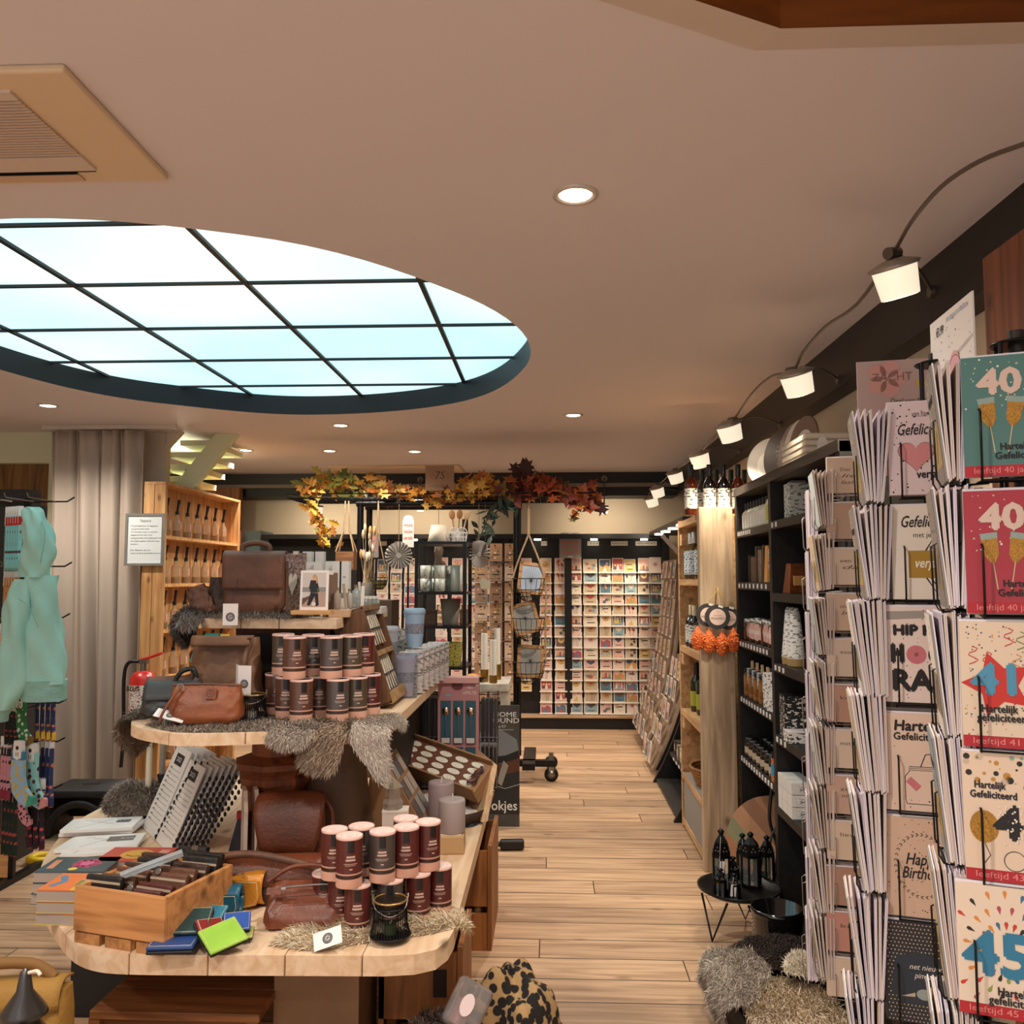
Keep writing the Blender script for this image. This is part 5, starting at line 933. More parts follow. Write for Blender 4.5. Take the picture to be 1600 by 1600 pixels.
# framed photo of a seated person
o = thing('photo_frame', 'white framed photo of a seated blond person in dark clothes', 'picture', (at(490, 966, Y=2.93).x, 2.93, 1.332), -.05); w, h = .098, .136
b = B(); b.box((0, -.012, .006), (.135, .05, .014), PINE); b.obj('wooden_foot', o); b = B(); T = M4.Translation((0, -.0, .012)) @ M4.Rotation(-.06, 4, 'X')
b.box((0, 0, h / 2), (w, .006, h), pm('#efeae6', .5), T=T); b.obj('frame', o)
b = B(); F2 = T @ M4.Translation((0, -.0032, h / 2)) @ FACE; b.rect(0, .002, w * .84, h * .86, pm('#cfc6c0', .5), .0003, F2); b.rect(0, h * .02, w * .84, h * .12, pm('#8d8a88', .6), .0005, F2); b.flat([(-w * .42, -h * .41), (w * .42, -h * .41), (w * .42, -h * .05), (w * .1, -h * .02), (-w * .42, -h * .22)], pm('#b3988a', .6), .0006, F2); b.flat([(-w * .42, -h * .2), (-w * .05, -h * .12), (-w * .42, -h * .38)], pm('#5c4a44', .6), .0007, F2)
b.flat([(-.013, .035), (-.018, .01), (-.012, -.008), (.012, -.008), (.016, .012), (.010, .033)], pm('#22242b', .6), .0009, F2); b.flat([(-.012, -.008), (.014, -.01), (.018, -.05), (.008, -.055), (.003, -.02), (-.014, -.052), (-.024, -.05)], pm('#1a1a1e', .6), .0009, F2); b.disc(.0, .043, .0075, pm('#d6a888', .6), .0011, F2, ry=.009, n=14); b.flat([(-.008, .046), (-.003, .054), (.005, .053), (.0105, .044), (.012, .025), (.006, .024), (.0075, .042), (.002, .047)], pm('#c99a5f', .6), .0013, F2); b.disc(.0, -.046, .007, pm('#d9d5cf', .6), .0012, F2); b.flat([(.014, .01), (.02, -.003), (.014, -.008), (.009, .002)], pm('#4c5a2c', .6), .0013, F2); b.obj('photo_print', o.children[1])
# gift bags, boxes and small glass behind the picture
def gbag(label, q, w, d, h, m, rz=0, hrt=None):
    o = thing('gift_bag', label, 'bag', q, rz); b = B(); b.add([(-w / 2, -d / 2, 0), (w / 2, -d / 2, 0), (w / 2, d / 2, 0), (-w / 2, d / 2, 0), (-w / 2, 0, h), (w / 2, 0, h), (-w / 2, -d * .4, h * .55), (w / 2, -d * .4, h * .55)], [(0, 1, 7, 6), (6, 7, 5, 4), (1, 2, 5, 7), (3, 0, 6, 4), (2, 3, 4, 5), (3, 2, 1, 0)], m); b.obj('bag', o)
    if hrt: b = B(); T = M4.Translation((0, -d * .42, h * .5)) @ M4.Rotation(-.12, 4, 'X') @ FACE; b.flat([(.018 * math.sin(a) ** 3, .05 * (.81 * math.cos(a) - .31 * math.cos(2 * a) - .12 * math.cos(3 * a) - .06 * math.cos(4 * a))) for a in [-i * 2 * PI / 28 for i in range(28)]], PAPER, .004, T); b.obj('heart', o)
    b = B(); b.box((0, 0, h), (.02, .012, .014), PAPER); b.obj('white_clip', o); return o
WN = pm('#5a3a36', .6, var=.6, vs=110, c2='#b79a93')
gbag('brown patterned gift bag with white heart behind the satchel', (at(462, 900, Y=3.35).x, 3.35, 1.3175), .085, .06, .235, WN, -.1, True)
gbag('brown patterned gift bag behind the satchel, left of the heart bag', (at(438, 900, Y=3.42).x, 3.42, 1.3175), .085, .06, .235, WN, -.1, True)
gbag('plain brown gift bag behind the satchel, farthest left', (at(418, 900, Y=3.5).x, 3.5, 1.3175), .07, .06, .23, pm('#7d5a46', .7), -.1)
gbag('brown card holder standing directly behind the framed photo', (at(516, 940, Y=3.04).x, 3.04, 1.3175), .05, .06, .155, pm('#6d5140', .7), .2); gbag('brown card holder with gold lining behind the photo', (at(486, 940, Y=3.1).x, 3.1, 1.3175), .06, .06, .16, pm('#7a5e49', .7), .1)
for i, (px, py0, py1, y, w) in enumerate(((482, 862, 900, 3.4, .036), (501, 862, 905, 3.4, .034), (516, 877, 925, 3.35, .03), (486, 878, 900, 3.25, .03), (498, 878, 905, 3.22, .03), (528, 877, 905, 3.3, .036), (540, 877, 905, 3.3, .036))):
    q = at(px, py0, Y=y); o = thing('skincare_box', 'slim white box behind the framed photo, %s of them' % ORD[i], 'box', (q.x, y, 1.3175), 0, 'slim white boxes on the top tier'); h = q.z - 1.3175; b = B(); b.box((0, 0, h / 2), (w, w, h), pm('#eceae6', .5)); b.obj('carton', o); b = B(); b.rect(0, h * .35, w * .8, .02, pm('#8b8a88', .5) if i > 4 else pm('#c9d2d4', .5), w / 2 + .0005, FACE); b.text('AB', 0, h * .7, .006, INK, w / 2 + .0005, FACE); b.obj('print', o)
for i, (px, y, h, w, c, k) in enumerate(((527, 3.0, .075, .012, '#d6c3b4', 0), (541, 3.05, .09, .010, '#b49d88', 1), (546, 3.12, .07, .012, '#d8d2ca', 0), (556, 3.2, .085, .016, '#c9d0cd', 0), (563, 3.3, .095, .010, '#e2dcd4', 1), (566, 3.12, .08, .012, '#e4e0da', 1))):
    q = at(px, 950, Y=y); o = thing('glass_vial' if not k else 'wooden_tweezers', ('small glass vial' if not k else 'pale slim wooden stick') + ' on the right end of the top tier, %s from left' % ORD[i], 'bottle' if not k else 'stick', (q.x, y, 1.345), RT.uniform(-.2, .2), 'small vials and sticks on the top tier')
    if k: B().box((0, 0, h / 2), (w, .004, h), pm(c, .5), T=M4.Rotation(RT.uniform(-.15, .15), 4, 'Y')).obj('stick', o, bev=.001)
    else: B().lathe([(w * .8, 0), (w, .004), (w, h * .7), (w * .4, h * .8), (w * .4, h * .92)], pm(c, .1, trans=.6), 14).obj('glass', o); B().cyl((0, 0, h * .9), (0, 0, h), w * .5, pm('#8a6a4a', .5), n=10).obj('stopper', o)
for i, (x0, x1, y) in enumerate(((513, 546, 2.99), (546, 560, 3.12), (560, 598, 3.32))):
    a, c = at(x0, 960, Y=y).x, at(x1, 960, Y=y).x; b = B(); b.box((0, 0, .0135), (c - a, .06 + .05 * (i == 2), .027), pm(['#c2a082', '#a88f78', '#d9d4cc'][i], .6)); tag(b.obj('wooden_block', loc=((a + c) / 2, y + .03, 1.3175), bev=.002), 'small display block under the vials, %s from the photo' % ORD[i], 'block')
for i in range(6):
    q = at(572 + i * 5.5, 945, Y=3.34 + .03 * i); o = thing('glass_jar', 'tiny glass jar on the white block at the top tier right end, %s of six' % ORD[i], 'jar', (q.x, 3.335 + .0 * i + (i % 2) * .02, 1.3445), 0, 'tiny glass jars'); B().lathe([(.009, 0), (.01, .003), (.01, .025), (.007, .03)], pm('#d5dcd8', .08, trans=.7), 12).obj('glass', o); B().cyl((0, 0, .03), (0, 0, .04), .009, pm('#ece9e3', .4), n=12).obj('lid', o)
# --- middle tier bags
o = thing('tote_bag', 'large brown slouchy leather tote behind the tan bag', 'bag', (-1.08, 2.88, 1.006), .1); b = B(); f = pouch(b, .245, .14, .25, TAUPE, .88, .45, .1, 3, wr=.01, seed=8, sag=.0); b.obj('body', o); b = B(); b.surf(lambda u, v: ((u - .5) * .2, -.04 - .012 * math.sin(u * PI) - .03 * v, .255 + .012 * math.sin(v * PI) - .028 * v), 12, 6, TAUPE); b.obj('rolled_flap', o, solid=.006); b = B(); b.tube(smooth([V((.07, -.06, .24)), V((.1, -.07, .25)), V((.085, -.075, .18)), V((.09, -.075, .1))], 5), .004, BRN); b.obj('cord', o); b = B(); b.box((.01, -.062, .255), (.03, .004, .018), GOLD); b.obj('buckle', o)
o = thing('knit_item', 'turquoise knitted edge peeping out beside the brown tote', 'scarf', (-1.215, 2.93, 1.17)); b = B(); b.tube([(0, 0, 0), (.01, 0, .03), (.015, .005, .07), (.05, 0, .085), (.1, -.02, .085)], .012, pm('#3fa59a', .8, bump=.6, bs=160)); b.obj('knit', o)
o = thing('handbag', 'tan leather handbag with round stamp on the middle tier', 'bag', (at(319, 1125, Y=2.64).x, 2.66, 1.012), .05); b = B(); f = pouch(b, .225, .085, .115, TAN, .93, .25, .15, 5, wr=.003, seed=9); b.obj('body', o)
b = B(); b.tube(smooth([V((-.105, -.01, .113)), V((-.02, -.012, .117)), V((.1, -.012, .112))], 4), .003, BRN); b.obj('zip', o); T = M4.Translation((.02, -.030, .09)) @ M4.Rotation(-.28, 4, 'X') @ FACE; b = B(); b.rect(0, 0, .034, .034, pm('#7b3f20', .45), .001, T); b.ring(0, 0, .012, .002, DLEATH, .0016, T); b.text('G', 0, 0, .010, DLEATH, .0016, T); b.obj('leather_patch', o.children[0])
b = B(); b.ring(0, 0, .012, .003, STEEL, 0, M4.Translation((-.075, -.025, .108)) @ FACE); b.tube(smooth([V((-.075, -.027, .105)), V((-.095, -.05, .07)), V((-.115, -.06, .03)), V((-.12, -.06, .01))], 5), .0045, TAN); b.obj('strap', o)
o = thing('handbag', 'dark slate leather bag with steel clasp left of the tan bag', 'bag', (at(266, 1118, Y=2.75).x, 2.77, 1.02), .25); b = B(); pouch(b, .20, .10, .095, SLATE, .85, .35, .2, 3, wr=.006, seed=10); b.obj('body', o); b = B(); b.surf(lambda u, v: ((u - .5) * .17, .02 - .075 * v, .10 + .008 * math.sin(v * PI) - .05 * v * v), 10, 8, SLATE); b.obj('flap', o, solid=.005); b = B(); b.tube(smooth([V((.0, 0, .095)), V((.02, 0, .13)), V((.055, 0, .14)), V((.07, 0, .11))], 5), .008, BLACK); b.obj('strap', o); b = B(); b.box((.01, -.01, .115), (.014, .008, .035), STEEL, T=M4.Rotation(.5, 4, 'Y')); b.obj('clasp', o)
o = thing('handbag', 'brown flap bag at the left end of the middle tier', 'bag', (-1.25, 2.84, 1.02), .45); b = B(); pouch(b, .14, .10, .10, DLEATH, .85, .4, .2, 3, wr=.006, seed=12); b.obj('body', o); b = B(); b.surf(lambda u, v: ((u - .5) * .15, .03 - .09 * v, .105 + .008 * math.sin(v * PI) - .045 * v * v), 10, 8, BRN); b.obj('flap', o, solid=.005)
o = thing('handbag', 'dusty brown leather bag lying behind the slate bag', 'bag', (-1.16, 2.98, 1.006), .1); b = B(); pouch(b, .2, .12, .16, pm('#76513f', .6, bump=.3, bs=50, var=.3, vs=7), .7, .4, .15, 3, wr=.01, seed=13); b.obj('body', o); b = B(); b.tube(smooth([V((-.06, -.02, .15)), V((-.07, -.03, .19)), V((-.03, -.03, .2)), V((0, -.02, .16))], 5), .007, DLEATH); b.obj('strap', o)
hangtag('hang_tag', 'white folded tag with black logo behind the black wire lantern', at(382, 1063, Y=2.72), .045, .092, (0, 0, -.15), (.0, .06, .09), True)
o = hangtag('hang_tag', 'white tag lying on the fur in front of the tan bag', at(266, 1118, Y=2.62), .09, .04, (-1.1, .25, .1))
def wire_lantern(label, q, r, h, flare, candle, tint):
    o = thing('wire_lantern', label, 'lantern', q, .2); b = B(); n = 40
    for i in range(n): a = 2 * PI * i / n; b.tube([(r * flare * math.cos(a), r * flare * math.sin(a), .004), (r * .98 * math.cos(a), r * .98 * math.sin(a), h * .35), (r * .93 * math.cos(a), r * .93 * math.sin(a), h)], .0014, BLKM, 4)
    for z, k, m in ((.004, flare, BLKM), (h, .93, pm('#b08d57', .3, .7)), (h * .82, .945, BLKM)): b.tube([(r * k * math.cos(a), r * k * math.sin(a), z) for a in arc(0, 2 * PI, 25, float)[:-1]], .0028, m, 6, True)
    b.obj('wire_body', o); b = B(); b.lathe([(r * flare * .97, .002), (r * flare * .97, .005)], BLKM, 24); b.obj('base_plate', o); b = B(); b.lathe([(r * .9, h * .8), (r * .9, h * .98)], pm('#2a2119', .3, .5), 24); b.obj('inner_wall', o)
    b = B(); b.cyl((0, 0, .005), (0, 0, h * .32), r * .35, candle, n=16); b.tube([(0, 0, h * .32), (.003, 0, h * .42)], .0025, pm('#cfc8bd', .6)); b.obj('tea_light', o)
    b = B(); b.tube(smooth([V((-r * .98, 0, h + .004)), V((-r * .8, -r * .55, h * .82)), V((0, -r * .98, h * .68)), V((r * .8, -r * .55, h * .82)), V((r * .98, 0, h + .004))], 6), .0018, STEEL, 6); b.obj('handle', o)
    for s in (-1, 1): b = B(); b.tube([(s * r, 0, h - .01), (s * r * 1.02, 0, h + .014), (s * r * .96, .002, h + .01)], .002, STEEL, 6); b.obj('hook', o)
    return o
q = at(610, 1460, Z=.512); wire_lantern('black wire tea light lantern on the cream fur', (q.x, q.y - .005, .512), .046, .092, 1.15, pm('#3d4a2a', .5), 0)
q = at(390, 1125, Z=1.008); wire_lantern('black wire lantern beside the tan handbag on the middle tier', (q.x, q.y + .02, 1.008), .044, .078, 1.1, pm('#d8d0c6', .5), 0)
# --- leaning crate with wooden spreaders, right of the tiers
o = thing('display_crate', 'dark wooden crate leaning open sideways full of wooden spreaders', 'crate', (-.60, 3.02, 1.0)); UP = V((-.10, 0, .30)).normalized(); DP = V((-.30, 0, -.10)).normalized(); HH = .335
TT = M4(((0, DP.x, UP.x, 0), (1, DP.y, UP.y, 0), (0, DP.z, UP.z, 0), (0, 0, 0, 1)))      # local x along Y, y into the crate, z up the slope
CRW = wood('#6e4a2c', '#452a16', 2, 1.1)
def cb(nm, c, d, m): b = B(); b.box(c, d, m, T=TT); return b.obj(nm, o, bev=.002)
TT = M4.Translation((.055, 0, .03)) @ TT
for x in (0, .30): cb('side_board', (x, .06, HH / 2), (.014, .12, HH), CRW)
for z in (.0, HH): cb('end_board', (.15, .06, z), (.3, .12, .016), CRW)
cb('back_board', (.15, .118, HH / 2), (.3, .008, HH), wood('#53341d', '#341f10', 2)); cb('divider', (.15, .04, HH * .5), (.3, .08, .018), wood('#a98458', '#7c5a36', 0)); cb('lip', (.15, .004, .01), (.3, .012, .04), wood('#b08a5c', '#80603c', 0)); cb('lip', (.15, .004, HH), (.3, .012, .022), wood('#8a6a46', '#5c4228', 0))
TO = o.location.copy(); HORN = pm('#d7cbb8', .35, var=.25, vs=20)
for r in range(2):
    for i in range(7):
        g = thing('spreader', 'pale wooden spreader in the %s compartment of the leaning crate, %s from front' % (['lower', 'upper'][r], ORD[i]), 'spreader', TO, 0, 'spreaders in the leaning crate'); b = B(); b.T = TT; x = .04 + i * .037; z0 = .03 + r * .168
        b.add([(x + sx * .010 * math.sin(PI * min(1, t * 1.0)) ** .7 * (1 if t > .25 else .5) + (t - .5) * .012 * (3 - i), .02 + dy, z0 + t * .125) for t in [k / 8 for k in range(9)] for sx, dy in ((-1, 0), (0, -.004), (1, 0), (0, .004))], [(4 * k + j, 4 * k + (j + 1) % 4, 4 * k + 4 + (j + 1) % 4, 4 * k + 4 + j) for k in range(8) for j in range(4)], HORN, True); b.obj('blade', g)
    g = thing('cord', 'dark cord tying the spreaders in the %s compartment' % ['lower', 'upper'][r], 'cord', TO); b = B(); b.T = TT; b.box((.15, .011, .09 + r * .168), (.25, .003, .006), BLACK); b.obj('cord', g)
# travel mugs
def mug(label, q, c, rz=0, boxed=False, s=1.0):
    o = thing('travel_mug', label, 'mug', q, rz, 'travel mugs on the middle tier'); C = pm(c, .4); D = pm('#8f91a0', .6, var=.5, vs=180); B().lathe([(.030 * s, 0), (.034 * s, .035 * s), (.036 * s, .05 * s)], C, 22).obj('base', o); B().lathe([(.036 * s, .05 * s), (.0375 * s, .09 * s)], D, 22).obj('sleeve', o)
    B().lathe([(.0375 * s, .09 * s), (.041 * s, .13 * s)], C, 22).obj('cup', o); B().lathe([(.043 * s, .13 * s), (.044 * s, .137 * s), (.04 * s, .147 * s), (.036 * s, .15 * s), (.034 * s, .143 * s)], C, 22).obj('lid', o)
    if boxed: b = B(); b.box((0, 0, .078), (.098, .098, .156), pm('#eef2f5', .08, trans=.94), T=None); b.obj('clear_box', o)
    return o
q = at(651, 1090, Y=3.05)
for i in range(7):
    y = 3.34 + i * .105; q = at(650 + i * 0, 1000, Y=3.4); x = -.555 + .008 * i; mug('%s travel mug in a clear box from the viewer, on the plank edge' % ORD[i], (x, y, 1.006), ['#b9b3cd', '#a8a9b4', '#b0b1c4', '#a0aab6', '#b5b6ca', '#a9b1bd', '#b0b7c5'][i], .1, i == 0)
    if i: b = B(); b.box((0, 0, .078), (.096, .09, .156), labm('#c6bdb8', '#7a716d')); b.obj('printed_box', bpy.context.scene.objects[o.name] if False else [k for k in COL.objects if k.get('label', '').startswith('%s travel mug in a clear box' % ORD[i])][0])
mug('pale blue travel mug standing on top of the boxed mugs', (-.56, 3.60, 1.172), '#9fb8d2', .2, False, 1.05); mug('grey travel mug behind the leaning crate', (-.66, 3.55, 1.10), '#b3b3bd', .2, False, 1.05)
b = B(); b.box((0, 0, .045), (.10, .14, .09), pm('#6d5a4a', .6)); tag(b.obj('wooden_block', loc=(-.66, 3.55, 1.006)), 'dark block under the grey travel mug', 'block')
for i, (x, y, z, a) in enumerate(((-.64, 3.78, 1.006, .3), (-.66, 3.95, 1.006, -.2))): b = B(); b.box((0, 0, .11), (.09, .02, .22), labm('#b9b5b0', '#5a5550'), T=M4.Rotation(-.2, 4, 'X')); tag(b.obj('booklet', loc=(x, y, z)), 'grey printed booklet standing behind the mugs, %s of two' % ORD[i], 'booklet'); COL.objects[-1].rotation_euler = (0, 0, a)
o = thing('knit_hat', 'blue knitted hat in the gap under the top tier', 'hat', (-.78, 3.62, 1.006)); B().lathe([(.075, 0), (.08, .03), (.07, .09), (.045, .13), (.0, .145)], pm('#5f8fa8', .9, bump=.8, bs=150), 20).obj('knit', o); B().lathe([(.082, 0), (.086, .015), (.082, .035)], pm('#7fb0c8', .9, bump=.8, bs=150), 20).obj('brim', o)
o = thing('scarf', 'purple folded scarf under the top tier beside the crate', 'scarf', (-.66, 3.72, 1.20 - .0)); B().box((0, 0, .03), (.1, .12, .06), pm('#6d2a66', .9, bump=.5, bs=90)).obj('folds', o, bev=.015, seg=3); o.location = (-.79, 3.35, 1.21 + .0); o.location.z = 1.2
# --- spoon display on the lower tier
q = at(720, 1228, Z=.5); o = thing('spoon_display', 'pink cardboard display of silver teaspoons on blue cards', 'display stand', (q.x, 3.93, .5), .02); PKD = pm('#b57f80', .6); w, h = .185, .485
b = B(); b.box((0, .03, h / 2), (w, .06, h), PKD); b.obj('box', o); b = B(); b.box((0, .02, h + .012), (w * .98, .08, .024), pm('#cf9c98', .6)); b.obj('top', o)
b = B(); F3 = FACE; b.lathe([(.028, -.0005), (.028, .0005)], pm('#5e2c2c', .5), 18, T=M4.Translation((-.005, -.001, h - .012)) @ FACE, a0=PI, a1=2 * PI); b.disc(-.005, h - .014, .026, pm('#6a3030', .5), .0012, FACE, ry=.02); b.text('Mini', .05, h - .022, .014, pm('#ead9d2', .5), .001, FACE, shear=.3, w=.03); b.text('LEPELTJE', .05, h - .045, .013, pm('#ead9d2', .5), .001, FACE, w=.062); b.disc(.083, h - .012, .006, PAPER, .001, FACE); b.disc(-.045, h - .055, .018, pm('#8e9dad', .4), .001, FACE, ry=.006); heart(b, -.078, h - .025, .009, pm('#8d4a48', .6), 0.0); b.obj('print', o)
BLU = pm('#2f5564', .5); TP = pm('#cfcac6', .4)
for r in range(2):
    for c in range(3):
        g = thing('teaspoon', 'silver teaspoon with round bowl on a blue card, %s row, %s from left' % (['upper', 'lower'][r], ORD[c]), 'spoon', V((q.x, 3.93, .5)) + V(((c - 1) * .056, -.006, h - .09 - r * .205)), .02, 'teaspoons on the pink display'); b = B(); b.box((0, .003, -.085), (.046, .003, .19), BLU); b.obj('blue_card', g)
        b = B(); b.sph((0, -.005, -.035), (.016, .006, .018), pm('#d6b79b', .15, 1.0), 14, 8); b.obj('bowl', g); b = B(); b.tube([(0, -.003, -.05), (0, -.003, -.17)], .0022, pm('#c9bcb0', .2, 1.0), 6); b.obj('handle', g); b = B(); b.box((0, -.004, -.165), (.036, .004, .022), TP); b.obj('price_label', g.children[0])
for i, s in enumerate((-1, 1)):
    g = thing('wire_rack', 'black wire rack of dark packets %s of the pink spoon display' % ['left', 'right'][i], 'display rack', (q.x + s * .135, 3.99, .5)); b = B(); wv = .085
    for z in (.0, .22, .43): b.tube([(-wv / 2, -.04, z), (wv / 2, -.04, z), (wv / 2, .04, z), (-wv / 2, .04, z)], .002, BLKM, 5, True); b.tube([(-wv / 2, -.04, z + .02), (wv / 2, -.04, z + .02)], .0015, STEEL, 5)
    for x in (-wv / 2, 0, wv / 2): b.tube([(x, -.04, 0), (x, -.04, .45)], .0016, STEEL if x == 0 else BLKM, 5)
    b.obj('wires', g)
    for r in range(2):
        for k in range(4): b = B(); b.box((-.028 + k * .019, 0, .1 + r * .215), (.013, .06, .19), pm(['#1b1a1c', '#262225', '#15151a', '#33292a'][k], .4)); tag(b.obj('packet', loc=g.location), 'dark packet in the %s tier of the wire rack %s of the spoons, %s across' % (['lower', 'upper'][r], ['left', 'right'][i], ORD[k]), 'packet', 'dark packets beside the spoon display')
# --- slanted box of oval labels, tray of sticks, kraft wedge board
A_ = at(612, 1183, Y=3.72); C_ = at(742, 1232, Y=3.45); D_ = (C_ - A_); o = thing('label_box', 'long kraft box showing rows of white oval labels', 'box', A_); ln = D_.length; X_ = D_.normalized(); Y_ = V((0, 0, 1)).cross(X_).normalized(); Z_ = X_.cross(Y_); Y2 = (Y_ * .8 + V((0, 0, .6))).normalized(); Z2 = X_.cross(Y2); TB = M4(((X_.x, Y2.x, Z2.x, 0), (X_.y, Y2.y, Z2.y, 0), (X_.z, Y2.z, Z2.z, 0), (0, 0, 0, 1)))
KR = pm('#9c7450', .7); b = B(); b.box((ln / 2, .06, -.04), (ln, .15, .06), KR, T=TB); b.obj('box', o); b = B(); b.rect(ln * .43, .06, ln * .84, .135, pm('#6b4230', .6), -.0095, TB)
for r in range(4):
    for c in range(5): b.disc(.055 + c * .088 + .022 * (r % 2) * 0, .012 + r * .032, .034, pm('#e2dccb', .5), -.0085, TB, ry=.0125, n=16); b.ring(.055 + c * .088, .012 + r * .032, .010, .001, pm('#a99a80', .5), -.008, TB)
b.obj('oval_labels', o); b = B()
for i in range(9): b.flat([(ln * .88 + RT.uniform(0, .05), RT.uniform(0, .11)) for _ in range(4)], pm(['#6b3f33', '#8a5a48', '#3a2622'][i % 3], .4), -.004 + i * .0012, TB)
b.obj('ribbon_bow', o); b = B(); [b.box((ln * .5, -.015 + .15 * k, -.012), (ln, .006, .05), KR, T=TB) for k in (0, 1)]; b.obj('rim', o)
o = thing('wicker_tray', 'round dark wicker tray of white sticks behind the pillar candles', 'tray', (-.42, 3.52, .502)); b = B(); b.lathe([(.10, 0), (.17, .012), (.18, .05), (.175, .05), (.16, .02), (0, .012)], pm('#3a2416', .7, bump=.7, bs=90), 28); b.obj('weave', o)
for i in range(8): g = B(); g.box((0, 0, 0), (.26, .008, .004), pm('#e4ded6', .5)); e = g.obj('stick', loc=(-.43 + .006 * i, 3.45 + i * .014, .56 - i * .001)); e.rotation_euler = (0, .16, -.5); tag(e, 'white stick in the round wicker tray, %s from the front' % ORD[i], 'stick', 'white sticks in the wicker tray')
o = thing('wooden_board', 'pale wooden board leaning out at the right edge of the lower tier', 'board', at(752, 1283, Y=3.42)); p = [at(752, 1285, Y=3.42), at(762, 1283, Y=3.42), at(777, 1196, Y=3.55), at(770, 1190, Y=3.55)]; b = B(); vs = [k - o.location for k in p] + [k - o.location + V((-.07, .16, .015)) for k in p]; b.add(vs, [(0, 1, 2, 3), (7, 6, 5, 4), (0, 4, 5, 1), (1, 5, 6, 2), (2, 6, 7, 3), (3, 7, 4, 0)], wood('#d6b48e', '#b58f66', 2)); b.obj('board', o)
# --- candles, bag, white box and glass lantern
def pillar(label, q, r, h, c): o = thing('pillar_candle', label, 'candle', q, 0, 'pillar candles'); B().lathe([(r * .97, 0), (r, .004), (r, h - .006), (r * .94, h), (r * .5, h - .004), (.0, h - .005)], pm(c, .55), 30).obj('wax', o); B().tube([(0, 0, h - .006), (.003, 0, h + .012), (.001, 0, h + .018)], .0022, pm('#d9d1c9', .6), 6).obj('wick', o)
q = at(704, 1303, Z=.565); pillar('short mauve grey pillar candle standing on the kraft bag', (q.x, q.y + .04, .563), .0475, .112, '#a0918f'); q2 = at(691, 1290, Z=.5); pillar('tall mauve pillar candle behind the short one', (q.x - .055, q.y + .17, .5), .0475, .205, '#93807f')
o = thing('paper_bag', 'small kraft paper bag lying flat under the short pillar candle', 'bag', (q.x - .005, q.y + .04, .5), .05); b = B(); b.box((0, 0, .03), (.105, .12, .06), pm('#b79468', .6, bump=.2, bs=14), tp=.95); b.obj('bag', o, bev=.004); b = B(); b.box((-.005, -.02, .0612), (.09, .05, .002), pm('#e8dcc4', .3)); b.obj('flap', o)
q = at(616, 1300, Z=.5); o = thing('white_box', 'plain white carton behind the front candle tins', 'box', (at(618, 1290, Y=2.98).x, 2.98, .5), .1); B().box((0, 0, .085), (.085, .07, .17), pm('#dfd2c8', .55)).obj('carton', o); B().box((0, 0, .172), (.087, .072, .006), pm('#e8ddd4', .5)).obj('lid', o)
o = thing('glass_lantern', 'small clear house shaped glass lantern on the white carton', 'lantern', (at(614, 1260, Y=2.98).x, 2.98, .6755), .2); b = B(); b.lathe([(.032, 0), (.036, .02), (.026, .035), (.026, .07)], pm('#e3ddd4', .05, trans=.8), 6, smooth=False); b.obj('glass', o); b = B(); b.lathe([(.034, .07), (.0, .105)], pm('#b8ad98', .3, .5), 4, smooth=False); b.obj('roof', o)
# propped photo cards panel behind the tins
o = thing('card_holder', 'tent shaped brown cardboard stand of photo cards behind the tins', 'display stand', (-.50, 3.10, .5)); b = B(); b.add([(-.16, 0, 0), (.1, 0, 0), (-.13, .02, .38), (-.16, 0.25, 0), (.1, .25, 0), (-.13, .23, .38)], [(0, 1, 2), (5, 4, 3), (1, 4, 5, 2), (0, 2, 5, 3)], pm('#8d6644', .7)); b.obj('stand', o); b = B()
for r in range(5):
    for c in range(3):
        t0 = .08 + r * .18; P_ = V((.1, .02 + c * .075, 0)).lerp(V((-.13, .03 + c * .065, .38)), t0); Q_ = V((.1, .02 + c * .075, 0)).lerp(V((-.13, .03 + c * .065, .38)), t0 + .15); n_ = V((.38, 0, .23)).normalized() * .002; b.add([P_ + n_, P_ + n_ + V((0, .062, 0)), Q_ + n_ + V((0, .062, 0)), Q_ + n_], [(0, 1, 2, 3)], pm(RC.choice(['#8f8a86', '#c9c0b8', '#5a5350', '#a39488', '#6e7a80']), .4))
b.obj('photo_cards', o)
# --- brown backpack and bags on the lower tier
o = thing('backpack', 'large brown leather backpack leaning on the pillar of the lower tier', 'bag', (at(452, 1390, Y=2.80).x, 2.82, .5), .1); b = B(); f = pouch(b, .235, .13, .235, RUST, .85, .4, .1, 3, wr=.008, seed=20); b.obj('body', o)
b = B(); b.surf(lambda u, v: ((u - .5) * .22 * (1 - .25 * (2 * v - 1) ** 2 * 0) * (math.sin(PI * (.18 + .64 * v)) ** .5), .015 - .075 * v - .03 * math.sin(v * PI * .8), .262 + .015 * math.sin(v * PI) - .17 * v * v), 14, 14, RUST); b.obj('flap', o, solid=.006); b = B(); b.tube(smooth([V((-.11, -.07, .09)), V((0, -.095, .075)), V((.11, -.07, .085))], 6), .004, DLEATH); b.tube(smooth([V((.08, .02, .25)), V((.125, .0, .2)), V((.13, -.03, .1))], 5), .008, RUST); b.obj('strap', o)
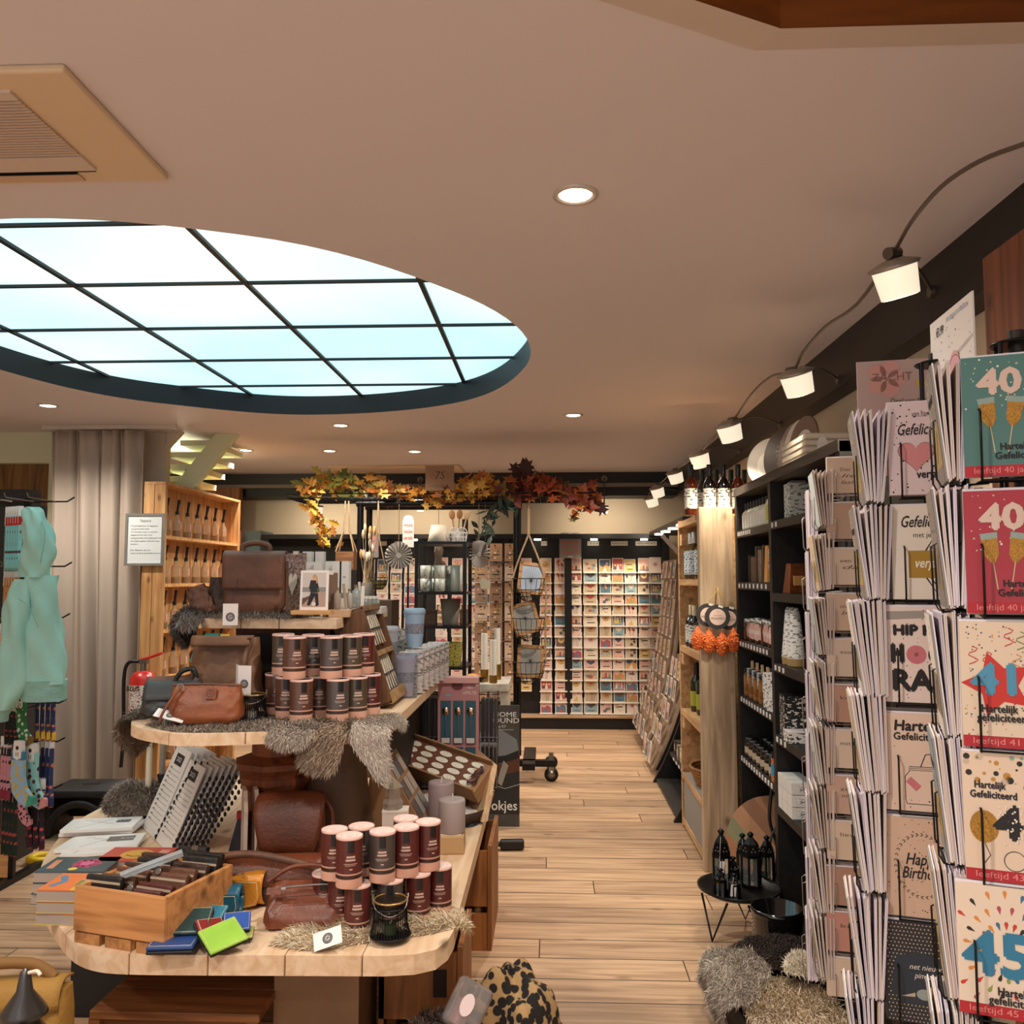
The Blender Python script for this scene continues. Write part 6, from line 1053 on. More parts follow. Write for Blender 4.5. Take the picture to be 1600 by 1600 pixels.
o = thing('messenger_bag', 'dark brown messenger bag with buckled strap in front of the backpack', 'bag', (at(430, 1410, Y=2.62).x, 2.62, .5), .12); b = B(); pouch(b, .30, .12, .115, DLEATH, .85, .4, .15, 3, wr=.008, seed=21); b.obj('body', o); b = B(); b.surf(lambda u, v: ((u - .5) * .29, .03 - .09 * v - .015 * math.sin(v * PI), .122 + .014 * math.sin(v * PI * .9) - .07 * v * v), 14, 10, RUST); b.obj('flap', o, solid=.006); b = B(); b.tube(smooth([V((-.16, -.02, .08)), V((-.15, -.04, .135)), V((-.05, -.06, .15)), V((.08, -.07, .125)), V((.14, -.06, .10)), V((.17, -.05, .06))], 6), .011, BRN, 8); b.obj('strap', o); b = B(); b.ring(0, 0, .013, .004, STEEL, 0, M4.Translation((.09, -.085, .125)) @ M4.Rotation(-.6, 4, 'X')); b.lathe([(.0, .004), (.006, 0)], STEEL, 10, (-.08, -.075, .10)); b.obj('buckle', o)
o = thing('shoulder_bag', 'reddish brown leather shoulder bag lying at the table front', 'bag', (at(457, 1478, Z=.5).x, 2.40, .502), .06); T = M4.Rotation(-.42, 4, 'X'); b = B(); f = pouch(b, .232, .09, .125, pm('#7a3d22', .36, bump=.15, bs=60, var=.3, vs=6), .86, .3, .15, 5, T @ M4.Translation((0, .02, 0)), wr=.003, seed=22); b.obj('body', o)
b = B(); b.tube(smooth([T @ V((-.10, -.028, .098)), T @ V((0, -.03, .108)), T @ V((.1, -.028, .112))], 5), .0028, STEEL, 6); b.obj('zip', o); b = B(); b.box((-.08, -.047, .092), (.04, .004, .018), RUST, T=T); b.box((-.055, -.05, .098), (.012, .004, .006), STEEL, T=T); b.obj('zip_pull', o.children[1])
b = B(); b.tube(smooth([V((-.11, .05, .11)), V((-.05, .06, .145)), V((.03, .06, .15)), V((.1, .05, .135)), V((.12, .03, .10)), V((.118, .01, .05))], 6), .007, RUST, 6); b.obj('strap', o); b = B(); b.tube([T @ V((-.085, -.045, .015)), T @ V((-.095, -.05, .05)), T @ V((-.08, -.05, .075)), T @ V((.07, -.05, .085))], .0012, DLEATH, 5); b.obj('seam', o)
hangtag('hang_tag', 'white tag with round black logo lying on the cream fur', at(512, 1466, Y=2.27), .075, .045, (-.75, -.32, .05), (-.0, .05, .04))
# ================================================================ left end of the lower tier
def calmat(b, w, h):
    b.rect(w * .5, h * .86, w * .5, h * .13, INK, .0012); b.text('2023', w * .5, h * .86, h * .05, TAGP, .0016, w=w * .3)
    for i in range(12): b.rect(w * .5, h * (.74 - i * .055), w * .8, .0014, pm('#8a857f', .6), .0012); b.rect(w * .22, h * (.75 - i * .055), w * .1, .003, INK, .0013)
W1 = V((.12, -.155, 0)); UPV = V((.15, .0, .285))
for gidx, (P0, nn_) in enumerate(((at(222, 1292, Z=.503), 5), (at(243, 1313, Z=.503), 7))):
    for i in range(nn_):
        d = V((.016 * i, .009 * i, 0)); P_ = P0 + d; up = UPV + V((.004 * i, 0, -.004 * i)) if gidx == 0 else UPV * .93 + V((.004 * i, 0, 0)); g = sheet('white %s calendar leaning on the pillar, %s from left in the %s row' % ('family' if gidx == 0 else 'birthday', ORD[i], ['rear', 'front'][gidx]), [P_, P_ + W1, P_ + up], pm('#e6e0da', .6), calmat if i == 0 else None, 'calendar', 'calendar', .004)
        g['group'] = 'calendars leaning on the pillar'; b = B(); nv = (W1.normalized()); un = up.normalized()
        for k in range(14): p = W1 + up * ((k + .5) / 14); b.sph(tuple(p), (.006, .006, .009), BLACK, 6, 4)
        b.obj('spiral_binding', g)
for i, (px, py, z, rz, w) in enumerate(((158, 1297, .503, .18, .25), (164, 1294, .515, .12, .25), (160, 1291, .527, .2, .25), (158, 1322, .503, .1, .26), (165, 1319, .513, .25, .24), (150, 1328, .503, .3, .2))):
    q = at(px, py, Z=z); o = thing('planner', 'white weekly planner lying on the left end of the table, %s' % ['bottom of the back pile', 'middle of the back pile', 'top of the back pile', 'bottom of the front pile', 'top of the front pile', 'loose one beside the books'][i], 'planner', (q.x, q.y, z), rz, 'weekly planners'); b = B(); b.box((0, 0, .006), (w, .15, .011), pm('#e9e7e4', .55)); b.obj('pages', o); b = B()
    b.stroke([(-w * .3, -.06), (w * .1, .05)], .003, pm('#9a9894', .6), .0118); b.rect(w * .28, .02, .05, .035, INK, .0119) if i != 4 else b.rect(w * .2, .02, .09, .06, pm('#6a6561', .6), .0119); b.text('PLAN', w * .28, .02, .012, TAGP, .0122)
    for k in range(4): b.rect(-w * .25 + k * .03, .05 - k * .02, .03, .002, INK, .0119)
    b.obj('cover_print', o)
def bookart(k):
    def f(b, w, d, z):
        c = [('#3d4f55', '#c23f6a', '#d9c23f'), ('#c9482f', '#e0b13a', '#f0d9c0'), ('#d9773a', '#4f6f9a', '#e0a23f'), ('#c9b83a', '#4f8a3f', '#2f4f5a')][k]; b.rect(0, 0, w, d, pm(c[0], .5), z); R = random.Random(k)
        if k == 0:
            for i in range(10): b.disc(.02 + .03 * math.cos(i * .63), .005 + .028 * math.sin(i * .63), .014, pm(c[1], .5), z + .0003, ry=.007 if i % 2 else .014, n=10)
            b.disc(.02, .005, .02, pm('#d9669a', .5), z + .0006); b.disc(.0, -.045, .013, pm(c[2], .5), z + .0008); b.rect(-.075, .0, .02, .08, pm('#c98a6a', .5), z + .0004, a=.1)
        elif k == 1: b.disc(.0, .0, .05, pm(c[1], .5), z + .0003, ry=.045); b.disc(.018, .008, .008, INK, z + .0006); b.stroke([(-.03, -.01), (-.005, -.024), (.02, -.018)], .006, pm('#7a4a1a', .5), z + .0006); b.rect(.075, .02, .03, .05, pm('#e6a29a', .5), z + .0003)
        elif k == 2:
            for i in range(6): b.stroke([(-.08 + i * .03, -.05), (-.07 + i * .03, .0), (-.09 + i * .035, .05)], .011, pm(c[1] if i % 2 else c[2], .5), z + .0003)
        else: b.rect(-.055, 0, .09, d, pm('#d9773a', .5), z + .0002); b.stroke([(-.08, -.04), (-.06, .0), (-.085, .045)], .02, pm('#5f7fa0', .5), z + .0003); T_ = b.T; b.T = T_ @ M4.Translation((.035, 0, 0)); b.flat([(-.05, -.03), (-.02, -.045), (.02, -.04), (.05, -.02), (.045, .03), (.02, .045), (-.01, .02), (-.05, .01)], pm(c[1], .5), z + .0003); b.disc(.045, -.03, .018, pm('#e6d94a', .5), z + .0006); b.disc(.02, .022, .006, PAPER, z + .0006); b.T = T_
    return f
BKN = ['dark teal with a pink flower', 'red with a yellow cartoon face', 'orange with blue stripes', 'orange and yellow with a green blob']
for si, (px, py, k, n, rz) in enumerate(((124, 1350, 0, 3, .02), (212, 1335, 1, 3, .02), (136, 1377, 3, 3, -.03), (226, 1354, 2, 2, .05))):
    zt = .5 + .032 * n; q = at(px, py, Z=zt)
    for i in range(n):
        o = thing('paperback', 'chunky paperback, cover %s, %s of the %s' % (BKN[k], ['bottom', 'middle', 'top'][i if n == 3 else i * 2], ['back left pile', 'back right pile', 'front left pile', 'low right pile'][si]), 'book', (q.x + RT.uniform(-.004, .004), q.y + RT.uniform(-.004, .004), .5005 + .032 * i), rz + RT.uniform(-.04, .04), 'colourful chunky paperbacks')
        b = B(); b.box((0, 0, .0155), (.2, .135, .028), pm('#a39488', .8)); b.obj('pages', o); b = B(); b.box((0, 0, .0305), (.204, .139, .0015), pm(['#3d4f55', '#c9482f', '#d9773a', '#d9773a'][k], .5)); b.box((0, 0, .001), (.204, .139, .0012), pm(['#3d4f55', '#c9482f', '#d9773a', '#c9b83a'][k], .5)); bookart(k)(b, .2, .135, .0316); b.obj('cover', o)
o = thing('paper_cup', 'plain beige round paper cup behind the wooden crate', 'cup', at(148, 1385, Z=.56)); o.location.z = .502; b = B(); b.lathe([(.03, 0), (.038, .085), (.04, .088), (.036, .085), (.029, .004), (0, .004)], pm('#d9bd96', .6), 26); b.obj('cup', o)
# pine crate of wallets
CW_, CD_, CHH = .29, .265, .115; o = thing('pine_crate', 'pine crate of small leather wallets at the table front', 'crate', (-1.075, 2.39, .5), -.28); PK_ = wood('#c78c54', '#9c6434', 0, .9)
for nm, c, d in (('front_board', (0, -CD_ / 2, .03 + CHH / 2), (CW_, .014, CHH)), ('rear_board', (0, CD_ / 2, .03 + CHH / 2), (CW_, .014, CHH)), ('side_board', (CW_ / 2 - .007, 0, .03 + CHH / 2), (.014, CD_ - .014, CHH)), ('side_board', (-CW_ / 2 + .007, 0, .03 + CHH / 2), (.014, CD_ - .014, CHH)), ('divider', (-.0, 0, .03 + CHH * .4), (.01, CD_ - .014, CHH * .8))): b = B(); b.box(c, d, PK_); b.obj(nm, o, bev=.003)
for x in (-.1, 0, .1): b = B(); b.box((x, 0, .014), (.082, CD_ + .01, .026), wood('#b5804c', '#8a5a30', 1)); b.obj('slat', o)
CRM = M4.Translation(o.location) @ M4.Rotation(-.28, 4, 'Z'); WLC = [('black', pm('#17130f', .45, bump=.2, bs=80)), ('dark brown', DLEATH), ('reddish', pm('#4f1f1a', .4, bump=.2, bs=80)), ('brown', pm('#5f3a26', .5, bump=.2, bs=80))]
for i, (x, y, k, tilt, h) in enumerate(((-.11, -.10, 0, .5, .085), (-.10, -.06, 3, .55, .075), (-.09, -.02, 3, .6, .08), (-.10, .02, 1, .6, .08), (-.08, .06, 0, .5, .085), (-.10, .1, 1, .4, .085), (.04, -.105, 2, .6, .065), (.05, -.07, 2, .6, .07), (.06, -.03, 3, .62, .085), (.06, .0, 3, .62, .09), (.07, .04, 1, .6, .09), (.08, .075, 0, .5, .1), (.07, .11, 0, .4, .1))):
    g = thing('wallet', '%s leather wallet standing in the pine crate, %s bay, %s from the front' % (WLC[k][0], ['left', 'right'][x > 0], ORD[i if x < 0 else i - 6]), 'wallet', CRM @ V((x * .88, y, .075)), -.28 + RT.uniform(-.08, .08), 'wallets in the pine crate'); T = M4.Rotation(-tilt * .5, 4, 'X'); b = B(); b.box((0, 0, h / 2), (.115, .02, h), WLC[k][1], T=T); b.obj('leather', g, bev=.006, seg=3); b = B(); b.box((.0, -.0105, h * .8), (.112, .002, .006), pm('#b8a68f', .4, .3), T=T); b.obj('zip', g)
    if i in (6, 8): b = B(); b.lathe([(.008, -.002), (.011, 0), (.008, .002)], STEEL, 12, T=T @ M4.Translation((-.035, -.012, h)) @ FACE); b.obj('ring', g)
b = B(); b.box((0, 0, 0), (.16, .02, .012), pm('#cfd4d6', .1, trans=.6)); g = b.obj('plastic_sleeve', loc=CRM @ V((-.0, -.02, .178))); g.rotation_euler = (.2, -.25, .5); tag(g, 'clear plastic sleeve lying on the wallets in the crate', 'sleeve')
for i, (px, py, y, w, h, k, rz, band) in enumerate(((290, 1345, 2.72, .11, .075, 0, -.15, '#8a7358'), (296, 1332, 2.80, .10, .07, 0, -.1, '#6b5a48'), (352, 1350, 2.66, .12, .095, 3, .15, '#b59a6a'), (318, 1375, 2.50, .075, .06, 1, -.2, '#c9b48a'), (334, 1372, 2.56, .07, .06, 3, -.2, '#8a7358'), (262, 1352, 2.62, .10, .05, 3, .3, '#a3693a'))):
    q = at(px, py, Y=y); z = .5 if i not in (5,) else .6; g = thing('notebook', '%s leather notebook with paper band behind the pine crate, %s of six' % (WLC[k][0], ORD[i]), 'notebook', (q.x, y, .502), rz, 'leather notebooks behind the crate'); T = M4.Rotation(-.35, 4, 'X'); hh = h + .02; b = B(); b.box((0, 0, hh / 2), (w, .028, hh), WLC[k][1], T=T); b.obj('cover', g, bev=.004); b = B(); b.box((.01, -.0, hh / 2), (.022, .031, hh + .003), pm(band, .6), T=T); b.obj('paper_band', g)
# coloured wallets on the table front
def cw(label, q, w, d, t, c, rz, tilt=(0, 0), flap=False):
    g = thing('wallet', label, 'wallet', q, rz, 'coloured leather wallets'); g.rotation_euler = (tilt[0], tilt[1], rz); M_ = pm(c, .38, bump=.15, bs=90, var=.15, vs=12)
    b = B(); b.box((0, 0, t * .28), (w, d, t * .45), pm('#14161a', .5) if not flap else M_); b.obj('lower_half', g, bev=.004); b = B(); b.box((0, 0, t * .76), (w, d, t * .45), M_); b.obj('upper_half', g, bev=.004)
    b = B(); k = .45; b.tube([(-w * k, -d * k, t), (w * k, -d * k, t), (w * k, d * k, t), (-w * k, d * k, t)], .0008, pm('#d9cfa8', .6), 4, True); b.obj('stitching', g); return g
cw('royal blue leather wallet lying at the very front of the table', at(272, 1482, Z=.515), .115, .085, .022, '#27457f', .12)
cw('dark green leather wallet behind the royal blue one', at(298, 1447, Z=.545), .105, .085, .022, '#1d3a38', .15, (.45, 0)); cw('red leather wallet standing between the dark green and lime ones', at(327, 1460, Z=.53), .08, .07, .02, '#8d2422', 1.0, (.7, .2)); cw('cyan leather wallet behind the dark green one', at(326, 1436, Z=.535), .09, .07, .018, '#2f7f9a', -.1, (.4, 0))
cw('lime green leather wallet at the table front', at(348, 1468, Z=.53), .10, .085, .018, '#93c23a', .75, (.4, -.15)); cw('bright blue leather wallet beside the lime one', at(370, 1445, Z=.535), .07, .06, .016, '#2550a8', .3, (.5, 0)); cw('small yellow green leather wallet against the shoulder bag', at(384, 1462, Z=.512), .04, .05, .012, '#a8ac5a', .2, (.2, 0))
def flapw(label, q, c, rz, s=1.0):
    g = thing('wallet', label, 'wallet', q, rz, 'coloured leather wallets'); M_ = pm(c, .38, bump=.15, bs=90, var=.15, vs=12); b = B(); b.surf(lambda u, v: ((u - .5) * .095 * s, .03 * s * math.cos(v * 2 * PI), .045 * s + .040 * s * math.sin(v * 2 * PI) * 1.0), 8, 18, M_); b.obj('folded_body', g, solid=.004); b = B(); P_ = [(-.042 * s, .07 * s), (.042 * s, .07 * s), (.046 * s, .035 * s), (.036 * s, .012 * s), (.0, .002 * s), (-.036 * s, .012 * s), (-.046 * s, .035 * s)]; b.prism(P_[::-1], .032 * s, .038 * s, M_, FACE); b.tube([(x * .9, -.039 * s, .04 * s + (y - .04 * s) * .9) for x, y in P_], .0008, pm('#d9cfa8', .6), 4, True); b.obj('flap', g); return g
q = at(346, 1437, Z=.5); flapw('teal blue flap wallet standing in front of the orange one', (q.x, q.y + .02, .502), '#1f5f78', .1); q = at(364, 1428, Z=.5); flapw('orange flap wallet standing against the pine crate', (q.x + .02, q.y + .07, .502), '#d18a2c', -.1, 1.15)
# bowl with fur, candlesticks at the back left
o = thing('wooden_bowl', 'shallow wooden bowl at the back left of the lower tier', 'bowl', (at(203, 1280, Z=.5).x + .02, 3.5, .5)); b = B(); b.lathe([(.05, 0), (.10, .03), (.125, .075), (.12, .078), (.09, .035), (.0, .012)], wood('#a87a50', '#7d5433', 0), 28); b.obj('bowl', o)
pelt('fur_tails', 'grey brown fluffy fur tails heaped in the wooden bowl', [(o.location.x + .13 * math.cos(a), 3.47 + .11 * math.sin(a)) for a in arc(0, 2 * PI, 11, float)[:-1]], flatz(.53), .10, GF, 6000, .03, 31)
def cstick(label, px, py0, py1, y, c, shape):
    o = thing('candlestick', label, 'candle holder', (at(px, 1250, Y=y).x, y, .5)); zb_ = at(px, py1, Y=y).z - .5; zt = at(px, py0, Y=y).z - .5; b = B()
    b.lathe([(.045, 0), (.048, .01), (.03, .03), (.022, zb_ - .03), (.026, zb_ - .005), (.02, zb_)] if shape == 0 else [(.03, 0), (.05, .03), (.055, .07), (.035, .11), (.016, .13), (.02, zb_ + .01), (.016, zb_ + .014)], BLACK, 22); b.obj('holder', o); o2 = thing('taper_candle', label.replace('candlestick', 'taper candle standing in a candlestick').replace('black', c[0]), 'candle', o.location + V((0, 0, zb_ + .002))); b = B(); b.cyl((0, 0, 0), (0, 0, zt - zb_), .0125, pm(c[1], .5), r2=.011, n=14); b.obj('wax', o2); b = B(); b.tube([(0, 0, zt - zb_), (.001, 0, zt - zb_ + .014)], .0016, pm('#d9d4cc', .6)); b.obj('wick', o2)
cstick('slim black candlestick left of the calendars', 231, 1153, 1234, 3.45, ('ivory', '#d9cfb6'), 0); cstick('round black candlestick closer to the calendars', 252, 1160, 1214, 3.55, ('grey', '#a09a90'), 1)
# boards standing behind the notebooks
for i, (px, c) in enumerate(((384, '#6f5c50'), (398, '#5e4b40'))): q = at(px, 1320, Y=2.86); b = B(); b.prism([(-.055, 0), (.055, 0), (.055, .2), (.02, .26), (-.055, .26)], 0, .012, pm('#c9b3a0', .6), FACE, side=pm('#d9c6b4', .6)); g = b.obj('sample_board', loc=(q.x, 2.86 + .02 * i, .502)); g.rotation_euler = (0, 0, -1.15); tag(g, 'pale edged board standing beside the carved pillar, %s one' % ['left', 'right'][i], 'board')
g = thing('toy_packet', 'small red and blue packet in front of the carved pillar', 'packet', (at(362, 1310, Y=2.92).x, 2.92, .502), .3); b = B(); b.box((0, 0, .075), (.04, .03, .15), pm('#2c2a33', .5, var=.5, vs=40), T=M4.Rotation(.25, 4, 'Y')); b.obj('packet', g); b = B(); b.box((.035, 0, .16), (.04, .032, .02), pm('#b3261e', .5)); b.obj('red_top', g)
# ================================================================ left wall: curtain, cabinet, hoodie, socks
o = thing('curtain', 'long grey beige curtain with pleated top hanging from a ceiling track', 'curtain', (-3.05, 5.72, 0)); CUR = pm('#b0a294', .85, bump=.3, bs=180)
xa, xb = at(76, 700, Y=5.72).x, at(229, 700, Y=5.72).x; ca, cb2 = at(72, 1240, Y=5.72).x, at(216, 1240, Y=5.72).x
def curt(u, v):
    x0, x1 = ca + (xa - ca) * v, cb2 + (xb - cb2) * v; a = u * 2 * PI; amp = .055 - .02 * v; y = amp * math.sin(a * 4.5 + .6 * math.sin(a * 1.3)) + .02 * math.sin(a * 11 + 3 * v) * (1 - .4 * v)
    if v > .9: y *= 1 - 3.5 * (v - .9); y += .018 * math.sin(a * 13) * (v - .88) * 8
    return (x0 + (x1 - x0) * u + .02 * math.sin(a * 4.5 + 1.2) + 3.05, y, .03 + 2.43 * v)
b = B(); b.surf(curt, 150, 30, CUR); b.obj('cloth', o, solid=.004)
b = B(); b.box((.15 - .1, 0, 2.485), (xb - xa + .25, .03, .028), pm('#cfc3b6', .5)); b.obj('track', o)
OX = at(258, 800, Y=5.62).x; o = thing('bottle_cabinet', 'tall pine cabinet of small oil bottles beside the curtain', 'cabinet', (OX, 6.2, 0)); XL = at(224, 800, Y=5.62).x - OX
zt = at(250, 757, Y=5.62).z
for nm, a, c in (('side_panel', (XL, -.58, 0), (XL * .52, -.545, zt)), ('side_panel', (XL * .52 + .003, -.58, 0), (-.0, -.545, zt)), ('side_panel', (XL, .78, 0), (0, .82, zt)), ('back_panel', (XL, -.545, 0), (XL + .015, .78, zt)), ('top_board', (XL, -.58, zt), (.0, .82, zt + .02))): b = B(); b.bx(a, c, PINEZ); b.obj(nm, o, bev=.003)
zsh = [at(260, y, Y=5.62).z for y in (836, 912, 985, 1060, 1135, 1200)]
for z in zsh: b = B(); b.bx((XL + .015, -.545, z - .022), (-.005, .78, z), PINE); b.obj('shelf_board', o)
ob_ = thing('oil_bottle', 'x', 'bottle'); B().lathe([(.026, 0), (.028, .006), (.028, .11), (.014, .135), (.013, .16)], pm('#e3dccd', .06, trans=.85), 14).obj('glass', ob_); B().lathe([(.025, .004), (.025, .045)], pm('#c99a3f', .1, trans=.5), 14).obj('oil', ob_)
b = B(); b.cyl((0, 0, .155), (0, 0, .18), .013, BLACK, n=10); b.cyl((0, 0, .178), (.012, 0, .26), .0075, BLACK, r2=.011, n=8); b.obj('pourer', ob_); b = B(); b.box((.0285, 0, .08), (.001, .012, .05), pm('#d9a9a0', .5)); b.obj('label', ob_)
for r, z in enumerate(zsh):
    for i in range(7): first_or_cp(ob_, USED, 'oil bottle with black pourer, %s cabinet shelf from the top, %s from the curtain' % (ORD[r], ORD[i]), loc=(OX - .045, 5.74 + i * .17, z), rz=RT.uniform(-.3, .3), group='oil bottles with black pourers')
o = thing('framed_notice', 'silver framed handwritten notice hung on the pine cabinet', 'sign', (at(226, 843, Y=5.6).x, 5.6, at(226, 843, Y=5.6).z)); w, h = .262, .345; SILV = pm('#c3c8c6', .25, .85); b = B()
for c, d in (((0, 0, h / 2 - .008), (w, .016, .016)), ((0, 0, -h / 2 + .008), (w, .016, .016)), ((-w / 2 + .008, 0, 0), (.016, .016, h - .032)), ((w / 2 - .008, 0, 0), (.016, .016, h - .032))): b.box(c, d, SILV)
b.obj('frame', o); b = B(); b.box((0, .002, 0), (w - .03, .006, h - .03), pm('#cdd3d2', .5)); b.obj('paper', o); b = B(); b.text('Tapperij', 0, h * .36, .014, pm('#4a4f50', .6), .002, FACE, shear=.25, w=.075)
for i, t in enumerate(('Te proberen en tappen', 'zo proeven hier', 'U vertelt wat u wenst', 'tappunten bij ons', 'aangevuld met glaasjes en', 'kruiden geen limiet van', 'smaken', '', 'De flesjes op zo', 'staat & kan worden hervuld')):
    if t: b.text(t, -w * .36 + len(t) * .0042, h * (.26 - i * .058), .0085, INK, .002, FACE, shear=.25, w=len(t) * .0084)
b.obj('handwriting', o.children[1])
# fire extinguisher
q = at(222, 1100, Y=5.52); o = thing('fire_extinguisher', 'red fire extinguisher mounted at the pine cabinet side behind the middle tier', 'fire extinguisher', (q.x, 5.52, at(222, 1168, Y=5.52).z)); RED = pm('#c2241f', .3, coat=.4); hb_ = at(222, 1048, Y=5.52).z - o.location.z
b = B(); b.lathe([(.075, .0), (.08, .01), (.08, hb_ - .05), (.06, hb_ - .015), (.03, hb_)], RED, 26); b.obj('cylinder', o); b = B(); b.lathe([(.081, 0), (.081, .06)], BLACK, 26); b.obj('base_ring', o); b = B(); b.cyl((0, 0, hb_), (0, 0, hb_ + .05), .02, STEEL); b.box((0, 0, hb_ + .06), (.05, .04, .03), STEEL); b.obj('valve', o)
b = B(); b.tube(smooth([V((-.02, 0, hb_ + .07)), V((.04, -.01, hb_ + .085)), V((.13, -.02, hb_ + .115))], 5), .009, RED); b.obj('lever', o.children[2]); b = B(); b.tube(smooth([V((-.02, -.01, hb_ + .06)), V((-.09, -.02, hb_ + .05)), V((-.115, -.02, hb_ - .06)), V((-.105, -.02, .1)), V((-.115, -.02, -.12))], 6), .012, BLACK, 8); b.obj('hose', o); b = B(); b.lathe([(.0805, .16), (.0805, .40)], labm('#e5e1dc', '#a8312b'), 26, a0=-PI * .9, a1=-PI * .1); b.obj('instruction_label', o.children[0]); b = B(); b.text('BLUS', -.025, .38, .03, INK, .0815, FACE, bold=.001, w=.08); b.obj('lettering', o)
b = B(); b.bx((-.03, .075, .25), (.03, .16, .3), BLACK); b.obj('wall_bracket', o)
# black step stool and yellow toy
o = thing('step_stool', 'black plastic step stool on the floor before the curtain', 'stool', (at(133, 1300, Z=0).x + .02, 5.0, 0), .05); PL = pm('#17181a', .55, bump=.15, bs=200); b = B(); b.box((0, 0, .245), (.40, .30, .05), PL, tp=.94); b.obj('top', o, bev=.02, seg=3); b = B()
for s in (-1, 1): b.box((s * .185, 0, .11), (.05, .29, .22), PL, tp=.9)
b.box((0, .12, .14), (.36, .03, .17), PL); b.obj('legs', o, bev=.01); b = B(); b.lathe([(.15, -.01), (.15, .01), (.19, .01), (.19, -.01), (.15, -.01)], PL, 18, T=M4.Translation((0, -.14, .02)) @ FACE, a0=0, a1=PI); b.obj('front_arch', o); b = B(); b.box((0, 0, .271), (.09, .03, .002), BLACK); b.obj('grip_slot', o)
o = thing('toy_ring', 'yellow plastic ring lying on the floor left of the table', 'toy', at(66, 1348, Z=0)); b = B(); b.tube([(.06 * math.cos(a), .05 * math.sin(a), .022) for a in arc(0, 2 * PI, 21, float)[:-1]], .02, pm('#e6c21f', .4), 8, True); b.obj('ring', o)
# sock stand
SY = 4.15; o = thing('sock_stand', 'black sock display stand at the left edge of the picture', 'display rack', (-2.75, SY, 0)); b = B(); px = at(21, 1300, Y=SY).x + 2.75
b.bx((px - .012, -.012, 0), (px + .012, .012, 1.85), BLKM); b.obj('post', o); b = B(); b.bx((px - .5, -.02, 0), (px + .012, .02, .03), BLKM); b.bx((px - .02, -.3, 0), (px + .015, .3, .03), BLKM); b.obj('base', o); b = B(); b.bx((px - .45, -.01, .03), (px - .014, .01, .18), PINE); b.obj('wood_panel', o)
levels = [(784, 96), (885, 92), (965, 40), (1098, 90), (1158, 84), (1230, 60)]
for py, _ in levels:
    z = at(20, py, Y=SY).z; b = B(); b.tube([(px - .45, 0, z), (px + .2, 0, z), (px + .24, -.01, z + .02)], .004, BLKM, 6)
    for k in range(5): b.tube([(px - .3 + k * .11, 0, z), (px - .3 + k * .11, -.22, z), (px - .3 + k * .11, -.235, z + .02)], .003, STEEL, 5)
    b.obj('hanging_bar', o)
def sockm(base, ink, seed):
    m, t, bs_, N, K = nt('sock_knit'); tc = N('ShaderNodeTexCoord'); v = N('ShaderNodeTexVoronoi'); v.inputs['Scale'].default_value = 34; K(tc.outputs['Object'], v.inputs['Vector']); r = N('ShaderNodeValToRGB'); r.color_ramp.interpolation = 'CONSTANT'; r.color_ramp.elements[0].color = lin(ink); r.color_ramp.elements[1].color = lin(base); r.color_ramp.elements[1].position = .36; K(v.outputs[0], r.inputs[0]); K(r.outputs[0], bs_.inputs['Base Color']); bs_.inputs['Roughness'].default_value = .9; return m
def sock(label, q, m, heel, rz, cuff, s=1.0, tagc='#e6e2de'):
    g = thing('sock_pair', label, 'socks', q, rz, 'sock pairs on the stand'); g.scale = (s, s, s); b = B(); P_ = [(-.035, 0), (.035, 0), (.04, -.12), (.055, -.17), (.10, -.215), (.10, -.245), (.07, -.262), (.02, -.245), (-.025, -.2), (-.04, -.12)]; b.prism(P_[::-1], -.009, .009, m, FACE); b.obj('knit', g, bev=.005); b = B(); b.prism([(-.036, -.005), (.036, -.005), (.037, -.045), (-.037, -.045)][::-1], -.0098, .0098, pm(cuff, .9), FACE); b.obj('cuff', g); b = B(); b.prism([(.062, -.262), (.103, -.245), (.103, -.212), (.08, -.2)], -.0099, .0099, pm(heel, .9), FACE); b.obj('toe', g)
    b = B(); b.prism([(-.022, .045), (.022, .045), (.026, .01), (.024, -.035), (0, -.045), (-.024, -.035), (-.026, .01)][::-1], -.0115, .0115, pm(tagc, .6), FACE); b.disc(0, .012, .010, INK, .0118, FACE, n=12); b.rect(-.006, -.018, .004, .018, INK, .0118, FACE); b.rect(.006, -.018, .004, .018, INK, .0118, FACE); b.obj('paper_band', g); return g
MT, OR_, GR_, NV_, PKS, BK_ = sockm('#8fc9c6', '#5a2a26', 1), sockm('#c98f52', '#6b4422', 2), sockm('#2f7a45', '#d9d4cc', 3), sockm('#28365f', '#c96a4a', 4), sockm('#c98a94', '#2a2226', 5), sockm('#241a20', '#b34a44', 6); LBS = sockm('#93b3cc', '#c9a83f', 7); DGR = sockm('#1d2b22', '#a8443a', 8)
def row(px0, px1, n, py, m, heel, cuff, nm, lvl, s=1.0, y0=-.2):
    for i in range(n):
        q = at(px0 + (px1 - px0) * i / max(1, n - 1), py, Y=SY + y0 + .0); sock('%s sock pair on the %s rail, %s from left' % (nm, lvl, ORD[i]), q + V((0, .02 * (n - 1 - i) * (.6), 0)), m, heel, -.95 if n > 2 else -.3, cuff, s)
row(0, 32, 6, 806, MT, '#8fc9c6', '#b5251f', 'mint and red', 'top', 1.0); row(0, 26, 5, 902, OR_, '#8a5a30', '#b57a3f', 'tan orange', 'second', 1.0); row(-4, 10, 3, 990, OR_, '#e0cdb0', '#c99a52', 'amber', 'third', 1.0)
row(33, 33, 1, 1096, GR_, '#7a5a30', '#2f7a45', 'green dotted', 'fourth', .75); row(6, 24, 3, 1100, DGR, '#1a1a1a', '#c9b8b0', 'black and pink', 'fourth', .7, -.18); row(52, 84, 4, 1086, NV_, '#d9b03a', '#23283f', 'navy', 'fourth', .8, -.12)
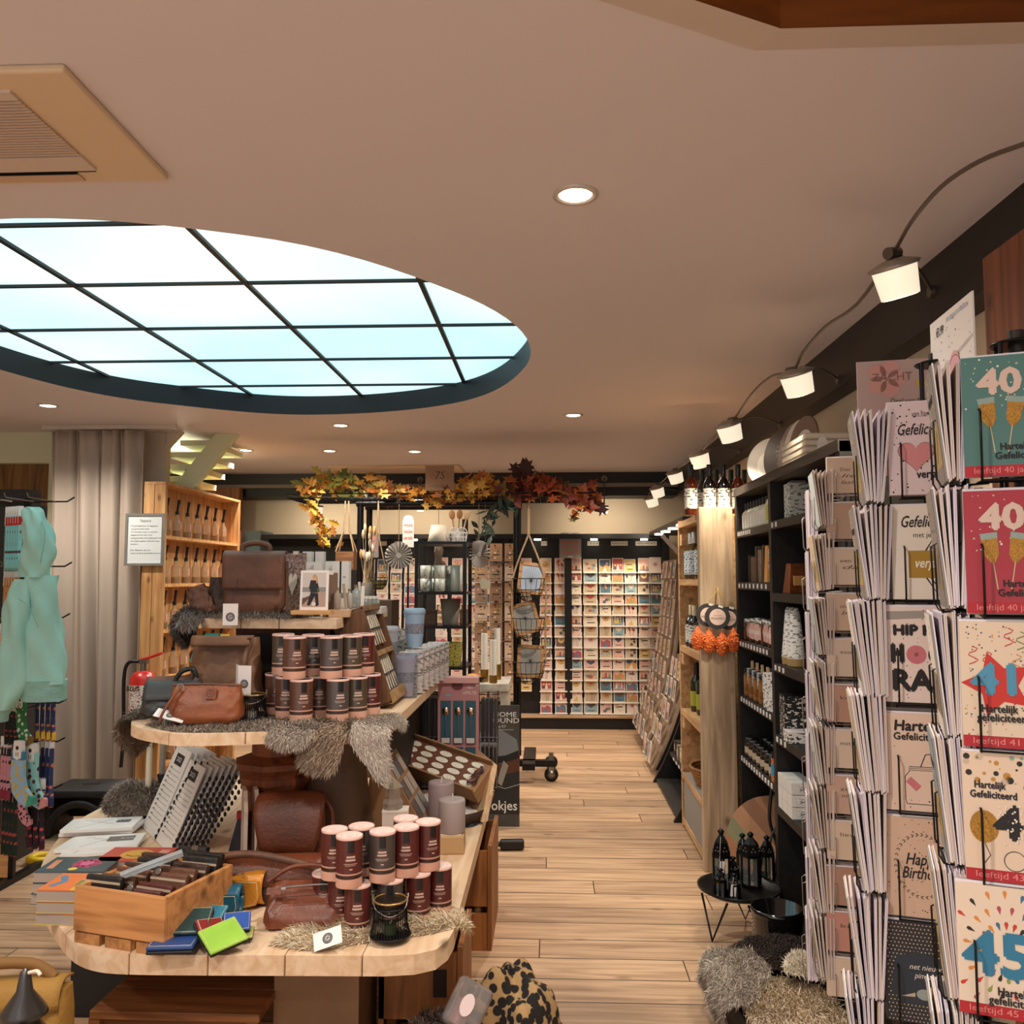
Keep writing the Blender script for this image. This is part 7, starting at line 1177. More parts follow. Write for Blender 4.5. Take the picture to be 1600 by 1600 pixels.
row(30, 30, 1, 1172, LBS, '#3f9a86', '#3f7fa0', 'pale blue lettered', 'fifth', .95, -.24); row(50, 50, 1, 1176, MT, '#d98f94', '#8fc9c6', 'mint pink toed', 'fifth', .95, -.2); row(62, 80, 3, 1168, NV_, '#28365f', '#28365f', 'dark navy', 'fifth', 1.0, -.12); row(0, 14, 3, 1166, PKS, '#8a2a3a', '#2a2226', 'pink and black', 'fifth', .9, -.16)
row(0, 24, 4, 1238, DGR, '#1a2a1c', '#1d2b22', 'dark green', 'sixth', 1.05, -.14); row(42, 66, 3, 1232, BK_, '#3a1420', '#d98f94', 'burgundy', 'sixth', 1.0, -.16); row(36, 36, 1, 1235, PKS, '#c98a94', '#d9a9b0', 'pink', 'sixth', .6, -.2)
b = B(); b.bx((-.16, -.06, 0), (.12, .06, .075), pm('#1b1b1d', .5)); tag(b.obj('shoe_box', loc=(at(20, 790, Y=SY + .35).x, SY + .35, at(20, 788, Y=SY + .35).z)), 'flat black box behind the top rail of the sock stand', 'box')
b = B(); b.bx((-.16, -.06, -1.85), (.12, .1, 0), pm('#2c2724', .7)); tag(b.obj('display_pillar', loc=(at(20, 790, Y=SY + .35).x, SY + .37, at(20, 788, Y=SY + .35).z)), 'dark display pillar behind the sock stand', 'pillar')
# hoodie
HY = 3.86; o = thing('hoodie', 'mint green hooded sweatshirt hanging by its hood on the sock stand', 'sweatshirt', at(60, 790, Y=HY)); HD = pm('#aadbcf', .85, bump=.25, bs=140, var=.08, vs=5)
def loft(prof, depth, m, nm, n=36, wr=.008, seed=0, yo=0):
    R = random.Random(seed); ph = [R.uniform(0, 6) for _ in range(4)]; pts = [(at((l + r) / 2, y, Y=HY), (at(r, y, Y=HY) - at(l, y, Y=HY)).x / 2) for y, l, r in prof]
    P_ = smooth([V((c.x, c.z, hw)) for c, hw in pts], 4); k = len(P_)
    def f(u, v):
        p = P_[min(k - 1, int(v * (k - 1) + .5))]; a = u * 2 * PI; c, s = math.cos(a), math.sin(a); q = wr * (math.sin(a * 3 + v * 9 + ph[0]) + .7 * math.sin(a * 5 - v * 14 + ph[1])); return (p.x + c * p.z - o.location.x + q * c, yo + s * min(depth, p.z * 1.1) + q * s, p.y - o.location.z)
    b = B(); b.surf(f, n, k - 1, m, True); r0 = [f(i / n, 0) for i in range(n)]; b.add(r0, [tuple(range(n))], m); r1 = [f(i / n, 1) for i in range(n)]; b.add(r1, [tuple(range(n))], m); return b.obj(nm, o)
loft([(899, 44, 85), (930, 38, 88), (965, 34, 92), (1000, 33, 96), (1040, 34, 99), (1068, 35, 101)], .075, HD, 'body', seed=1); loft([(1062, 36, 102), (1078, 36, 102), (1094, 38, 100)], .078, pm('#8fbdb1', .85, bump=.5, bs=90), 'hem_rib', seed=2, wr=.002)
loft([(793, 47, 63), (800, 45, 70), (815, 43, 76), (835, 43, 83), (855, 43, 86), (872, 42, 84), (888, 41, 80), (902, 42, 78)], .07, HD, 'hood', seed=3, yo=-.02)
loft([(905, 40, 62), (935, 26, 60), (965, 21, 60), (1000, 14, 60), (1040, 9, 57), (1075, 4, 48), (1105, 0, 32)], .06, HD, 'sleeve', seed=4, yo=-.055); loft([(1100, -1, 32), (1112, -1, 26), (1124, 0, 23)], .05, pm('#8fbdb1', .85, bump=.5, bs=90), 'cuff', seed=5, wr=.001, yo=-.06)
b = B(); b.tube(smooth([at(56, 800, Y=HY) - o.location, at(70, 830, Y=HY - .09) - o.location, at(63, 880, Y=HY - .09) - o.location], 6), .0025, pm('#8dbdb0', .9)); b.tube(smooth([at(27, 935, Y=HY - .125) - o.location, at(45, 948, Y=HY - .13) - o.location, at(60, 980, Y=HY - .10) - o.location], 6), .002, pm('#8dbdb0', .9)); b.obj('seam', o)
# mustard backpack, ceramic trees, bench under the table
o = thing('backpack', 'mustard yellow canvas backpack on the floor at the bottom left', 'bag', (-1.31, 2.13, 0), .15); MU = pm('#96702f', .75, bump=.35, bs=60, var=.2, vs=6); b = B(); pouch(b, .32, .22, .46, MU, .86, .35, .08, 3.2, wr=.012, seed=40); b.obj('body', o); b = B(); b.surf(lambda u, v: ((u - .5) * .26, .04 - .05 * v - .05 * math.sin(v * PI * .7), .47 + .02 * math.sin(v * PI) - .05 * v * v), 12, 8, MU); b.obj('top_flap', o, solid=.006)
b = B(); b.tube(smooth([V((-.16, -.02, .28)), V((-.19, -.05, .40)), V((-.08, -.02, .51)), V((.04, .0, .515)), V((.1, .0, .48))], 6), .014, pm('#7a5524', .7), 8); b.obj('strap', o); b = B(); b.tube(smooth([V((-.12, -.125, .30)), V((0, -.135, .29)), V((.12, -.118, .31))], 5), .004, pm('#7a4a1c', .5)); b.obj('zip', o); b = B(); b.tube([(-.14, -.1, .33), (-.145, -.105, .25)], .006, GOLD); b.obj('buckle', o)
def tree(label, q, s):
    g = thing('ceramic_tree', label, 'ornament', q, 0, 'dark ceramic trees'); b = B(); b.lathe([(.085 * s, 0), (.092 * s, .012), (.045 * s, .085 * s), (.04 * s, .09 * s), (.072 * s, .098 * s), (.066 * s, .11 * s), (.03 * s, .165 * s), (.025 * s, .17 * s), (.046 * s, .178 * s), (.042 * s, .188 * s), (.016 * s, .225 * s), (.010 * s, .262 * s), (.0, .27 * s)], pm('#2b2725', .35, coat=.3, var=.2, vs=14), 26); b.obj('tree', g); b = B(); b.tube(smooth([V((.01, -.004, .262 * s)), V((.03, -.01, .268 * s)), V((.04, -.014, .262 * s))], 4), .004, pm('#d9c9b4', .5)); b.obj('rim_highlight', g)
q = at(40, 1512, Y=1.8); tree('larger dark ceramic fir tree at the bottom left corner', (q.x, 1.8, q.z - .27), 1.0); q2 = at(38, 1552, Y=1.68); tree('smaller dark ceramic fir tree in front of the larger one', (q2.x, 1.66, q.z - .27), .78)
b = B(); b.bx((-.14, -.12, 0), (.14, .16, q.z - .271), wood('#d9b48a', '#b58a5c', 0)); tag(b.obj('wooden_block', loc=(q.x - .02, 1.72, 0)), 'pale wooden block under the ceramic trees', 'block')
o = thing('wooden_bench', 'reddish brown low wooden bench under the lower tier', 'bench', (-.93, 2.56, 0)); BN = wood('#8a5830', '#643d1e', 0, .9); xl_, xr_ = -.30, .16
for i in range(3): b = B(); b.box(((xl_ + xr_) / 2, -.14 + i * .14, .29), (xr_ - xl_, .135, .022), BN); b.obj('top_plank', o, bev=.002)
for x in (xl_ + .012, xr_ - .02):
    for y in (-.19, .19): b = B(); b.box((x, y, .14), (.03, .03, .28), BN); b.obj('leg', o)
b = B(); b.box(((xl_ + xr_) / 2, -.185, .255), (xr_ - xl_ - .05, .016, .045), BN); b.obj('apron', o); b = B(); b.box(((xl_ + xr_) / 2, -.185, .12), (xr_ - xl_ - .05, .02, .03), BN); b.obj('stretcher', o)
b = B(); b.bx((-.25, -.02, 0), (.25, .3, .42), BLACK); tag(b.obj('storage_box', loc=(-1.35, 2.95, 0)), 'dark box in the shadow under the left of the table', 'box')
# crates under the right edge
def ucrate(label, q, w, d, h):
    g = thing('wooden_crate', label, 'crate', q); M_ = wood('#a86c36', '#7f4c22', 2); b = B(); b.bx((w / 2 - .016, -d / 2, 0), (w / 2, d / 2, h), M_); b.obj('side_board', g); b = B(); b.bx((-w / 2, -d / 2, 0), (-w / 2 + .016, d / 2, h), M_); b.obj('side_board', g); b = B(); b.bx((-w / 2, -d / 2, .0), (w / 2 - .018, -d / 2 + .014, h * .35), M_); b.obj('front_slat', g); b = B(); b.bx((-w / 2, -d / 2, h * .42), (w / 2 - .018, -d / 2 + .014, h * .95), M_); b.obj('front_slat', g); b = B(); b.bx((-w / 2, d / 2 - .014, .0), (w / 2 - .018, d / 2, h * .95), M_); b.obj('rear_slat', g)
    b = B(); b.bx((-w / 2 + .1 + w * .25, -d / 2 - .002, h * .6), (-w / 2 + .1 + w * .25 + .04, -d / 2 + .003, h * .82), pm('#2a1a10', .8)); b.obj('handle_hole', g)
ucrate('wooden crate with handle hole under the right edge of the table', (-.40, 3.72, 0), .34, .45, .40); ucrate('wooden crate under the right front corner of the table', (-.385, 2.80, 0), .25, .30, .36)
for i in range(5): b = B(); b.box((0, 0, .008), (.06, .018, .016), pm('#cfa08c', .6)); g = b.obj('wooden_peg', loc=at(738 + i * 6, 1414 - (i % 3) * 4, Z=0)); g.rotation_euler = (0, 0, RT.uniform(-1, 1)); tag(g, 'small pinkish wooden peg on the floor by the crate, %s from left' % ORD[i], 'peg', 'pegs on the floor')
g = thing('floor_brush', 'black brush head lying on the floor right of the table', 'brush', at(800, 1328, Z=0), .1); b = B(); b.box((0, 0, .03), (.13, .05, .05), BLACK); b.obj('head', g, bev=.01); b = B(); b.tube([(-.03, 0, .03), (-.2, .03, .03)], .016, pm('#2a2725', .5)); b.obj('handle', g)
# scarves and dark furs on the floor bottom middle
LEO = None
def leop():
    m, t, bs_, N, K = nt('leopard_plush'); tc = N('ShaderNodeTexCoord'); v = N('ShaderNodeTexVoronoi'); v.inputs['Scale'].default_value = 40; v.inputs['Randomness'].default_value = .9; K(tc.outputs['Object'], v.inputs['Vector']); r = N('ShaderNodeValToRGB'); r.color_ramp.elements[0].color = lin('#171210'); r.color_ramp.elements[1].color = lin('#a3845a'); r.color_ramp.elements[0].position = .50; r.color_ramp.elements[1].position = .58; K(v.outputs[0], r.inputs[0]); K(r.outputs[0], bs_.inputs['Base Color']); bs_.inputs['Roughness'].default_value = .95
    n = N('ShaderNodeTexNoise'); n.inputs['Scale'].default_value = 160; K(tc.outputs['Object'], n.inputs['Vector']); u = N('ShaderNodeBump'); u.inputs['Strength'].default_value = .5; K(n.outputs[0], u.inputs['Height']); K(u.outputs[0], bs_.inputs['Normal']); return m
def heap(name, label, c, rx, ry, h, m, cat, seed, hairs=None):
    R = random.Random(seed); ph = [R.uniform(0, 6) for _ in range(5)]
    def f(u, v):
        a = u * 2 * PI; r = math.sin(v * PI / 2) if v < 1 else 1; z = h * math.cos(v * PI / 2) ** .7; x, y = rx * r * math.cos(a), ry * r * math.sin(a); k = .022 * (math.sin(a * 3 + ph[0] + v * 5) + math.sin(x * 40 + ph[1]) * math.cos(y * 34 + ph[2]) + .5 * math.sin(x * 75 + y * 60)) * math.sin(v * PI * .9 + .2); return (x * (1 + k * 2), y * (1 + k * 2), max(0, z + k))
    b = B(); b.surf(f, 48, 20, m, True)
    if hairs: fur(b, lambda u, v: (f(u, v), V((f(u, v)[0] / rx, f(u, v)[1] / ry, .6))), 3500, .02, hairs, .0014, .5, seed)
    return tag(b.obj(name, loc=c), label, cat)
heap('scarf', 'leopard print plush scarf heaped on the floor beside the table', (-.115, 2.55, 0), .17, .17, .34, leop(), 'scarf', 51); heap('fur_heap', 'dark brown fur heap on the floor under the right front corner', (-.31, 2.36, 0), .14, .13, .30, DF[0], 'fur', 52, DF)
q = at(722, 1545, Y=2.42); o = thing('plastic_bag', 'clear plastic bag with a pink candle lying on the dark fur', 'bag', (q.x + .02, 2.36, .33)); T = M4.Rotation(.5, 4, 'Y') @ M4.Rotation(-.5, 4, 'X'); b = B(); b.box((0, 0, 0), (.10, .05, .12), pm('#cfc8c6', .15, trans=.8), T=T); b.obj('bag', o, bev=.015, seg=3); b = B(); b.cyl(T @ V((-.01, 0, -.05)), T @ V((-.01, 0, .01)), .022, pm('#b98a86', .5), n=18); b.obj('contents', o); b = B(); b.disc(-.005, -.0, .018, pm('#d9c6c4', .5), .027, T @ FACE, ry=.028); b.obj('label', o)
# ================================================================ pipe frame, shelf and hangings in the middle distance
FY = 6.35; X0, X1 = at(562, 900, Y=FY).x, at(807, 900, Y=FY).x; ZT = at(700, 786, Y=FY).z
o = thing('pipe_frame', 'black steel pipe frame on castors decked with leaf garlands', 'frame', ((X0 + X1) / 2, FY, 0)); hw = (X1 - X0) / 2; PIPE = pm('#111012', .35, .4)
for x in (-hw, hw):
    for y in (0, .32): b = B(); b.cyl((x, y, .12), (x, y, ZT), .024, PIPE, n=12); b.obj('post', o)
for y in (0, .32): b = B(); b.cyl((-hw - .03, y, ZT), (hw + .03, y, ZT), .025, PIPE, n=12); b.obj('top_pipe', o)
for x in (-hw, hw): b = B(); b.box((x + .09 * (1 if x > 0 else -1), .16, .13), (.09, .62, .045), PIPE); b.box((x + .1 * (1 if x > 0 else -1), -.0, .13), (.35, .05, .045), PIPE); b.obj('foot', o)
for x in (-hw - .25, hw + .25):
    for y in (.0, .42):
        b = B(); T = M4.Translation((x, y, .05)) @ FACE; b.lathe([(.02, -.014), (.05, -.014), (.05, .014), (.02, .014)], BLACK, 18, T=T); b.lathe([(.0, -.016), (.028, -.016), (.028, .016), (0, .016)], STEEL, 14, T=T); b.box((x, y, .09), (.035, .03, .06), STEEL); b.obj('castor', o)
b = B(); tw0, tw1 = at(452, 775, Y=FY).x - o.location.x, at(930, 775, Y=FY).x - o.location.x; zt_ = ZT + .035
for i in range(9): b.tube([(tw0, -.08 + i * .06, zt_), (tw1, -.08 + i * .06, zt_)], .004, PIPE, 4)
for i in range(46): b.tube([(tw0 + (tw1 - tw0) * i / 45, -.08, zt_), (tw0 + (tw1 - tw0) * i / 45, .4, zt_)], .003, PIPE, 4)
b.tube([(tw0, -.08, zt_ + .03), (tw1, -.08, zt_ + .03), (tw1, .4, zt_ + .03), (tw0, .4, zt_ + .03)], .005, PIPE, 5, True); b.obj('wire_tray', o)
def garland(name, label, path, n, r, cols, size, seed, shape=0, stemc='#5a4630', dr=0):
    R = random.Random(seed); P_ = smooth([V(p) for p in path], 6); o = thing(name, label, 'garland', P_[0]); b = B(); b.tube([p - P_[0] for p in P_], .004, pm(stemc, .8), 5); b.obj('stem', o); b = B(); M_ = [pm(c, .55) for c in cols]
    if shape == 0: lf = [(0, -.5), (.1, -.2), (.42, -.28), (.3, -.05), (.5, .18), (.22, .18), (.0, .55), (-.22, .18), (-.5, .18), (-.3, -.05), (-.42, -.28), (-.1, -.2)]
    elif shape == 1: lf = [(0, -.5), (.14, -.28), (.08, -.2), (.26, -.05), (.12, .02), (.26, .2), (.1, .28), (.0, .5), (-.1, .28), (-.26, .2), (-.12, .02), (-.26, -.05), (-.08, -.2), (-.14, -.28)]
    else: lf = [(0, -.5), (.13, -.2), (.16, .05), (.08, .3), (0, .5), (-.08, .3), (-.16, .05), (-.13, -.2)]
    for _ in range(n):
        p = R.choice(P_) - P_[0] + V((R.gauss(0, r), R.gauss(0, r * .8), R.gauss(0, r * .7) - dr * R.random())); s = size * R.uniform(.6, 1.2); T = M4.Translation(p) @ M4.Rotation(R.uniform(0, 6.28), 4, 'Y') @ M4.Rotation(R.gauss(0, .6), 4, 'X') @ M4.Rotation(R.gauss(0, .6), 4, 'Z') @ FACE
        b.add([(x * s, y * s, .12 * s * (abs(x) * 2) ** 1.5) for x, y in lf] + [(0, 0, 0)], [(i, (i + 1) % len(lf), len(lf)) for i in range(len(lf))], R.choice(M_), False, T)
    b.obj('leaves', o); return o
def G(*pts): return [at(px, py, Y=FY + dy) for px, py, dy in pts]
AU = ['#c98a2f', '#b5662a', '#d9a23f', '#8a4a20', '#e0b45a']
garland('leaf_garland', 'yellow green oak leaf garland on the left end of the wire tray', G((482, 762, -.05), (520, 756, .1), (560, 758, .1), (605, 762, .1)), 130, .06, ['#b5a03f', '#8a8a3a', '#c98a3a', '#a3702c', '#6f7a3a', '#d9b45a'], .11, 1, 1)
garland('leaf_garland', 'yellow oak leaf garland trailing down from the left end of the tray', G((484, 775, -.1), (492, 800, -.12), (505, 825, -.12), (512, 850, -.12)), 46, .035, ['#d9b03f', '#c98f2f', '#8f8a3a', '#b5702a'], .10, 2, 1)
garland('leaf_garland', 'orange maple leaf garland along the middle of the wire tray', G((600, 768, .0), (650, 774, -.05), (700, 775, -.05), (745, 768, -.05), (765, 764, 0)), 150, .045, AU, .085, 3, 0)
garland('leaf_garland', 'dense orange maple cluster right of the paper sign', G((730, 765, 0), (748, 755, .05), (760, 765, 0)), 70, .05, ['#c9852f', '#b5622a', '#d99a3a'], .085, 4, 0)
garland('leaf_garland', 'dark red vine leaf garland on the right end of the wire tray', G((785, 770, -.05), (820, 760, 0), (850, 768, -.05), (895, 772, -.05), (925, 778, 0)), 95, .055, ['#6b2a1c', '#8a3a20', '#4a1c18', '#a8542a', '#7a5a2a'], .15, 5, 0)
garland('leaf_sprig', 'dark red leaf sprig sticking up at the right of the tray', G((812, 765, 0), (818, 745, 0), (822, 728, 0)), 9, .03, ['#3a1a18', '#5a241c'], .13, 6, 0)
garland('leaf_sprig', 'red vine leaves hanging below the right end of the tray', G((915, 780, -.1), (905, 795, -.1), (898, 808, -.1)), 12, .02, ['#8a4a2a', '#c9702a', '#7a6a3a', '#6b2a1c'], .09, 7, 0)
garland('leaf_sprig', 'dark green leafy twig hanging below the tray near the right post', G((800, 788, -.1), (775, 800, -.12), (760, 815, -.12), (752, 835, -.12)), 38, .035, ['#2c3a2e', '#3a4a3c', '#1f2a22'], .10, 8, 2, '#2a2a22')
# paper sign
q = at(687, 747, Y=FY - .1); o = thing('paper_sign', 'brown kraft paper sign with drawn letters standing on the wire tray', 'sign', q); b = B(); b.box((0, 0, 0), (.21, .004, .185), pm('#9c7456', .7, bump=.15, bs=12, var=.12, vs=5)); b.obj('sheet', o); b = B(); b.text('7S', .0, .018, .055, pm('#4a2f20', .6), .0025, FACE, shear=.1); b.text('LOSSE', .0, -.06, .02, pm('#5a3a28', .6), .0025, FACE, w=.075); b.stroke([(.055, .05), (.062, .02), (.055, -.01)], .002, pm('#5a3a28', .6), .0025, FACE)
for s in (-1, 1): b.disc(s * .055, -.06, .004, pm('#5a3a28', .6), .0025, FACE, n=8)
b.obj('lettering', o)
# hanging rosettes, felt leaf, rope hangers
def hangw(o, x, y, top, m=None, r=.0022): b = B(); b.tube([(0, 0, y), (x, 0, top)], r, m or pm('#8a6f50', .8), 5); b.obj('string', o)
for px, py, rr, rz, lb in ((623, 868, .098, .15, 'round pleated paper rosette hanging left of the mug shelf'), (748, 866, .098, .75, 'round pleated paper rosette hanging right of the mug shelf')):
    q = at(px, py, Y=FY - .15); o = thing('paper_rosette', lb, 'decoration', q, rz, 'paper rosettes'); b = B(); n = 44; T = FACE
    vs = [(rk * math.cos(2 * PI * i / n), rk * math.sin(2 * PI * i / n), (.026 if i % 2 else -.016) * (rk / rr)) for rk in (rr * .12, rr) for i in range(n)]; b.add(vs, [(i, (i + 1) % n, n + (i + 1) % n, n + i) for i in range(n)], pm('#aba39a', .7), False, T); b.obj('pleats', o, solid=.0012); b = B(); b.disc(0, 0, rr * .2, pm('#8f877e', .6), .008, FACE); b.obj('button', o); hangw(o, 0, rr, ZT - q.z - .02)
q = at(685, 872, Y=FY - .15); o = thing('felt_leaf', 'pale felt leaf hanging in front of the mug shelf', 'decoration', q, .5); b = B(); b.prism([(-.0, -.13), (.03, -.06), (.025, 0), (.038, .06), (.02, .1), (0, .13), (-.02, .1), (-.03, .05), (-.022, 0), (-.032, -.06)][::-1], -.004, .004, pm('#b0a08c', .9), FACE); b.obj('leaf', o); hangw(o, 0, .13, ZT - q.z - .02)
q = at(758, 913, Y=FY - .15); o = thing('felt_tag', 'small pale cloth shape hanging right of the mug shelf', 'decoration', q); b = B(); b.prism([(-.03, -.03), (.035, -.035), (.04, .02), (.0, .04), (-.02, .05), (-.04, .02)][::-1], -.004, .004, pm('#b3ab92', .9), FACE); b.obj('cloth', o); hangw(o, 0, .04, ZT - q.z - .02, r=.0012)
ROPE = pm('#a58a66', .8)
q = at(541, 872, Y=FY - .2); o = thing('hanging_box', 'wooden box in a rope hanger left of the front post', 'planter', q); b = B(); b.box((0, 0, -.02), (.13, .11, .13), wood('#9a6a40', '#6f4826', 0)); b.obj('box', o); b = B()
for s in (-1, 1):
    for t in (-1, 1): b.tube([(s * .065, t * .05, .045), (s * .02, 0, .2), (s * .012, 0, ZT - q.z)], .006, ROPE, 5)
b.obj('rope', o)
q = at(590, 907, Y=FY - .2); o = thing('hanging_basket', 'small wire basket of yellow sweets on a rope hanger', 'basket', q); b = B(); b.lathe([(.03, -.065), (.06, -.04), (.068, .0)], pm('#6f6848', .6, var=.8, vs=60, c2='#c9bb6a'), 14); b.obj('contents', o); b = B()
for z, r in ((-.06, .04), (-.03, .064), (.0, .07), (.02, .072)): b.tube([(r * math.cos(a), r * math.sin(a), z) for a in arc(0, 2 * PI, 17, float)[:-1]], .003, BLKM, 4, True)
for i in range(12): a = i * PI / 6; b.tube([(.04 * math.cos(a), .04 * math.sin(a), -.06), (.064 * math.cos(a), .064 * math.sin(a), -.03), (.072 * math.cos(a), .072 * math.sin(a), .02)], .002, BLKM, 4)
b.obj('wires', o); b = B(); [b.tube([(s * .07, 0, .02), (s * .01, 0, .3), (0, 0, ZT - q.z)], .005, ROPE, 5) for s in (-1, 1)]; b.obj('rope', o)
# dried flowers in the gap
q = at(574, 925, Y=FY - .3); o = thing('dried_flowers', 'tall bunch of dried white flowers and grasses beside the front post', 'flowers', q); b = B(); R = random.Random(5)
for i in range(11): x = R.uniform(-.05, .05); h = R.uniform(-.15, .09); b.tube([(x * .2, 0, -.38), (x * .6, 0, h * .5 - .2), (x, R.uniform(-.03, .03), h)], .0022, pm('#b39a6f', .8), 4); b.sph((x, 0, h), (.012, .012, .035), pm(R.choice(['#e3d6c0', '#d9a060', '#cdbb96']), .8), 8, 6)
b.obj('stems', o); o2 = B(); o2.lathe([(.04, -.42), (.05, -.38), (.04, -.3)], pm('#8f8578', .6), 18); o2.obj('vase', o)
b = B(); b.bx((-.2, -.15, 0), (.2, .15, 1.305), pm('#5a4636', .7)); tag(b.obj('plinth', loc=(q.x, FY - .3, 0)), 'brown plinth carrying the dried flowers behind the table', 'plinth'); o.location = (q.x, FY - .3, 1.305 + .421)
# oval and grey boards with pink lettering
def tboard(label, px, py, y, w, h, c, lines, lc):
    q = at(px, py, Y=y); o = thing('price_board', label, 'sign', q); pts = [(-w / 2, -h / 2), (w / 2, -h / 2), (w / 2, h * .3), (w * .35, h * .46), (0, h / 2), (-w * .35, h * .46), (-w / 2, h * .3)]; b = B(); b.prism(pts[::-1], -.005, .005, pm(c, .6), FACE); b.obj('board', o); b = B(); [b.text(t, 0, h * (.2 - i * .2), .024, pm(lc, .6), .0062, FACE, bold=.0008, w=w * .75) for i, t in enumerate(lines)]; b.obj('lettering', o.children[0]); b = B(); b.cyl((0, .012, -q.z), (0, .012, -h * .3), .008, BLKM, n=8); b.cyl((0, .012, -q.z), (0, .012, -q.z + .02), .09, BLKM, n=16); b.obj('stand', o); return o
tboard('pale oval topped board with pink lettering above the left rosette', 638, 830, 7.2, .095, .27, '#cfc8bd', ['losse', 'stuks', 'per stuk'], '#e0837f'); tboard('dark grey board with pink lettering behind the dried flowers', 583, 850, 7.6, .10, .24, '#5f5a57', ['€', '€', '€'], '#d9645e')
# mug shelf
SY_ = 5.75; xa_, xb_ = at(651, 900, Y=SY_).x, at(726, 900, Y=SY_).x; zt2 = at(690, 846, Y=SY_).z; o = thing('etagere', 'slim black metal shelf of grey mugs under the garland', 'shelf', ((xa_ + xb_) / 2, SY_, 0)); w2 = (xb_ - xa_) / 2
for x in (-w2, w2):
    for y in (0, .40): b = B(); b.box((x, y, zt2 / 2), (.024, .024, zt2), PIPE); b.obj('post', o)
zz = [at(690, y, Y=SY_).z for y in (925, 978, 1042)]
for z in [zt2] + zz: b = B(); b.box((0, .2, z - .009), (w2 * 2 + .02, .42, .018), PIPE); b.obj('shelf_plate', o)
def cmug(label, x, y, z, h=.088, hd=True): g = thing('mug' if hd else 'vase', label, 'mug' if hd else 'vase', (o.location.x + x, SY_ + y, z), 0, 'grey mugs on the black shelf' if hd else None); B().lathe([(.032, 0), (.038, .006), (.041, h), (.038, h), (.034, .01), (0, .01)], pm('#b5b5a8', .4), 22).obj('cup', g); (B().tube(smooth([V((-.004, -.038, h * .75)), V((-.004, -.06, h * .62)), V((-.004, -.058, h * .38)), V((-.004, -.038, h * .25))], 5), .006, pm('#b5b5a8', .4), 7).obj('handle', g) if hd else None); return g
for i, (x, y) in enumerate(((-.105, .06), (-.01, .05), (-.055, .16), (.04, .16))):
    for k in range(2): cmug('grey mug on the black shelf, %s stack from left, %s one' % (ORD[[0, 2, 1, 3][i]], ['lower', 'upper'][k]), x, y, zz[0] + .0005 + k * .0885)
cmug('tall grey vase right of the mugs on the black shelf', .1, .06, zz[0] + .0005, .178, False)
g = thing('plant_pot', 'grey concrete pot on the second plate of the black shelf', 'pot', (o.location.x + .05, SY_ + .15, zz[1] + .0005)); B().lathe([(.05, 0), (.055, .01), (.07, .13), (.064, .13), (.05, .02), (0, .02)], pm('#7a7164', .8, bump=.2, bs=30), 22).obj('pot', g); g.scale = (1, 1, 1.35)
for i, (x, y, s, c) in enumerate(((-.09, .15, (.09, .09, .10), '#6b4a34'), (.135, .22, (.05, .09, .10), '#7a5638'))): b = B(); b.box((0, 0, s[2] / 2), s, wood(c, '#4a3220', 0)); tag(b.obj('wooden_box', loc=(o.location.x + x, SY_ + y, zz[1] + .0005)), 'small brown wooden box %s of the concrete pot' % ['left', 'right'][i], 'box')
for i in range(3): b = B(); b.box((0, 0, .026), (.13, .10, .05), labm('#b3a23f', '#4a4426')); tag(b.obj('biscuit_box', loc=(o.location.x + .06 + .006 * i, SY_ + .1, zz[2] + .0005 + i * .0515)), 'yellow printed box on the lowest plate of the black shelf, %s from below' % ORD[i], 'box')
g = thing('lampshade', 'cream conical lampshade on top of the black shelf', 'lampshade', (o.location.x - .03, SY_ + .12, zt2 + .0005)); b = B(); b.lathe([(.075, 0), (.05, .115)], pm('#e3d3bb', .7), 24); b.obj('shade', g, solid=.003)
for i, x in enumerate((.075, .13)):
    g = thing('wire_basket', 'small white wire basket on top of the black shelf, %s one' % ['left', 'right'][i], 'basket', (o.location.x + x, SY_ + .1, zt2 + .003)); b = B()
    for z in (0, .03, .06): b.tube([((.03 + z * .15) * math.cos(a), (.03 + z * .15) * math.sin(a), z) for a in arc(0, 2 * PI, 15, float)[:-1]], .002, WHITE, 4, True)
    for k in range(10): a = k * PI / 5; b.tube([(.03 * math.cos(a), .03 * math.sin(a), 0), (.039 * math.cos(a), .039 * math.sin(a), .06)], .0016, WHITE, 4)
    b.tube(smooth([V((-.038, 0, .06)), V((-.02, 0, .09)), V((.02, 0, .09)), V((.038, 0, .06))], 5), .002, WHITE, 5); b.obj('wires', g)
g = thing('utensil_pot', 'pot of wooden spoons on top of the black shelf', 'pot', (o.location.x + .09, SY_ + .26, zt2 + .0005)); b = B(); b.lathe([(.04, 0), (.045, .10), (.041, .10), (.036, .01), (0, .01)], pm('#8f8578', .6), 18); b.obj('pot', g)
for i, (x, t, c) in enumerate(((-.02, -.15, '#b57a48'), (.0, .05, '#9a6436'), (.02, .25, '#c9a27a'))): b = B(); T = M4.Translation((x, 0, .03)) @ M4.Rotation(t, 4, 'Y'); b.T = T; b.cyl((0, 0, 0), (0, 0, .14), .005, pm(c, .6), n=7); b.sph((0, 0, .17), (.022, .008, .034), pm(c, .6), 10, 6); tag(b.obj('wooden_spoon', loc=g.location), 'wooden spoon standing in the pot on the black shelf, %s from left' % ORD[i], 'spoon', 'wooden spoons')
b = B(); b.cyl((0, 0, 0), (0, 0, .17), .022, BLACK, n=14); tag(b.obj('black_bottle', loc=(o.location.x + .13, SY_ + .33, zt2 + .0005)), 'black cylinder bottle behind the white wire baskets', 'bottle')
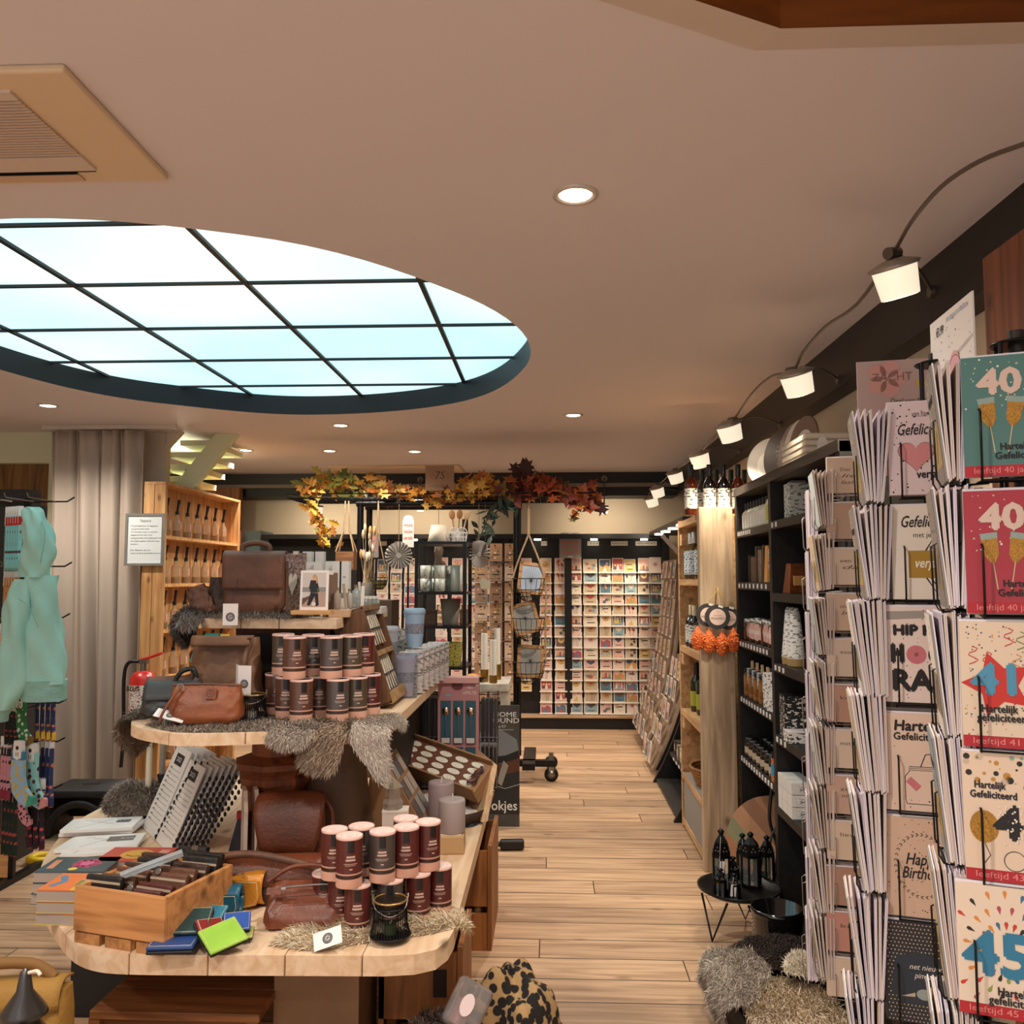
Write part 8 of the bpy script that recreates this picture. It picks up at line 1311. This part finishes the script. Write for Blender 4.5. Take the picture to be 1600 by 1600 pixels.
# hanging three tier basket with framed pictures
HYY = FY - .1; q = at(826, 800, Y=HYY); o = thing('tiered_basket', 'three tier black wire hanging basket on ropes right of the pipe frame', 'basket', (q.x, HYY, 0)); zb3 = [at(826, y, Y=HYY).z for y in (928, 990, 1058)]; b = B()
for z in zb3:
    for k, r, m_ in ((0, .085, BLKM), (.05, .105, BLKM), (.13, .12, BLKM)): b.tube([(r * math.cos(a), r * .8 * math.sin(a), z + k - .02) for a in arc(0, 2 * PI, 19, float)[:-1]], .0035, m_, 4, True)
    for i in range(18): a = i * PI / 9; b.tube([(.03 * math.cos(a), .024 * math.sin(a), z - .05), (.085 * math.cos(a), .068 * math.sin(a), z - .02), (.105 * math.cos(a), .084 * math.sin(a), z + .03), (.12 * math.cos(a), .096 * math.sin(a), z + .11)], .002, BLKM, 4)
    for i in range(7): b.tube([(-.08 + i * .027, -.06, z - .03), (-.08 + i * .027, .06, z - .03)], .002, BLKM, 4)
b.obj('wires', o); b = B(); b.tube([(0, 0, ZT - .05), (0, 0, at(826, 835, Y=HYY).z)], .013, ROPE, 7)
for s in (-1, 1): b.tube(smooth([V((0, 0, at(826, 835, Y=HYY).z)), V((s * .115, 0, zb3[0] + .11)), V((s * .12, 0, zb3[1] + .1)), V((s * .118, 0, zb3[2] + .1))], 6), .007, ROPE, 6)
b.tube([(0, 0, ZT - .05), (0, .12, ZT + .03)], .006, ROPE, 5); b.obj('ropes', o)
for i, (z, t, c) in enumerate(zip(zb3, (.12, -.28, .05), ('#9fa9b8', '#8a867f', '#8f8b85'))):
    g = thing('picture_frame', 'wooden framed line drawing in the %s tier of the hanging basket' % ['top', 'middle', 'bottom'][i], 'picture', (q.x + .005, HYY - .02, z + .0), 0, 'framed drawings in the hanging basket'); T = M4.Translation((0, 0, .0)) @ M4.Rotation(t, 4, 'Y') @ M4.Rotation(-.2, 4, 'X'); b = B(); w, h = .19, .23
    for cc, d in (((0, 0, .012), (w, .016, .024)), ((0, 0, h - .012), (w, .016, .024)), ((-w / 2 + .012, 0, h / 2), (.024, .016, h)), ((w / 2 - .012, 0, h / 2), (.024, .016, h))): b.box(cc, d, wood('#b98a56', '#8f6236', 0), T=T)
    b.obj('frame', g); b = B(); T2 = T @ M4.Translation((0, -.002, h / 2)) @ FACE; b.rect(0, 0, w - .045, h - .045, pm(c, .6), 0, T2)
    for k in range(26): a = k * 2 * PI / 26; b.stroke([(0, -.02 * (i == 0)), (.07 * math.cos(a), .085 * math.sin(a))], .0015, INK, .0005, T2)
    b.obj('drawing', g)
# brass candle holders on a white bench
BYY = 5.55; zb4 = at(770, 1068, Y=BYY).z; xl4, xr4 = at(690, 1068, Y=BYY).x, at(795, 1068, Y=BYY).x; o = thing('white_bench', 'distressed white painted side table behind the spoon display', 'table', ((xl4 + xr4) / 2, BYY + .2, 0)); WP = pm('#cfc6b8', .7, var=.25, vs=14, bump=.2, bs=30); w4 = (xr4 - xl4) / 2
b = B(); b.box((0, 0, zb4 - .025), (w4 * 2, .42, .05), WP); b.obj('top', o, bev=.004)
for x in (-w4 + .03, w4 - .03):
    for y in (-.17, .17): b = B(); b.box((x, y, (zb4 - .05) / 2), (.045, .045, zb4 - .05), WP); b.obj('leg', o)
b = B(); b.box((0, -.0, .25), (w4 * 1.9, .36, .03), WP); b.obj('lower_shelf', o)
for i, (px, y0, y1, y2, yy) in enumerate(((757, 990, 1046, 1068, .1), (771, 1000, 1055, 1070, .02), (777, 982, 1038, 1066, .22))):
    Yc = BYY + yy; zz0, zz1 = at(px, y1, Y=Yc).z - zb4, at(px, y0, Y=Yc).z - zb4; xq = at(px, 1000, Y=Yc).x; g = thing('candle_holder', 'brass cylinder candle holder on the white side table, %s from left' % ORD[i], 'candle holder', (xq, Yc, zb4 + .0005), 0, 'brass candle holders'); B().lathe([(.026, 0), (.026, zz0)], pm('#a5813f', .3, .85), 18).obj('cylinder', g)
    g = thing('pillar_candle', 'slim white candle in a brass holder on the side table, %s from left' % ORD[i], 'candle', (xq, Yc, zb4 + .001 + zz0), 0, 'slim white candles'); B().cyl((0, 0, 0), (0, 0, zz1 - zz0), .021, pm('#ebe4d8', .5), n=16).obj('wax', g); B().tube([(0, 0, zz1 - zz0), (0, 0, zz1 - zz0 + .01)], .002, INK, 5).obj('wick', g)
g = thing('bowl', 'black bowl with orange bits on the white side table', 'bowl', (at(742, 1068, Y=BYY + .12).x, BYY + .12, zb4 + .0005)); B().lathe([(.05, 0), (.09, .03), (.085, .032), (.05, .008), (0, .008)], BLACK, 22).obj('bowl', g); B().sph((0, 0, .03), (.06, .06, .022), pm('#c98a48', .6, var=.4, vs=40), 14, 8).obj('contents', g)
b = B(); b.box((0, 0, .05), (.12, .1, .1), pm('#b8372c', .5, var=.5, vs=20)); tag(b.obj('red_box', loc=(at(765, 1095, Y=BYY + .2).x, BYY + .2, .266)), 'red patterned box on the lower board of the white side table', 'box')
# advertising board
Y7 = 5.2; q = at(776, 1275, Y=Y7); o = thing('advert_board', 'tall slate grey advertising board with white lettering beside the table', 'sign', (q.x, Y7, 0)); w = at(812, 1200, Y=Y7).x - at(741, 1200, Y=Y7).x; zb5, zt5 = 0.0, at(780, 1102, Y=Y7).z; h = zt5
b = B(); b.box((0, .006, h / 2), (w, .012, h), pm('#4f4b48', .6, var=.35, vs=6, bump=.1, bs=20)); b.obj('board', o); b = B(); T = M4.Translation((0, 0, 0)) @ FACE; LT_ = pm('#e6e3df', .5)
zz5 = lambda y: at(776, y, Y=Y7).z
b.text('HOME', .048, zz5(1116.5), .027, LT_, .0012, T, w=.135, bold=.0006); b.text('HOUND', .02, zz5(1136), .034, LT_, .0012, T, w=.2, bold=.0006) if False else b.text('OUND', .055, zz5(1126), .029, LT_, .0012, T, w=.155, bold=.0006); b.text('by KY', .03, zz5(1135), .016, LT_, .0012, T, w=.05); b.rect(.03, zz5(1140), .14, .002, LT_, .0012, T)
b.flat([(-w * .45, zz5(1145)), (w * .1, zz5(1140)), (w * .44, zz5(1155)), (w * .48, zz5(1172)), (w * .2, zz5(1180)), (-w * .45, zz5(1186))], pm('#7f8288', .8, bump=.3, bs=160), .0014, T); b.flat([(-w * .5, zz5(1186)), (w * .2, zz5(1180)), (w * .48, zz5(1172)), (w * .5, zz5(1186)), (-w * .5, zz5(1200))], pm('#1b1a1b', .6), .0012, T)
b.flat([(0, zz5(1196)), (w * .5, zz5(1184)), (w * .5, zz5(1204)), (.02, zz5(1212))], pm('#5c3320', .6), .0016, T); b.flat([(-w * .5, zz5(1212)), (w * .5, zz5(1204)), (w * .5, zz5(1272)), (-w * .5, zz5(1272))], pm('#262526', .6), .0010, T); b.flat([(.0, zz5(1222)), (.04, zz5(1188)), (.07, zz5(1196)), (.03, zz5(1228))], pm('#9a948c', .5), .002, T); b.stroke([(-.04, zz5(1225)), (.05, zz5(1232)), (w * .5, zz5(1225))], .002, LT_, .0016, T); b.text('okjes', .045, zz5(1259), .055, LT_, .0022, T, w=.15, bold=.001); b.obj('print', o.children[0])
b = B(); b.box((0, .065, .1), (w * .8, .1, .2), BLACK); b.obj('stand', o)
# dark side panel under the middle tier
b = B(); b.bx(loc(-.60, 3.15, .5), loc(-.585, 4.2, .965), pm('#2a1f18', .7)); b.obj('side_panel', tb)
# ================================================================ low tray with lanterns, pot and furs at the right
o = thing('tray_table', 'low round black tray table on wire legs beside the black shelving', 'table', (.775, 3.70, 0)); b = B(); b.lathe([(.0, .165), (.13, .166), (.165, .185), (.168, .195), (.16, .192), (.13, .172), (0, .171)], BLKM, 32); b.obj('tray', o)
for a in (3.75, 5.2, 1.2): b = B(); d = V((math.cos(a), math.sin(a), 0)); p_ = V((-d.y, d.x, 0)) * .07; b.tube([d * .14 + p_ + V((0, 0, .17)), d * .155 + V((0, 0, .006)), d * .14 - p_ + V((0, 0, .17))], .005, BLKM, 6); b.obj('leg', o)
def mlantern(label, px, py, h, r, rz=.3, tagl=True, zbase=.172):
    q = at(px, py, Z=zbase) if zbase else at(px, py, Z=0); g = thing('metal_lantern', label, 'lantern', (q.x, q.y, zbase), rz, 'black metal lanterns'); n = 6; b = B(); LB = pm('#0f0f10', .35, .5)
    b.lathe([(r, 0), (r, h * .05)], LB, n, smooth=False)
    for i in range(n): a = i * 2 * PI / n; b.box((r * .95 * math.cos(a), r * .95 * math.sin(a), h * .3), (.007, .007, h * .52), LB, a)
    b.obj('cage', g); b = B(); b.lathe([(r * 1.08, h * .55), (r * 1.1, h * .60), (r * .75, h * .78), (r * .2, h * .9)], LB, n, smooth=False); b.lathe([(r * .2, h * .89), (.012, h * .92), (.014, h * .95), (.0, h)], LB, 10)
    for i in range(n):
        a = (i + .5) * 2 * PI / n
        for k in range(3): b.sph((r * (.86 - .1 * (k % 2)) * math.cos(a + (k - 1) * .2), r * (.86 - .1 * (k % 2)) * math.sin(a + (k - 1) * .2), h * (.66 + .05 * (k % 2))), .004, pm('#4a4744', .5), 6, 4)
    b.obj('roof', g); b = B(); b.lathe([(r * .85, h * .06), (r * .85, h * .55)], pm('#d6dad8', .05, trans=.9), n, smooth=False); b.obj('glass', g)
    if tagl: b = B(); b.box((-r * .7, -r * .9, h * .42), (.022, .001, .045), TAGP, T=M4.Rotation(.1, 4, 'Y')); b.tube([(-r * .7, -r * .9, h * .52), (-r * .3, -r * .5, h * .88)], .0008, TAGP, 4); b.obj('price_tag', g)
mlantern('tall black metal lantern at the left of the tray, with paper tag', 1128, 1393, .255, .038); mlantern('tall black metal lantern in the middle of the tray', 1174, 1385, .225, .042, .1, False); mlantern('black dotted lantern at the right end of the tray', 1199, 1376, .19, .032, .2, False)
mlantern('small black lantern in front of the tall left one', 1126, 1402, .115, .024, .2, False); mlantern('small black lantern between the two tall ones', 1146, 1392, .14, .024, .3, False); mlantern('small tagged black lantern at the front of the tray', 1148, 1408, .11, .022, .1, True); mlantern('narrow black lantern behind the middle ones', 1161, 1372, .19, .026, .4, True)
o = thing('plant_pot', 'shiny black ribbed pot beside the lantern tray', 'pot', (.835, 3.33, .10)); b = B(); pr_ = [(.078, 0)]
for i in range(9): pr_ += [(.082 + .0008 * i, .008 + i * .014), (.088 + .0008 * i, .015 + i * .014)]
b.lathe(pr_ + [(.094, .145), (.088, .145), (.08, .02), (0, .02)], pm('#0c0c0d', .12, coat=.6), 36); b.obj('pot', o); b = B(); b.bx((-.10, -.1, 0), (.10, .1, .099), pm('#1d1a18', .6)); tag(b.obj('low_box', loc=(.835, 3.33, 0)), 'dark low box under the shiny ribbed pot', 'box')
b = B(); b.bx((-.15, -.22, 0), (.13, .2, .13), pm('#1a1715', .7)); tag(b.obj('fur_stool', loc=(.73, 2.92, 0)), 'dark low stool hidden under the heap of furs', 'stool')
BX4 = pm('#a08058', .85)
pelt('fur_pelt', 'tan and white rabbit fur draped over the front of the low stool', [(.585, 2.74), (.60, 2.55), (.66, 2.38), (.76, 2.40), (.86, 2.44), (.90, 2.60), (.88, 2.78), (.84, 2.92), (.70, 2.97), (.61, 2.9)], drape_front(.15, 2.70, .575, None, .05), .022, [pm(c, .85) for c in ('#b39a78', '#cdbb9e', '#8f7453', '#e0d3bd')], 11000, .024, 61, base=pm('#b39a78', .9, var=.35, vs=9), bumps=.012)
pelt('fur_pelt', 'grey beige fur hanging at the left side of the low stool', [(.45, 2.80), (.56, 2.72), (.66, 2.82), (.72, 2.98), (.68, 3.10), (.56, 3.12), (.45, 3.06)], drape_front(.175, 2.5, .575, None, .05), .02, [pm(c, .85) for c in ('#b5a898', '#9c9083', '#d6cbbd')], 8000, .024, 62, bumps=.012)
pelt('fur_pelt', 'dark brown fur at the back of the low stool under the pot', [(.60, 3.10), (.72, 2.98), (.88, 3.0), (.95, 3.14), (.86, 3.22), (.70, 3.2)], flatz(.17), .035, DF, 7000, .022, 63); pelt('fur_pelt', 'small white fur piece between the dark and tan furs', [(.74, 2.88), (.84, 2.84), (.92, 2.9), (.9, 3.0), (.78, 2.98)], flatz(.205), .025, [pm(c, .85) for c in ('#e6dbc6', '#d6c6a8', '#f0e8da')], 5000, .022, 64)
# round striped boards leaning in the bottom of the shelving
for i, (px, py, y, r, cs) in enumerate(((1186, 1345, 4.24, .205, ('#b07850', '#8f9068', '#c28f68', '#9a6a48')), (1204, 1340, 4.32, .2, ('#9a6238', '#b58a5c', '#7a4a2c', '#a87a4c')))):
    q = at(px, py, Y=y); g = thing('round_board', ['round striped wooden serving board leaning on the shelving bottom, front one', 'round brown wooden serving board behind the striped one'][i], 'board', (q.x + .06, y, r + .01)); g.rotation_euler = (-.22, 0, -.35); b = B(); pts = [(r * math.cos(a), r * math.sin(a)) for a in arc(0, 2 * PI, 41, float)[:-1]]; rot = M4.Rotation(.75, 4, 'Z')
    for k in range(6): pl = clip(pts, -r + k * r / 3, -r + (k + 1) * r / 3); b.prism(pl, -.008, .008, pm(cs[k % 4], .5, var=.14, vs=7), FACE @ rot)
    b.obj('board', g); b = B(); b.tube(smooth([V((.06, -.01, r * .9)), V((.10, -.02, r * 1.25)), V((.14, -.03, r * 1.5))], 4), .004, ROPE, 5); b.obj('hanging_cord', g)
for i, x in enumerate((1.0, 1.07)): g = thing('strap_bundle', 'dark hanging leather strap bundle in front of the striped boards, %s one' % ['left', 'right'][i], 'straps', (x, 4.02, .0)); b = B(); b.tube(smooth([V((0, 0, .52)), V((-.02, -.02, .38)), V((.015, -.01, .24)), V((-.01, 0, .08))], 6), [.008] * 19, pm('#1d1a18', .4), 6); b.tube(smooth([V((0.01, 0, .53)), V((.03, -.03, .4)), V((-.02, -.02, .28)), V((.02, 0, .1))], 6), .006, pm('#4a443e', .5), 6); b.obj('straps', g)

# kraft card stand seen through the pipe frame, pink poster far left
KD = []
for k in range(6):
    R = random.Random(90 + k); b = B(); b.box((0, 0, .075), (.105, .004, .15), pm(['#b08a66', '#a37c58', '#bd9a78', '#8f6a4c', '#c2a488', '#9c7a60'][k], .7)); T = M4.Translation((0, 0, .075)) @ FACE
    for i in range(9): b.disc(R.uniform(-.04, .04), R.uniform(-.06, .06), R.uniform(.004, .01), pm(R.choice(['#5a3a2a', '#7a2f28', '#5f6b3a', '#d9c9b0', '#3a2a22']), .6), .0025, T, n=8)
    b.rect(0, -.02, .06, .008, INK, .0028, T); o = b.obj('greeting_card'); tag(o, 'x', 'greeting card', 'kraft cards on the stand behind the pipe frame'); KD.append(o)
KY = 7.25; xk = at(775, 900, Y=KY).x; o = thing('card_stand', 'wire card stand of brown kraft cards seen through the pipe frame', 'display rack', (xk, KY, 0)); b = B(); b.cyl((0, .04, 0), (0, .04, 1.75), .012, PIPE, n=8)
for r in range(8): b.tube([(-.2, .006, .44 + r * .165), (.2, .006, .44 + r * .165)], .003, WIREL, 5); b.tube([(-.2, -.012, .465 + r * .165), (.2, -.012, .465 + r * .165)], .002, WIREL, 5)
b.obj('rails', o); b = B(); b.cyl((0, .04, 0), (0, .04, .025), .2, BLKM, n=22); b.obj('base', o)
for c in range(3):
    for r in range(8): first_or_cp(KD[(c * 5 + r * 7 + c * r) % 6], USED, 'brown kraft card on the stand behind the pipe frame, %s row up, %s column' % (ORD[r], ORD[c]), loc=(xk - .125 + c * .125, KY - .003, .445 + r * .165), rot=(-.06, 0, 0))
for k in KD:
    if k.name not in USED: bpy.data.objects.remove(k)
q = at(364, 848, Y=8.28); b = B(); b.box((0, 0, 0), (.15, .008, .24), pm('#c98f84', .6)); b.ring(-.01, .01, .035, .004, pm('#8f4a40', .6), .0045, FACE); b.stroke([(-.03, .06), (.02, .075), (.045, .05)], .01, pm('#a34a3f', .6), .0045, FACE); tag(b.obj('pink_poster', loc=(q.x, 8.294, q.z)), 'pink poster with a round drawing on the far left wooden panel', 'poster')
